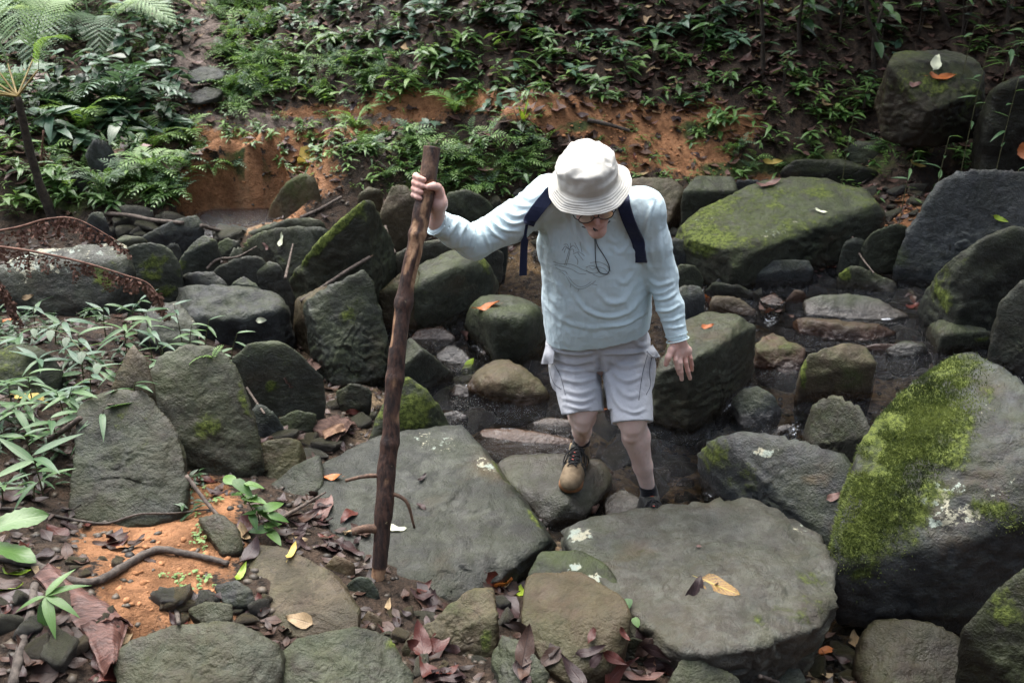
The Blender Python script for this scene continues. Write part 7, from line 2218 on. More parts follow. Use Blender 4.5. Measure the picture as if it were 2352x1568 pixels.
protos = [fern_proto(5 + i % 3, i) for i in range(4)]
first = [True] * 4
BANKS = [([(770, 330), (900, 300), (1000, 310), (1120, 300), (1260, 330), (1250, 400), (1130, 440), (1000, 440), (880, 430), (800, 400)], 64, (.14, .24), 'small green fern on the mossy bank behind the walking stick', 'ferns on the mossy bank'),
         ([(130, 330), (420, 330), (560, 350), (620, 380), (470, 400), (400, 470), (250, 480), (90, 450)], 40, (.14, .26), 'small fern on the slope above the left rock pile', 'ferns above the left rock pile'),
         ([(640, 120), (950, 130), (1000, 220), (760, 230), (640, 240)], 34, (.14, .24), 'small fern on the slope left of the man above the path', 'ferns above the path'),
         ([(1650, 330), (2000, 330), (2060, 390), (1900, 400), (1680, 390)], 22, (.12, .22), 'small fern on the low bank behind the mossy flat boulder', 'ferns on the low right bank'),
         ([(490, 0), (640, 0), (660, 120), (640, 240), (520, 260), (500, 120)], 60, (.18, .34), 'feathery fern on the slope right of the path', 'feathery ferns beside the upper path')]
for poly, n, (s0, s1), lab, grp in BANKS:
    P_ = np.array(poly); lo, hi = P_.min(0), P_.max(0); c = 0
    while c < n:
        x, y = R.uniform(lo[0], hi[0]), R.uniform(lo[1], hi[1])
        if not in_poly(np.array([x]), np.array([y]), poly)[0]: continue
        c += 1
        g, nm, w = hit(x, y)
        if g is None or w != 'ground': continue
        i = R.randrange(4)
        if first[i]: o = protos[i]; first[i] = False
        else: o = copy_tree(protos[i])
        o.location = g; o.rotation_euler = (R.uniform(-.2, .2) + .25, R.uniform(-.2, .2), R.uniform(0, 6.28)); o.scale = (R.uniform(s0, s1),) * 3
        tag(o, lab, 'fern', grp)
SB = [([(640, 90), (1300, 90), (1320, 230), (1000, 240), (640, 250)], 74, SEED, (.14, .26), 'glossy little seedling on the littered slope above the path', 'seedlings above the path'),
      ([(1300, 90), (1700, 120), (1750, 330), (1640, 330), (1560, 250), (1330, 240)], 34, SEED, (.13, .24), 'little seedling on the brown slope right of the hat', 'seedlings right of the hat'),
      ([(1700, 150), (2050, 180), (2060, 350), (1750, 340)], 30, SEED, (.12, .24), 'little seedling on the dark slope left of the square boulder', 'seedlings left of the square boulder'),
      ([(640, 0), (1700, 0), (1700, 110), (640, 100)], 40, SEEDD, (.14, .26), 'shaded dark plant high on the slope at the top edge', 'dark plants at the top edge'),
      ([(0, 230), (420, 240), (420, 330), (0, 340)], 22, SEEDD, (.2, .34), 'leafy plant under the shrubs at left', 'plants under the left shrubs'),
      ([(0, 340), (380, 350), (400, 480), (0, 500)], 40, SEED, (.14, .26), 'little green plant on the left bank', 'little plants on the left bank'),
      ([(500, 270), (800, 260), (800, 380), (620, 390), (520, 330)], 30, SEED, (.08, .15), 'tiny plant at the edge of the orange path', 'tiny plants beside the path'),
      ([(1270, 270), (1640, 280), (1600, 380), (1300, 370)], 14, SEED, (.07, .14), 'tiny plant on the orange clay by the hat', 'tiny plants on the orange clay'),
      ([(2060, 100), (2352, 100), (2352, 380), (2100, 420), (2080, 350)], 30, SEED, (.13, .26), 'leafy plant around the square mossy boulder', 'plants around the square boulder'),
      ([(640, 300), (800, 300), (1250, 320), (1250, 430), (800, 430)], 28, SEED, (.10, .18), 'little plant between the ferns of the mossy bank', 'little plants of the mossy bank')]
for poly, n, protos_, (s0, s1), lab, grp in SB:
    P_ = np.array(poly); lo, hi = P_.min(0), P_.max(0); c = 0
    while c < n:
        x, y = R.uniform(lo[0], hi[0]), R.uniform(lo[1], hi[1])
        if not in_poly(np.array([x]), np.array([y]), poly)[0]: continue
        c += 1
        g, nm, w = hit(x, y)
        if g is None or (w != 'ground'): continue
        o = link('bank_seedling', R.choice(protos_), None, g, (R.uniform(-.2, .3), R.uniform(-.25, .25), R.uniform(0, 6.28)), R.uniform(s0, s1))
        tag(o, lab, 'plant', grp)
# grassy bamboo at the right edge of the slope
for tip, Y, n, Ls, lab in (((2270, 110), 6.6, 7, .17, 'bamboo grass arching over the square mossy boulder'), ((2330, 95), 6.6, 7, .17, 'bamboo grass in the upper right corner'), ((2340, 180), 6.4, 6, .16, 'bamboo grass hanging before the dark right boulder'), ((2180, 315), 6.2, 5, .15, 'bamboo tuft drooping at the foot of the square boulder'), ((2100, 350), 6.3, 5, .13, 'fine bamboo tuft left of the square boulder foot'), ((2340, 390), 5.9, 6, .14, 'bamboo tuft at the right edge above the blue grey boulder'), ((1960, 270), 6.9, 5, .13, 'light bamboo tuft on the slope left of the square boulder'), ((2240, 60), 6.9, 6, .16, 'bamboo grass behind the square boulder')):
    bamboo(tip, Y, n, Ls, lab, False, 0.0, 'bamboo grass at the right')

# ground cover that nobody could count
def scatter_stuff(name, label, mask_fn, n, protos_vf, smin, smax, mat, y0=6.3, y1=12.5, x0=-9.0, x1=9.0, lift=0.0):
    rs = np.random.default_rng(abs(hash(label)) % 1000 if False else len(label) * 13)
    x = rs.uniform(x0, x1, n); y = rs.uniform(y0, y1, n)
    z = ground_z(x, y)
    p = np.stack([x, y, z], -1); q = to_px(p)
    m = mask_fn(q[:, 0], q[:, 1], p) > rs.random(n)
    p = p[m]
    V, F, U, RN = [], [], [], []; off = 0
    for k in range(len(p)):
        v, f, uv = protos_vf[rs.integers(len(protos_vf))]
        a, b_, c_ = rs.uniform(0, 6.28), rs.uniform(-.25, .35), rs.uniform(-.3, .3)
        V.append(xf(v, a, b_, c_, rs.uniform(smin, smax), p[k] + np.array([0, 0, lift]))); F.append(f + off); U.append(uv); RN.append(np.full(len(v), rs.random())); off += len(v)
    me = mesh_np(name, np.concatenate(V), np.concatenate(F), mat, True, np.concatenate(U), {'rnd': np.concatenate(RN)})
    return tag(link(name, me), label, None, None, 'stuff')


def tuft(n, L, W, kind, seed):
    rs = random.Random(seed); V, F, U = [], [], []; o = 0
    for k in range(n):
        v, f, uv = leaf_geo(L * rs.uniform(.6, 1.1), W, 3, kind, rs.uniform(.2, .6), .2)
        V.append(xf(v, k * 2.4 + rs.random(), rs.uniform(0, .8), rs.uniform(-.3, .3), 1, (rs.uniform(-.3, .3) * L, rs.uniform(-.3, .3) * L, rs.uniform(0, .7) * L))); F.append(f + o); U.append(uv); o += len(v)
    return np.concatenate(V), np.concatenate(F), np.concatenate(U)


T1 = [tuft(7, .8, .2, 'lance', i) for i in range(4)]; T2 = [tuft(6, .8, .34, 'ovate', 10 + i) for i in range(4)]
nbig = lambda p, s, k: .5 + .9 * fbm(p * s, 3, k)
onpath = lambda x, y, p: np.clip(soil_at(x, y), 0, 1)


def soil_at(x, y):
    s = np.zeros(len(x))
    for b in [(520, 310, 90, 45), (640, 330, 150, 40), (760, 280, 160, 40), (560, 480, 120, 60), (480, 440, 90, 80), (900, 260, 160, 22), (1340, 270, 150, 45), (1500, 310, 150, 70), (1590, 365, 110, 45), (1430, 350, 110, 50), (1250, 255, 120, 25), (465, 30, 45, 60), (455, 110, 50, 60), (455, 190, 40, 50), (470, 250, 45, 50), (2110, 490, 90, 60)]:
        s = np.maximum(s, blob(x, y, *b))
    return s


scatter_stuff('ground_cover', 'low leafy ground cover on the far bank and slope', lambda x, y, p: np.where((y < 470) & (x > -2600) & (x < 4900), np.clip(nbig(p, 1.5, 3), 0, 1) * (1 - soil_at(x, y)) * np.where((x > 1300) & (y < 330), .35, 1.0) * np.where(p[:, 1] < 6.6, (x < 420) * 1.0, 1), 0), 13000, T1, .06, .14, LM['bank'])
scatter_stuff('ground_cover', 'broad leaved undergrowth high on the slope and left thicket', lambda x, y, p: np.where((y < 300) & (x > -2600) & (x < 4900), np.clip(nbig(p, 1.1, 7), 0, 1) * (1 - soil_at(x, y)) * np.where(x < 480, 1.0, .45) * np.where((x > 1350), .5, 1), 0), 4300, T2, .10, .20, LM['blue'], 7.2, 12.8)
scatter_stuff('ground_cover', 'dark low greenery under the bamboo grass of the left mound', lambda x, y, p: np.where((x < 470) & (y > 660) & (y < 1180), .75, 0), 900, T1, .05, .10, LM['dark'], 3.0, 5.4, -3.5, -.8)
scatter_stuff('moss_plants', 'fine moss and seedlings carpeting the clay bank', lambda x, y, p: np.where((y < 470) & (y > 240), np.clip(nbig(p, 2.5, 9), 0, 1) * .8 * (1 - .7 * soil_at(x, y)), 0), 7000, T1, .03, .07, LM['fern'], 6.4, 8.6)

# unseen trees added to shade the slope and block sky light
def unseen_shade_tree(label, base, h, cr, n, seed):
    rs = np.random.default_rng(seed)
    g, _, _ = drop(base[0], base[1], 40)
    z0 = float(ground_z([base[0]], [base[1]])[0])
    root = empty('tree', (base[0], base[1], z0)); tag(root, label, 'tree', 'unseen trees added for shade')
    mb = MB(); add_tube(mb, [(0, 0, -.3), (.1, 0, h * .5), (.25, -.1, h)], [.22, .16, .07], 12, 24, True, .2, seed)
    for k in range(6):
        a = k * 1.05; add_tube(mb, [(.15, 0, h * (.55 + .06 * k)), (math.cos(a) * cr * .5, math.sin(a) * cr * .5, h * (.75 + .05 * k)), (math.cos(a) * cr * .9, math.sin(a) * cr * .9, h * (.85 + .04 * k))], [.07, .02], 6, 10)
    mb.build('trunk', LM['woody'], root)
    u = rs.normal(size=(n, 3)); u /= np.linalg.norm(u, axis=1)[:, None]
    rr = rs.random(n) ** .4
    p = u * rr[:, None] * np.array([cr, cr, cr * .55]) + np.array([.2, -.1, h])
    p = p[fbm(p * .9, 2, seed) > -.25]
    V, F, U, RN = [], [], [], []; off = 0
    v, f, uv = leaf_geo(1, .45, 2, 'ovate', .3, .2)
    for q in p:
        V.append(xf(v, rs.uniform(0, 6.28), rs.uniform(-.7, .4), rs.uniform(-.5, .5), rs.uniform(.22, .42), q)); F.append(f + off); U.append(uv); RN.append(np.full(len(v), rs.random())); off += len(v)
    link('crown', mesh_np('crown', np.concatenate(V), np.concatenate(F), LM['dark'], True, np.concatenate(U), {'rnd': np.concatenate(RN)}), root)


for lab, b_, h, cr, n, sd_ in (('tree rooted up the right slope, crown over the dark bushes', (3.0, 10.6), 3.6, 2.8, 3800, 1), ('tree rooted high up the middle slope', (.7, 11.5), 3.4, 2.7, 3800, 2), ('tree at the right beyond the black boulder', (5.4, 7.2), 4.2, 2.8, 3400, 3), ('tree behind the viewer on the near bank', (1.8, -2.6), 5.5, 2.6, 2400, 4), ('tree on the near bank at the far left', (-3.4, -1.5), 6.0, 2.3, 2000, 5), ('tree on the near bank at the right', (5.2, 1.4), 5.0, 2.3, 2200, 7), ('tree up the right slope behind the square boulder', (5.4, 9.4), 4.0, 2.4, 2400, 8)):
    unseen_shade_tree(lab, b_, h, cr, n, sd_)
# ================================================================== FALLEN LEAVES, TWIGS, ROOTS
def fallen(kind, mat, n=7, W=.45, L=1.0, seed=0, curl=.15, wave=.12, cols=5, stalk=.12):
    v, f, uv = leaf_geo(L, W, n, kind, 0, .12, curl, wave, cols, stalk, seed=seed)
    v[:, 0] -= .5 * L
    return mesh_np('fallen_leaf', v, f, LM[mat], True, uv, {'rnd': np.full(len(v), R.random() * .3)})


def lay(px, py, me, size, ang, label, cat='leaf', group=None, lift=.004, tilt=0.0, name='fallen_leaf', need=None, jitter=.12):
    p, nm, w = hit(px, py)
    if p is None or (need and w != need): return None
    if w == 'ground' and p[1] < 6.4:
        wz = float(water_z([p[0]], [p[1]])[0])
        if -1.1 < p[0] < 3.2 and wz > p[2] and p[1] > 2.2: p = np.array([p[0], p[1], wz + .002]); nm = np.array([0, 0, 1.0])
    nz = unit(nm + np.array([R.uniform(-jitter, jitter), R.uniform(-jitter, jitter), .25]))
    # ang: direction of the tip in the picture, 0 = right, 90 = up
    t = np.array([math.cos(RAD(ang)), math.sin(RAD(ang)), 0]); t = unit(t - nz * (t @ nz))
    y = np.cross(nz, t)
    m = Matrix(((t[0], y[0], nz[0]), (t[1], y[1], nz[1]), (t[2], y[2], nz[2])))
    if tilt: m = m @ Matrix.Rotation(tilt, 3, 'X')
    o = link(name, me)
    o.matrix_world = Matrix.Translation(Vector(p + nz * lift)) @ m.to_4x4() @ Matrix.Scale(size, 4)
    tag(o, label, cat, group)
    return o


LV = {m: [fallen(k, m, seed=i, W=w, curl=c) for i, (k, w, c) in enumerate((('ovate', .45, .15), ('lance', .36, .3), ('ovate', .5, -.1), ('obov', .42, .45)))] for m in ('nbrown', 'purple', 'orange', 'tan', 'red', 'pinkish', 'yellow', 'cream', 'lime')}
mott = fallen('ovate', 'mottled', 9, .46, stalk=.22, curl=.04, wave=.05)
heart = fallen('round', 'yellow', 7, 1.0, curl=.35, wave=.2)
one = lambda m, i=0: LV[m][i]
for px, py, me, s, a, lab in (
    (1655, 1350, mott, .145, -38, 'yellow leaf blotched with brown lying on the lower right slab'), (1597, 1362, one('purple', 2), .13, 80, 'crumpled dark purple leaf next to the yellow blotched one'), (1118, 706, one('orange', 0), .16, 175, 'orange leaf on top of the round green boulder'), (912, 1216, one('cream', 0), .075, -5, 'cream white leaf on the slab just right of the stick'),
    (970, 1100, one('purple', 1), .065, 60, 'dull grey purple leaf high on the big slab'), (968, 1165, one('purple', 2), .055, -40, 'small rounded dark leaf right of the side twig on the big slab'), (1625, 751, one('orange', 0), .065, 10, 'bright orange leaf on the wedge boulder by the open hand'), (1768, 714, one('orange', 2), .07, 30, 'orange leaf stuck in the stream right of the wedge boulder'), (1630, 690, one('orange', 1), .12, 70, 'curled orange brown leaf standing beside the flat angular stone'),
    (648, 550, one('cream', 0), .085, 50, 'white leaf on the tilted mossy slab'), (612, 565, one('pinkish', 0), .06, 80, 'small purple leaf on the tilted mossy slab'), (600, 735, one('cream', 2), .06, 10, 'pale yellow scrap of leaf on the long rough boulder'), (65, 682, one('tan', 0), .06, 45, 'pale tan leaf on the lichen speckled slab'), (715, 368, heart, .23, 95, 'large yellow heart shaped leaf on the orange path'),
    (555, 1318, one('lime', 1), .085, 80, 'small curled yellow green leaf at the left tip of the oval stone'), (687, 1424, one('tan', 2), .10, 160, 'round brown leaf on the oval pale stone'), (760, 1098, one('orange', 1), .10, 175, 'veined orange brown leaf left of the stick on the slab edge'), (745, 1165, one('pinkish', 2), .16, 80, 'big dull pink brown leaf hanging over the slab edge'), (1195, 1362, one('lime', 0), .085, 85, 'lime green leaf at the corner of the brown trapezoid boulder'),
    (1150, 1340, one('orange', 2), .10, 20, 'shiny orange red leaf curled above the purple leaf'), (1165, 1412, one('purple', 0), .20, -85, 'big wet purple brown leaf between the two foreground boulders'), (1150, 1370, one('nbrown', 3), .14, 160, 'dark folded leaf behind the shiny orange red one'), (968, 1470, one('red', 0), .13, 100, 'large dark red leaf standing upright at the bottom centre'), (1012, 1475, one('red', 2), .13, 60, 'second large dark red leaf beside the upright one'), (985, 1545, one('red', 3), .12, -60, 'dark red leaf at the very bottom below the upright pair'), (1035, 1560, one('purple', 1), .12, -20, 'wet dark leaf at the bottom edge right of the red leaves'),
    (1410, 1545, one('red', 1), .17, 70, 'dull red leaf leaning on the trapezoid boulder at bottom'), (1482, 1560, one('pinkish', 1), .13, -10, 'red brown curved leaf under the cracked dark stone'), (1318, 1545, one('purple', 1), .13, 120, 'dark ribbed leaf at the bottom between split stone and trapezoid boulder'), (275, 1472, one('tan', 2), .10, 60, 'dry tan leaf on the rim of the wide bottom left boulder'), (1960, 1492, one('tan', 0), .11, 75, 'oval tan leaf lying beside the bottom right puddle'),
    (1075, 838, one('lime', 3), .09, 55, 'folded green and yellow leaf floating left of the water worn boulder'), (815, 945, one('red', 1), .09, -20, 'dark red leaf caught on a stone left of the stick'), (1075, 770, one('pinkish', 3), .10, 70, 'wet red brown leaf caught beside the round green boulder'), (2105, 380, one('yellow', 1), .13, -15, 'yellow green leaf curled on the right bank above the blue grey boulder'), (2150, 142, one('cream', 2), .15, 80, 'pale green leaf with a hole on the square mossy boulder'), (2160, 178, one('orange', 1), .2, 5, 'orange brown strip of leaf on the square mossy boulder'), (2100, 195, one('pinkish', 0), .1, 20, 'pink brown leaf on the square mossy boulder'),
    (1885, 487, one('cream', 1), .08, -30, 'small cream leaf on the mossy flat boulder'), (2298, 503, one('lime', 1), .09, -60, 'bright green leaf on the cracked blue grey boulder'), (1765, 425, one('pinkish', 1), .19, 20, 'pink brown leaf leaning on the back of the mossy flat boulder'), (1775, 372, one('yellow', 1), .15, -10, 'mustard leaf spotted black on the low right bank'), (2090, 735, one('red', 0), .10, 25, 'dark red leaf wedged under the tapering stone'), (75, 917, one('yellow', 2), .14, 10, 'mustard yellow leaf under the bamboo grass at left'),
    (30, 745, one('orange', 2), .13, -20, 'orange red leaf below the lichen slab at the left edge'), (40, 1320, one('lime', 1), .10, -10, 'yellow leaf under the big serrated leaf'), (20, 1350, one('lime', 0), .09, 10, 'yellow green leaf half hidden at the left edge'), (35, 1385, one('purple', 0), .22, 170, 'broad ribbed dark leaf at the left edge'), (470, 1105, one('red', 2), .10, 20, 'glossy dark red leaf by the dark triangular block'), (575, 1275, one('purple', 3), .13, 70, 'dark leaf standing behind the oval stone'), (680, 1235, one('purple', 1), .16, 70, 'dark pointed leaf left of the slab'), (672, 1270, one('yellow', 1), .09, 80, 'small yellow leaf standing beside the dark pointed leaf'),
    (1918, 1140, one('pinkish', 0), .07, 20, 'pale pink leaf caught on the layered boulder'), (1605, 1255, one('pinkish', 2), .02, 0, 'tiny pink petal on the lower right slab'), (1300, 480, one('tan', 1), .1, 0, 'tan leaf behind the man'), (1640, 1340, one('purple', 3), .06, 110, 'scrap of dark leaf above the crumpled purple one'), (1895, 1520, one('orange', 2), .07, 20, 'orange leaf at the bottom right puddle'), (2345, 340, one('orange', 0), .2, 80, 'large orange leaf at the right edge of the bank'), (1310, 990, one('nbrown', 0), .05, 0, 'brown scrap of leaf in the water by the shin'), (1400, 985, one('orange', 2), .07, 10, 'sunken orange leaf between the man\'s legs')):
    lay(px, py, me, s, a, lab, lift=.006)

PAL = ['nbrown'] * 7 + ['purple'] * 6 + ['red', 'red', 'tan']
LIT = [([(660, 1140), (760, 1120), (850, 1200), (860, 1300), (760, 1290)], 14, (.05, .11), 'dead leaf', 'dead leaves on the slab edge', PAL),
       ([(1125, 1330), (1200, 1340), (1210, 1500), (1150, 1460)], 8, (.07, .13), 'dead leaf', 'dead leaves on the gap stones', PAL), ([(930, 1440), (1040, 1450), (1060, 1568), (950, 1568)], 5, (.06, .11), 'dead leaf', 'dead leaves on the bottom stones', ['red', 'purple', 'purple']),
       ([(0, 1180), (160, 1200), (430, 1190), (330, 1300), (140, 1330), (0, 1330)], 18, (.06, .14), 'dead leaf on the ground at the left below the dark triangular block', 'dead leaves at lower left', PAL),
       ([(0, 1340), (230, 1440), (290, 1568), (0, 1568)], 20, (.06, .14), 'dead leaf in the bottom left corner', 'dead leaves in the bottom left corner', PAL),
       ([(500, 1220), (640, 1180), (740, 1180), (860, 1280), (640, 1260), (560, 1250)], 16, (.06, .13), 'dead leaf in the gap between oval stone and slab', 'dead leaves beside the slab', PAL),
       ([(370, 1380), (560, 1340), (620, 1420), (590, 1450), (400, 1430)], 10, (.05, .10), 'dead leaf among the pebbles on the clay', 'dead leaves on the clay', PAL),
       ([(820, 1250), (930, 1290), (1100, 1360), (930, 1490), (850, 1440)], 10, (.05, .11), 'dead leaf at the foot of the walking stick', 'dead leaves at the stick foot', PAL),
       ([(640, 900), (760, 880), (840, 940), (840, 1020), (740, 1050), (640, 1010)], 12, (.07, .13), 'dead leaf in the hollow left of the stick', 'dead leaves in the hollow', PAL),
       ([(0, 680), (420, 690), (380, 800), (200, 900), (150, 1150), (0, 1180)], 12, (.06, .13), 'dead leaf under the bamboo grass', 'dead leaves under the bamboo grass', PAL),
       ([(1300, 240), (1640, 270), (1650, 390), (1480, 400), (1280, 330)], 26, (.05, .12), 'dead leaf on the orange clay by the hat', 'dead leaves on the orange clay', PAL),
       ([(500, 260), (960, 230), (960, 320), (700, 350), (520, 330)], 18, (.05, .11), 'dead leaf on the orange path', 'dead leaves on the path', PAL),
       ([(1380, 1440), (1520, 1440), (1560, 1568), (1100, 1568)], 16, (.05, .11), 'dead leaf between the stones at the bottom', 'dead leaves between the bottom stones', PAL),
       ([(1850, 1450), (2100, 1400), (2200, 1568), (1720, 1568)], 10, (.05, .10), 'dead leaf at the bottom right puddle', 'dead leaves at the puddle', PAL),
       ([(1600, 600), (2120, 620), (2130, 800), (1650, 760)], 16, (.04, .09), 'dead leaf between the stream stones at right', 'dead leaves in the stream at right', PAL),
       ([(980, 540), (1250, 520), (1250, 620), (1150, 640)], 12, (.05, .10), 'dead leaf by the sandy pool', 'dead leaves by the sandy pool', PAL),
       ([(1950, 420), (2120, 430), (2130, 520), (2030, 540)], 10, (.05, .12), 'dead leaf on the clay behind the mossy flat boulder', 'dead leaves behind the flat boulder', PAL),
       ([(300, 480), (440, 520), (900, 600), (700, 700), (500, 640), (380, 580)], 14, (.05, .1), 'dead leaf caught in the left rock pile', 'dead leaves in the rock pile', PAL)]
for poly, n, (s0, s1), lab, grp, pal in LIT:
    P_ = np.array(poly); lo, hi = P_.min(0), P_.max(0); c = 0; tries = 0
    while c < n and tries < n * 12:
        tries += 1
        x, y = R.uniform(lo[0], hi[0]), R.uniform(lo[1], hi[1])
        if not in_poly(np.array([x]), np.array([y]), poly)[0]: continue
        if lay(x, y, R.choice(LV[R.choice(pal)]), R.uniform(s0, s1), R.uniform(0, 360), lab, group=grp, lift=R.uniform(.004, .014), need=None if ' on the slab' in grp or 'stones' in grp else 'ground', jitter=.35) is not None: c += 1

# countless litter of the slope and between the stones: one mass each
lg = [(lambda g: (g[0] - np.array([.5, 0, 0]), g[1], g[2]))(leaf_geo(1, w, 3, k, 0, .15, c, .1, 3, 0, seed=i)) for i, (k, w, c) in enumerate((('ovate', .45, .2), ('lance', .38, .35), ('obov', .42, -.15), ('ovate', .52, .5)))]
for mat, n, lab in (('brown', 22000, 'brown leaf litter covering the slope and banks'), ('pinkish', 9500, 'paler pinkish leaf litter on the slope and path'), ('tan', 2300, 'scattered tan leaves in the litter of the slope')):
    scatter_stuff('leaf_litter', lab, lambda x, y, p: np.where((x > -2600) & (x < 4900) & (y < 480), (.40 + .6 * (x > 1100) * (y < 260)) * (1 - .55 * soil_at(x, y)), 0), n, lg, .07, .17, LM[mat], 6.6, 12.6, lift=.015)
scatter_stuff('leaf_litter', 'wet dark leaf litter between the boulders', lambda x, y, p: np.where((water_z(p[:, 0], p[:, 1]) < p[:, 2] + .02) & (blob(x, y, 400, 1250, 210, 110, 10) < .25) & (blob(x, y, 350, 1370, 200, 110) < .25), .85, 0), 6000, lg, .03, .08, LM['nbrown'], 1.9, 6.7, -3.2, 3.6, .008)
scatter_stuff('leaf_litter', 'wet purple leaf litter between the boulders', lambda x, y, p: np.where((water_z(p[:, 0], p[:, 1]) < p[:, 2] + .02) & (blob(x, y, 400, 1250, 210, 110, 10) < .25) & (blob(x, y, 350, 1370, 200, 110) < .25), .85, 0), 900, lg, .04, .10, LM['purple'], 1.9, 6.7, -3.2, 3.6, .012)
gb = []
for k in range(4):
    v_, f_ = ICO[3]; sel = None
    bm = bmesh.new(); bmesh.ops.create_icosphere(bm, subdivisions=1, radius=1); vv = np.array([q.co[:] for q in bm.verts]); ff = np.array([[q.index for q in x.verts] for x in bm.faces]); bm.free()
    gb.append((vv * rng.uniform(.6, 1.1, (len(vv), 1)) * np.array([1, .8, .5]), ff, np.zeros((len(vv), 2))))
M['gravel'] = make_plain('gravel', (.020, .017, .013), (.105, .082, .058), 7, .55, .6)
scatter_stuff('gravel', 'gravel and grit between the stones and on the stream bed', lambda x, y, p: np.where(blob(x, y, 380, 1300, 130, 110) < .3, .9, .25), 9000, gb, .006, .026, M['gravel'], 1.9, 6.9, -3.0, 3.6)

# pebbles and stones filling the bed
PEB = []
for k in range(6):
    P, F, c = rock_mesh(rng.normal(size=(9, 3)) * np.array([.5, .4, .26]), 3, 14, .9, 3, 0, 900 + k, .05, .0)
    P = P / np.abs(P).max()
    up = np.clip(vnormals(P, F)[:, 2], 0, 1)
    PEB.append(mesh_np('bed_stone', P, F, M['rock'], True, None, {'moss': 0 * up, 'algae': .4 * up, 'lichen': 0 * up, 'tint': np.full(len(P), .2), 'wet': np.full(len(P), .35)}))
ROWS = [([(900, 740), (1250, 800), (1300, 980), (1050, 1000), (930, 900)], 34, (.04, .12), 'small wet stone on the stream bed left of the man', 'wet stones left of the man', 'brpb'), ([(1380, 950), (1650, 930), (1640, 1150), (1420, 1180)], 26, (.04, .11), 'small wet stone on the stream bed around the man\'s feet', 'wet stones at the feet', 'bpbr'),
        ([(1600, 590), (2130, 600), (2130, 860), (1740, 880), (1640, 720)], 54, (.03, .11), 'small wet stone in the stream at right', 'wet stones in the stream at right', 'drsb'), ([(380, 1370), (600, 1330), (620, 1440), (420, 1440)], 12, (.02, .06), 'muddy pebble on the clay by the oval stone', 'pebbles on the clay', 'bbps'), ([(1700, 1480), (2050, 1380), (2150, 1568), (1650, 1568)], 18, (.03, .08), 'dark stone in the bottom right hollow', 'stones in the bottom right hollow', 'kkds'),
        ([(600, 900), (760, 880), (860, 960), (740, 1060), (600, 1000)], 12, (.03, .09), 'dark stone in the hollow left of the stick', 'stones in the hollow', 'ddsk'), ([(850, 1400), (960, 1400), (1150, 1340), (1200, 1500), (950, 1560)], 12, (.02, .05), 'pebble near the foot of the stick', 'pebbles at the stick foot', 'bpsb'), ([(880, 480), (1250, 440), (1240, 600), (900, 600)], 20, (.04, .10), 'stone in the shade behind the man\'s raised arm', 'stones behind the raised arm', 'dsgb'),
        ([(120, 500), (460, 500), (600, 560), (500, 640), (300, 560)], 18, (.04, .12), 'stone at the back of the left rock pile', 'stones behind the left pile', 'sgdp'), ([(1530, 480), (1660, 560), (1660, 700), (1540, 700)], 12, (.04, .09), 'stone beside the man\'s left elbow', 'stones beside the elbow', 'dsgs'), ([(0, 1300), (280, 1470), (0, 1568)], 12, (.03, .08), 'stone half buried in the bottom left corner', 'stones in the bottom left corner', 'dsbk'), ([(150, 1230), (330, 1300), (300, 1350), (150, 1320)], 7, (.02, .04), 'clay caked pebble beside the root', 'pebbles beside the root', 'bbbb'),
        ([(760, 640), (950, 720), (950, 800), (800, 700)], 6, (.04, .08), 'stone behind the walking stick', 'stones behind the stick', 'dsgb'), ([(1250, 1250), (1460, 1340), (1480, 1520), (1300, 1420)], 10, (.02, .05), 'pebble in the crack beside the trapezoid boulder', 'pebbles in the crack', 'dskb'), ([(2000, 430), (2140, 430), (2060, 600), (1960, 560)], 14, (.03, .09), 'stone on the clay behind the flat boulder', 'stones behind the flat boulder', 'dsgb')]
for poly, n, (s0, s1), lab, grp, tones in ROWS:
    P_ = np.array(poly); lo, hi = P_.min(0), P_.max(0); c = tries = 0
    while c < n and tries < n * 12:
        tries += 1
        x, y = R.uniform(lo[0], hi[0]), R.uniform(lo[1], hi[1])
        if not in_poly(np.array([x]), np.array([y]), poly)[0]: continue
        p, nm, w = hit(x, y)
        if w != 'ground': continue
        s = R.uniform(s0, s1)
        o = link('bed_stone', R.choice(PEB), None, p + np.array([0, 0, s * .12]), (R.uniform(-.3, .3), R.uniform(-.3, .3), R.uniform(0, 6.28)), (s, s * R.uniform(.7, 1.1), s * R.uniform(.6, 1.1)))
        o.color = (*(np.array(TONE[R.choice(tones)]) * R.uniform(.7, 1.2)), 1)
        tag(o, lab, 'stone', grp); c += 1


def twig(pts, r, label, mat='twig', name='twig', cat='twig', lift=.012, surf=True, wob=.25, seed=1, group=None):
    P = []
    for q in pts:
        if len(q) == 3: P.append(at_y(*q)); continue
        p, nm, w = hit(q[0], q[1]); P.append(p + nm * (lift + (r if np.isscalar(r) else r[0]) * .6))
    P = np.array(P)
    # keep a stiff stick from jumping when a ray slips past an edge
    o = P[0].copy()
    mb = MB(); add_tube(mb, P - o, r, 8, 10 * len(P), True, wob, seed)
    ob = mb.build(name, LM[mat], None, True, o); tag(ob, label, cat, group)
    return ob


def stiff(pts, r, label, mat='twig', name='twig', cat='twig', bow=.01, wob=.25, seed=2):
    a, _, _ = hit(*pts[0]); b_, _, _ = hit(*pts[-1])
    if abs(b_[1] - a[1]) > .8: b_ = at_y(pts[-1][0], pts[-1][1], a[1] + .3 * np.sign(b_[1] - a[1]))
    P = []
    for i, q in enumerate(pts):
        u = i / (len(pts) - 1); y = a[1] * (1 - u) + b_[1] * u - .03
        P.append(at_y(q[0], q[1], y))
    P = np.array(P); mb = MB(); add_tube(mb, P - P[0], r, 8, 30, True, wob, seed)
    ob = mb.build(name, LM[mat], None, True, P[0]); tag(ob, label, cat)
    return ob


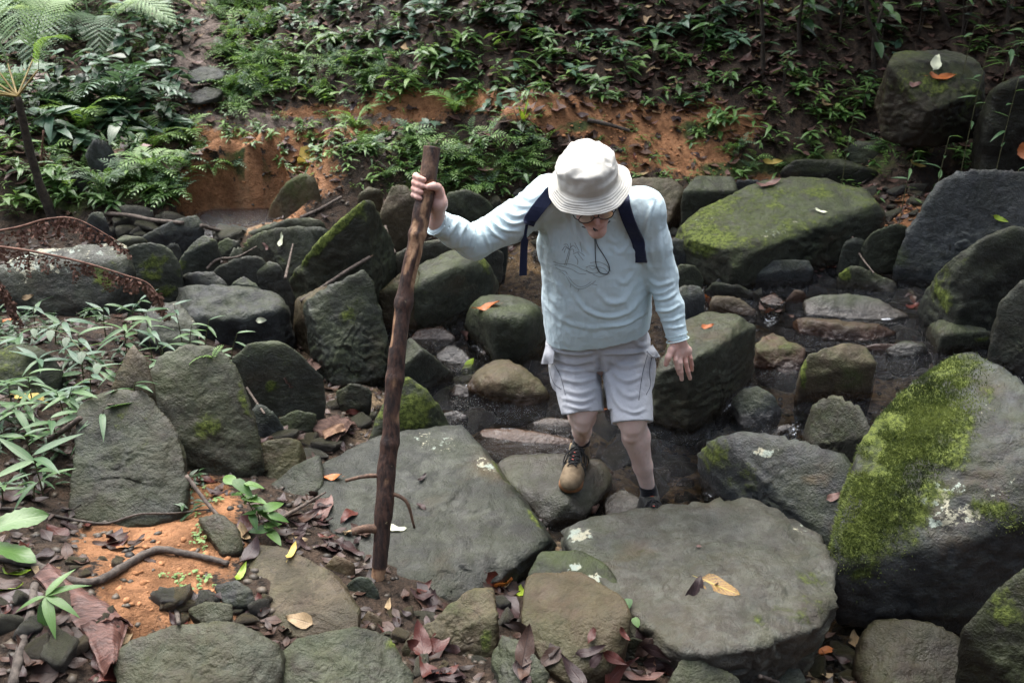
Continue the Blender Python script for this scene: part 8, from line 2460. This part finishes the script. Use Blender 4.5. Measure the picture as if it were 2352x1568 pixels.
stiff([(690, 692), (740, 660), (800, 620), (850, 590)], [.010, .0105, .010], 'broken stick with splintered pale end leaning in the left rock pile', 'twig', 'broken_stick', 'stick')
spl = MB()
e_ = hit(850, 590)[0]
stiff([(836, 600), (846, 593), (858, 585)], [.0105, .006, .001], 'splintered pale end piece of the broken stick', 'rawwood', 'splinter', 'splinter')
stiff([(655, 640), (664, 600), (673, 560)], [.009, .007, .004], 'short dark twig standing upright before the triangular boulder', 'twig')
stiff([(475, 618), (500, 596), (545, 590), (590, 566)], [.009, .008, .005], 'forked dark twig bridging two boulders in the left pile', 'twig')
stiff([(885, 520), (893, 550), (908, 582)], [.010, .008], 'dark twig behind the walking stick', 'twig')
stiff([(240, 490), (300, 495), (350, 505), (420, 512)], [.014, .013, .012], 'fallen branch left of the little pool', 'twig', 'branch', 'branch')
stiff([(462, 518), (490, 526), (525, 535)], [.013, .011], 'end of the fallen branch emerging right of the flat topped boulder', 'twig', 'branch', 'branch')
stiff([(1350, 276), (1400, 287), (1446, 301)], [.018, .016, .013], 'straight stick lying on the orange clay near the hat', 'root', 'branch', 'branch')
stiff([(1958, 545), (1975, 585), (2008, 628)], [.007, .006, .004], 'thin brown twig before the dark crevice', 'twig')
stiff([(690, 500), (735, 480), (785, 452)], [.012, .010], 'thin fallen branch over the green washed boulder', 'twig', 'branch', 'branch')
stiff([(622, 1202), (680, 1170), (748, 1130)], [.0085, .007, .004], 'pale twig lying between dark stone and slab', 'twig')
stiff([(428, 1092), (480, 1160), (530, 1215), (560, 1250)], [.008, .007, .005], 'dark twig running down beside the leaning boulder', 'twig')
stiff([(567, 890), (590, 925), (608, 950)], [.006, .005], 'dark twig under the tilted green block', 'twig')
twig([(395, 1390), (405, 1420), (412, 1440)], [.007, .008, .006], 'short wet stick on the orange clay', 'root', 'stick', 'stick')
stiff([(110, 1010), (150, 985), (185, 960)], [.012, .010], 'mossy branch under the bamboo grass', 'twig', 'branch', 'branch')
stiff([(140, 965), (215, 935), (262, 928)], [.006, .004], 'thin brown twig along the top of the dark triangular block', 'twig')
stiff([(2075, 480), (2092, 470), (2100, 450)], [.012, .012, .008], 'hooked root at the foot of the right bank', 'root', 'root', 'root')
twig([(0, 1288), (75, 1302), (130, 1328), (180, 1345), (230, 1338), (280, 1310), (330, 1280), (370, 1268), (420, 1276), (470, 1285), (525, 1300)], [.014, .013, .014, .012, .009], 'thick grey root snaking across the orange clay at lower left', 'root', 'root', 'root', .004, wob=.3)
twig([(80, 1350), (72, 1420), (55, 1480), (42, 1530), (30, 1580)], [.013, .014, .015], 'upright grey root at the bottom left edge', 'root', 'root', 'root', .004, wob=.3, seed=5)
twig([(0, 1170), (60, 1172), (130, 1188), (190, 1200), (250, 1204), (320, 1182), (400, 1178), (490, 1172)], [.0055, .005, .0045, .003], 'thin dark root under the dark triangular block', 'root', 'root', 'root', .003, seed=6)
stiff([(1362, 1172), (1385, 1130), (1405, 1085)], [.016, .018, .010], 'dark red rotten wood wedged beside the shoe stone', 'bark', 'driftwood', 'driftwood', wob=.4)
stiff([(1860, 1560), (1800, 1568), (1745, 1552)], [.006, .007], 'short dark stick on the flat grey stone at the bottom', 'twig')


def slabpiece(corners, label, mat, name, cat, n=10, bulge=.02, wavey=.01, th=.004, lifts=None, raise_=.01):
    """a bent sheet (bark, palm sheath) lying on what is under it"""
    c = []
    for i, q in enumerate(corners):
        p, nm, w = hit(*q); c.append(p + nm * (raise_ if lifts is None else lifts[i]))
    c = [np.array(x) for x in c]
    g = np.linspace(0, 1, n); U, V_ = np.meshgrid(g, g)
    P = ((1 - U) * (1 - V_))[..., None] * c[0] + (U * (1 - V_))[..., None] * c[1] + (U * V_)[..., None] * c[2] + ((1 - U) * V_)[..., None] * c[3]
    nn = unit(np.cross(c[1] - c[0], c[3] - c[0])); nn = nn if nn[2] > 0 else -nn
    wob = fbm(np.stack([U.ravel() * 3, V_.ravel() * 5, 0 * U.ravel()], -1), 3, len(label)).reshape(U.shape)
    P = P + nn * (bulge * np.sin(U * math.pi) + wavey * wob + .004 * np.sin(U * 40))[..., None]
    ragged = .06 * fbm(np.stack([U.ravel() * 9, V_.ravel() * 2, 0 * U.ravel() + 4], -1), 2, 3).reshape(U.shape) * (V_ > .9)
    P = P + (c[3] - c[0]) * ragged[..., None]
    o = P.reshape(-1, 3).mean(0)
    mb = MB(); i = (np.arange(n - 1)[:, None] * n + np.arange(n - 1)[None]).ravel()
    q = np.stack([i, i + 1, i + n + 1, i + n], -1)
    v = np.concatenate([P.reshape(-1, 3), (P - nn * th).reshape(-1, 3)]) - o
    b_ = np.concatenate([np.arange(n - 1), np.arange(n - 1) * n + n - 1, (n - 1) * n + np.arange(n - 1, 0, -1), np.arange(n - 1, 0, -1) * n])
    e = np.stack([b_, np.roll(b_, -1), np.roll(b_, -1) + n * n, b_ + n * n], -1)
    mb.add(v, np.concatenate([q, q[:, ::-1] + n * n, e]), np.tile(np.stack([U, V_], -1).reshape(-1, 2), (2, 1)))
    ob = mb.build(name, LM[mat], None, True, o); tag(ob, label, cat)
    return ob


slabpiece([(75, 1335), (135, 1320), (300, 1445), (195, 1470)], 'dry brown fibrous palm sheath lying at lower left', 'sheath', 'palm_sheath', 'palm sheath', 14, .035, .02, .006, None, .02)
slabpiece([(180, 1450), (290, 1440), (275, 1520), (235, 1568)], 'dark red torn palm sheath below the fibrous one', 'red' if False else 'sheath', 'palm_sheath', 'palm sheath', 12, .03, .02, .005, None, .02).color = (1, .5, .45, 1)
slabpiece([(655, 866), (715, 822), (738, 842), (672, 890)], 'strip of rotten brown bark lying on the tilted green block', 'bark', 'bark_strip', 'bark', 10, .022, .012, .01, None, .006)
slabpiece([(715, 1000), (760, 970), (815, 980), (770, 1035)], 'splintered red brown bark in the hollow left of the stick', 'bark', 'bark_strip', 'bark', 10, .03, .03, .006, None, .03)
slabpiece([(735, 1012), (790, 1000), (788, 1016), (745, 1032)], 'pale splintered wood shred in the hollow left of the stick', 'rawwood', 'wood_shred', 'wood', 8, .02, .02, .004, None, .05)

# dead brown fern hanging into the view at the left
def dead_frond(pts, Y, plen, n, seed, label):
    rs = random.Random(seed)
    C = catmull(np.array([at_y(x, y, yy) for (x, y), yy in zip(pts, Y)]), n)
    o = C[0].copy()
    root = empty('dead_fern_frond', o); tag(root, label, 'dead fern', 'dead fern fronds')
    mb = MB(); add_tube(mb, C - o, [.006, .005, .002], 6, n); mb.build('rachis', LM['dryfern'], root)
    mb = MB()
    for k in range(2, n):
        for s_ in range(2):
            L = plen * rs.uniform(.4, 1.1) * (1 - .45 * k / n)
            if rs.random() < .12: continue
            d = np.array([rs.uniform(-.2, .35), rs.uniform(-.35, .35), -1.0]); p = C[k] - o
            m = 6
            q = np.array([p + unit(d) * L * (i / m) + np.array([math.sin(i * .9 + k) * .006, rs.uniform(-.004, .004), 0]) for i in range(m + 1)])
            add_tube(mb, q, [.0015, .0008], 3, m + 1)
            for i in range(1, m + 1):
                for sg in (-1, 1):
                    l = .028 * (1 - .5 * i / m) * rs.uniform(.5, 1.3)
                    e = q[i] + np.array([sg * l * .8, rs.uniform(-1, 1) * l * .6, -l * rs.uniform(.2, 1)])
                    w = unit(np.cross(e - q[i], [rs.uniform(-1, 1), 1, rs.uniform(-1, 1)])) * .0075
                    mb.add([q[i] - w * .5, (q[i] + e) / 2 + w, e, (q[i] + e) / 2 - w], [[0, 1, 2, 3]])
    pb = mb.build('dry_pinnae', LM['dryfern'], root); tag(pb, kind='stuff')


dead_frond([(-60, 560), (60, 575), (180, 600), (280, 630), (345, 655), (378, 715)], [4.3, 4.3, 4.3, 4.3, 4.3, 4.28], .13, 30, 1, 'long dead brown fern frond drooping across the lichen slab')
dead_frond([(-60, 540), (40, 522), (110, 503), (180, 505), (280, 560)], [4.5, 4.5, 4.5, 4.5, 4.5], .14, 24, 2, 'upper dead brown fern frond before the pale slab')
dead_frond([(-50, 620), (-10, 640), (15, 680), (40, 730)], [4.1, 4.1, 4.1, 4.1], .12, 18, 3, 'short dead fern frond at the left edge')
dead_frond([(100, 300), (95, 360), (90, 420), (110, 490)], [6.7, 6.7, 6.7, 6.7], .16, 16, 4, 'dead skirt frond hanging beside the tree fern trunk')

# moss tufts standing off the stone
def moss_tufts(label_o, G, F, Nn, patches, n, h, parent, seed, col='moss'):
    rs = np.random.default_rng(seed)
    q = to_px(G)
    w = np.zeros(len(G))
    for x, y, rx, ry, st_, an in patches: w = np.maximum(w, st_ * blob(q[:, 0], q[:, 1], x, y, rx, ry, an))
    w *= ((Nn * (CAM - G)).sum(1) > -.1) * (.35 + fbm(G * 12, 3, seed) * 1.2 > .05)
    fw = w[F].mean(1) * np.linalg.norm(np.cross(G[F[:, 1]] - G[F[:, 0]], G[F[:, 2]] - G[F[:, 0]]), axis=1)
    fi = rs.choice(len(F), n, p=fw / fw.sum())
    r1, r2 = rs.random(n), rs.random(n); s_ = np.sqrt(r1)
    p = G[F[fi, 0]] * (1 - s_)[:, None] + G[F[fi, 1]] * (s_ * (1 - r2))[:, None] + G[F[fi, 2]] * (s_ * r2)[:, None]
    nn = Nn[F[fi, 0]]
    d = nn + rs.normal(size=(n, 3)) * .55 + np.array([0, 0, .35]); d /= np.linalg.norm(d, axis=1)[:, None]
    sd_ = np.cross(d, rs.normal(size=(n, 3))); sd_ /= np.linalg.norm(sd_, axis=1)[:, None]
    hh = h * rs.uniform(.5, 1.3, n)[:, None]
    v = np.stack([p - sd_ * .0022 - nn * .002, p + sd_ * .0022 - nn * .002, p + d * hh], 1).reshape(-1, 3)
    f = np.arange(3 * n).reshape(-1, 3)
    loc = np.array(parent.location)
    rn = np.repeat(np.clip(.5 + fbm(p * 9, 3, seed + 1) * .9 + rs.normal(size=n) * .15, 0, 1), 3)
    o = link('moss', mesh_np('moss', v - loc, f, LM_moss, False, None, {'rnd': rn}), parent)
    tag(o, kind='stuff')


t = NT('moss_tuft')
rn_ = t.attr('rnd')
c = t.ramp(rn_, [(0.0, (.030, .045, .011)), (.5, (.088, .120, .028)), (1.0, (.185, .225, .055))])
LM_moss = t.done(t.n('ShaderNodeMixShader', 0, Fac=.3, _1=t.principled(Base_Color=c, Roughness=.8).outputs[0], _2=t.n('ShaderNodeBsdfTranslucent', 0, Color=c)))
o, G, F, Nn = bigmoss
moss_tufts('', G, F, Nn, [(2090, 990, 90, 190, 1, 29), (2010, 1140, 85, 140, 1, 15), (1960, 1240, 50, 60, .8, 0), (2140, 905, 90, 70, .7, 30), (2300, 1180, 60, 28, .35, 20)], 21000, .012, o, 3)
for o in ROCKS:
    pass

# crumbs of the orange clay lying on it
M['clod'] = make_plain('orange_clay_crumbs', (.20, .085, .032), (.42, .20, .09), 40, .9, .6)
scatter_stuff('clay_crumbs', 'crumbled orange clay on the bare patches', lambda x, y, p: np.where(np.maximum(blob(x, y, 380, 1300, 150, 110), soil_at(x, y)) > .35, .9, 0), 16000, gb, .005, .022, M['clod'], 2.2, 8.6, -3.2, 3.0)
# ================================================================== WHICH ONE IS IT
ANCH = [('the big flat slab', 1000, 1200), ('the walking stick foot', 875, 1370), ('the dark triangular block', 290, 1050), ('the oval pale stone', 690, 1360), ('the lower right slab', 1650, 1330), ('the trapezoid boulder', 1325, 1440), ('the mossy giant', 2150, 1050), ('the leaning mossy boulder', 480, 950),
        ('the tilted green block', 635, 850), ('the long rough boulder', 540, 720), ('the craggy boulder', 790, 760), ('the triangular boulder', 790, 560), ('the lichen slab', 130, 630), ('the yellow moss cushion', 365, 620), ('the flat topped grey boulder', 390, 530), ('the small brown pool', 530, 510), ('the green washed boulder', 680, 450),
        ('the yellow heart leaf', 715, 365), ('the tree fern trunk', 80, 330), ('the stone steps', 470, 190), ('the hazy tree fern', 210, 90), ('the hat', 1345, 400), ('the raised hand', 975, 430), ('the new shoot', 1190, 250), ('the fern clump', 1045, 262), ('the glossy sapling pair', 1470, 140), ('the clay stick', 1400, 288), ('the mossy flat boulder', 1800, 490),
        ('the dark square block', 1630, 440), ('the square mossy boulder', 2150, 210), ('the cracked grey boulder', 2250, 500), ('the leaning black trunk', 2030, 140), ('the pale spike leaf', 1750, 330), ('the tapering stone', 1960, 700), ('the wedge boulder', 1640, 820), ('the round green boulder', 1155, 740), ('the long dark block', 1050, 650), ('the grey root', 300, 1300),
        ('the palm sheath', 190, 1400), ('the wide bottom left boulder', 450, 1500), ('the angular bottom boulder', 790, 1500), ('the scalloped boulder', 1040, 1450), ('the split stone', 1190, 1520), ('the bottom puddle', 1950, 1500), ('the serrated leaves', 40, 1250), ('the upper dark sapling', 1190, 90), ('the right edge boulder', 2330, 260), ('the right foot', 1310, 1080), ('the left foot', 1490, 1170), ('the green mound', 945, 940), ('the bark strip', 770, 1000)]
ANCH = [a for a in ANCH if a[0] != 'the pale spike leaf']
_ax = np.array([[a[1], a[2]] for a in ANCH], float)
ORD = ['nearest', 'second nearest', 'third nearest', 'fourth nearest', 'fifth nearest', 'sixth nearest', 'seventh nearest', 'eighth nearest', 'ninth nearest', 'tenth nearest']
bpy.context.view_layer.update()
bins = {}
for o in list(scene.objects):
    if o.parent is not None or not o.get('group') or not o.get('category'): continue
    st_ = o.name.split('.')[0]
    if st_ not in ('bank_seedling', 'bank_fern', 'fallen_leaf', 'bed_stone', 'sprout'): continue
    p = np.array(o.matrix_world.translation)
    x, y, dep = to_px(p)
    if st_ == 'fallen_leaf': kind = {'near_brown_leaf': 'brown leaf', 'wet_purple_leaf': 'wet purple brown leaf', 'dark_red_leaf': 'dark red leaf', 'pinkish_leaf': 'dull pinkish leaf', 'tan_leaf': 'tan leaf', 'orange_leaf': 'orange leaf'}[o.data.materials[0].name]
    elif st_ == 'bank_seedling': kind = {'bank_leaf': 'green seedling', 'fern_leaf': 'light green seedling', 'dark_leaf': 'dark broad leaved plant', 'blue_green_leaf': 'blue green plant'}[o.data.materials[0].name]
    elif st_ == 'bank_fern': kind = 'small bank fern'
    elif st_ == 'sprout': kind = 'tiny clover like sprout'
    else: kind = ('brownish' if o.color[0] > o.color[2] * 1.4 else 'grey') + ' small stone'
    d = _ax - np.array([x, y]); k = int(np.argmin((d ** 2).sum(1))); dx, dy = -d[k]
    rel = ('right of' if dx > 0 else 'left of') if abs(dx) > abs(dy) else ('below' if dy > 0 else 'above')
    bins.setdefault((kind, rel, ANCH[k][0]), []).append((float(np.hypot(dx, dy)), o))
_t = ['eleventh', 'twelfth', 'thirteenth', 'fourteenth', 'fifteenth', 'sixteenth', 'seventeenth', 'eighteenth', 'nineteenth', 'twentieth'] + ['twenty ' + q.split()[0] for q in ['first'] + ORD[1:9]] + ['thirtieth'] + ['thirty ' + q.split()[0] for q in ['first'] + ORD[1:9]]
ORD += [q + ' nearest' for q in _t]
for (kind, rel, an), L in bins.items():
    L.sort(key=lambda q: q[0])
    for i, (_, o) in enumerate(L):
        o['label'] = f'{kind} {rel} {an}' if len(L) == 1 else f'{kind} {rel} {an}, ' + (ORD[i] + ' there' if i < len(ORD) else 'among the farther ones there')

for o in scene.objects:
    if o.get('label') and len(o['label'].split()) > 16: print('LONG', o.name, o['label'])
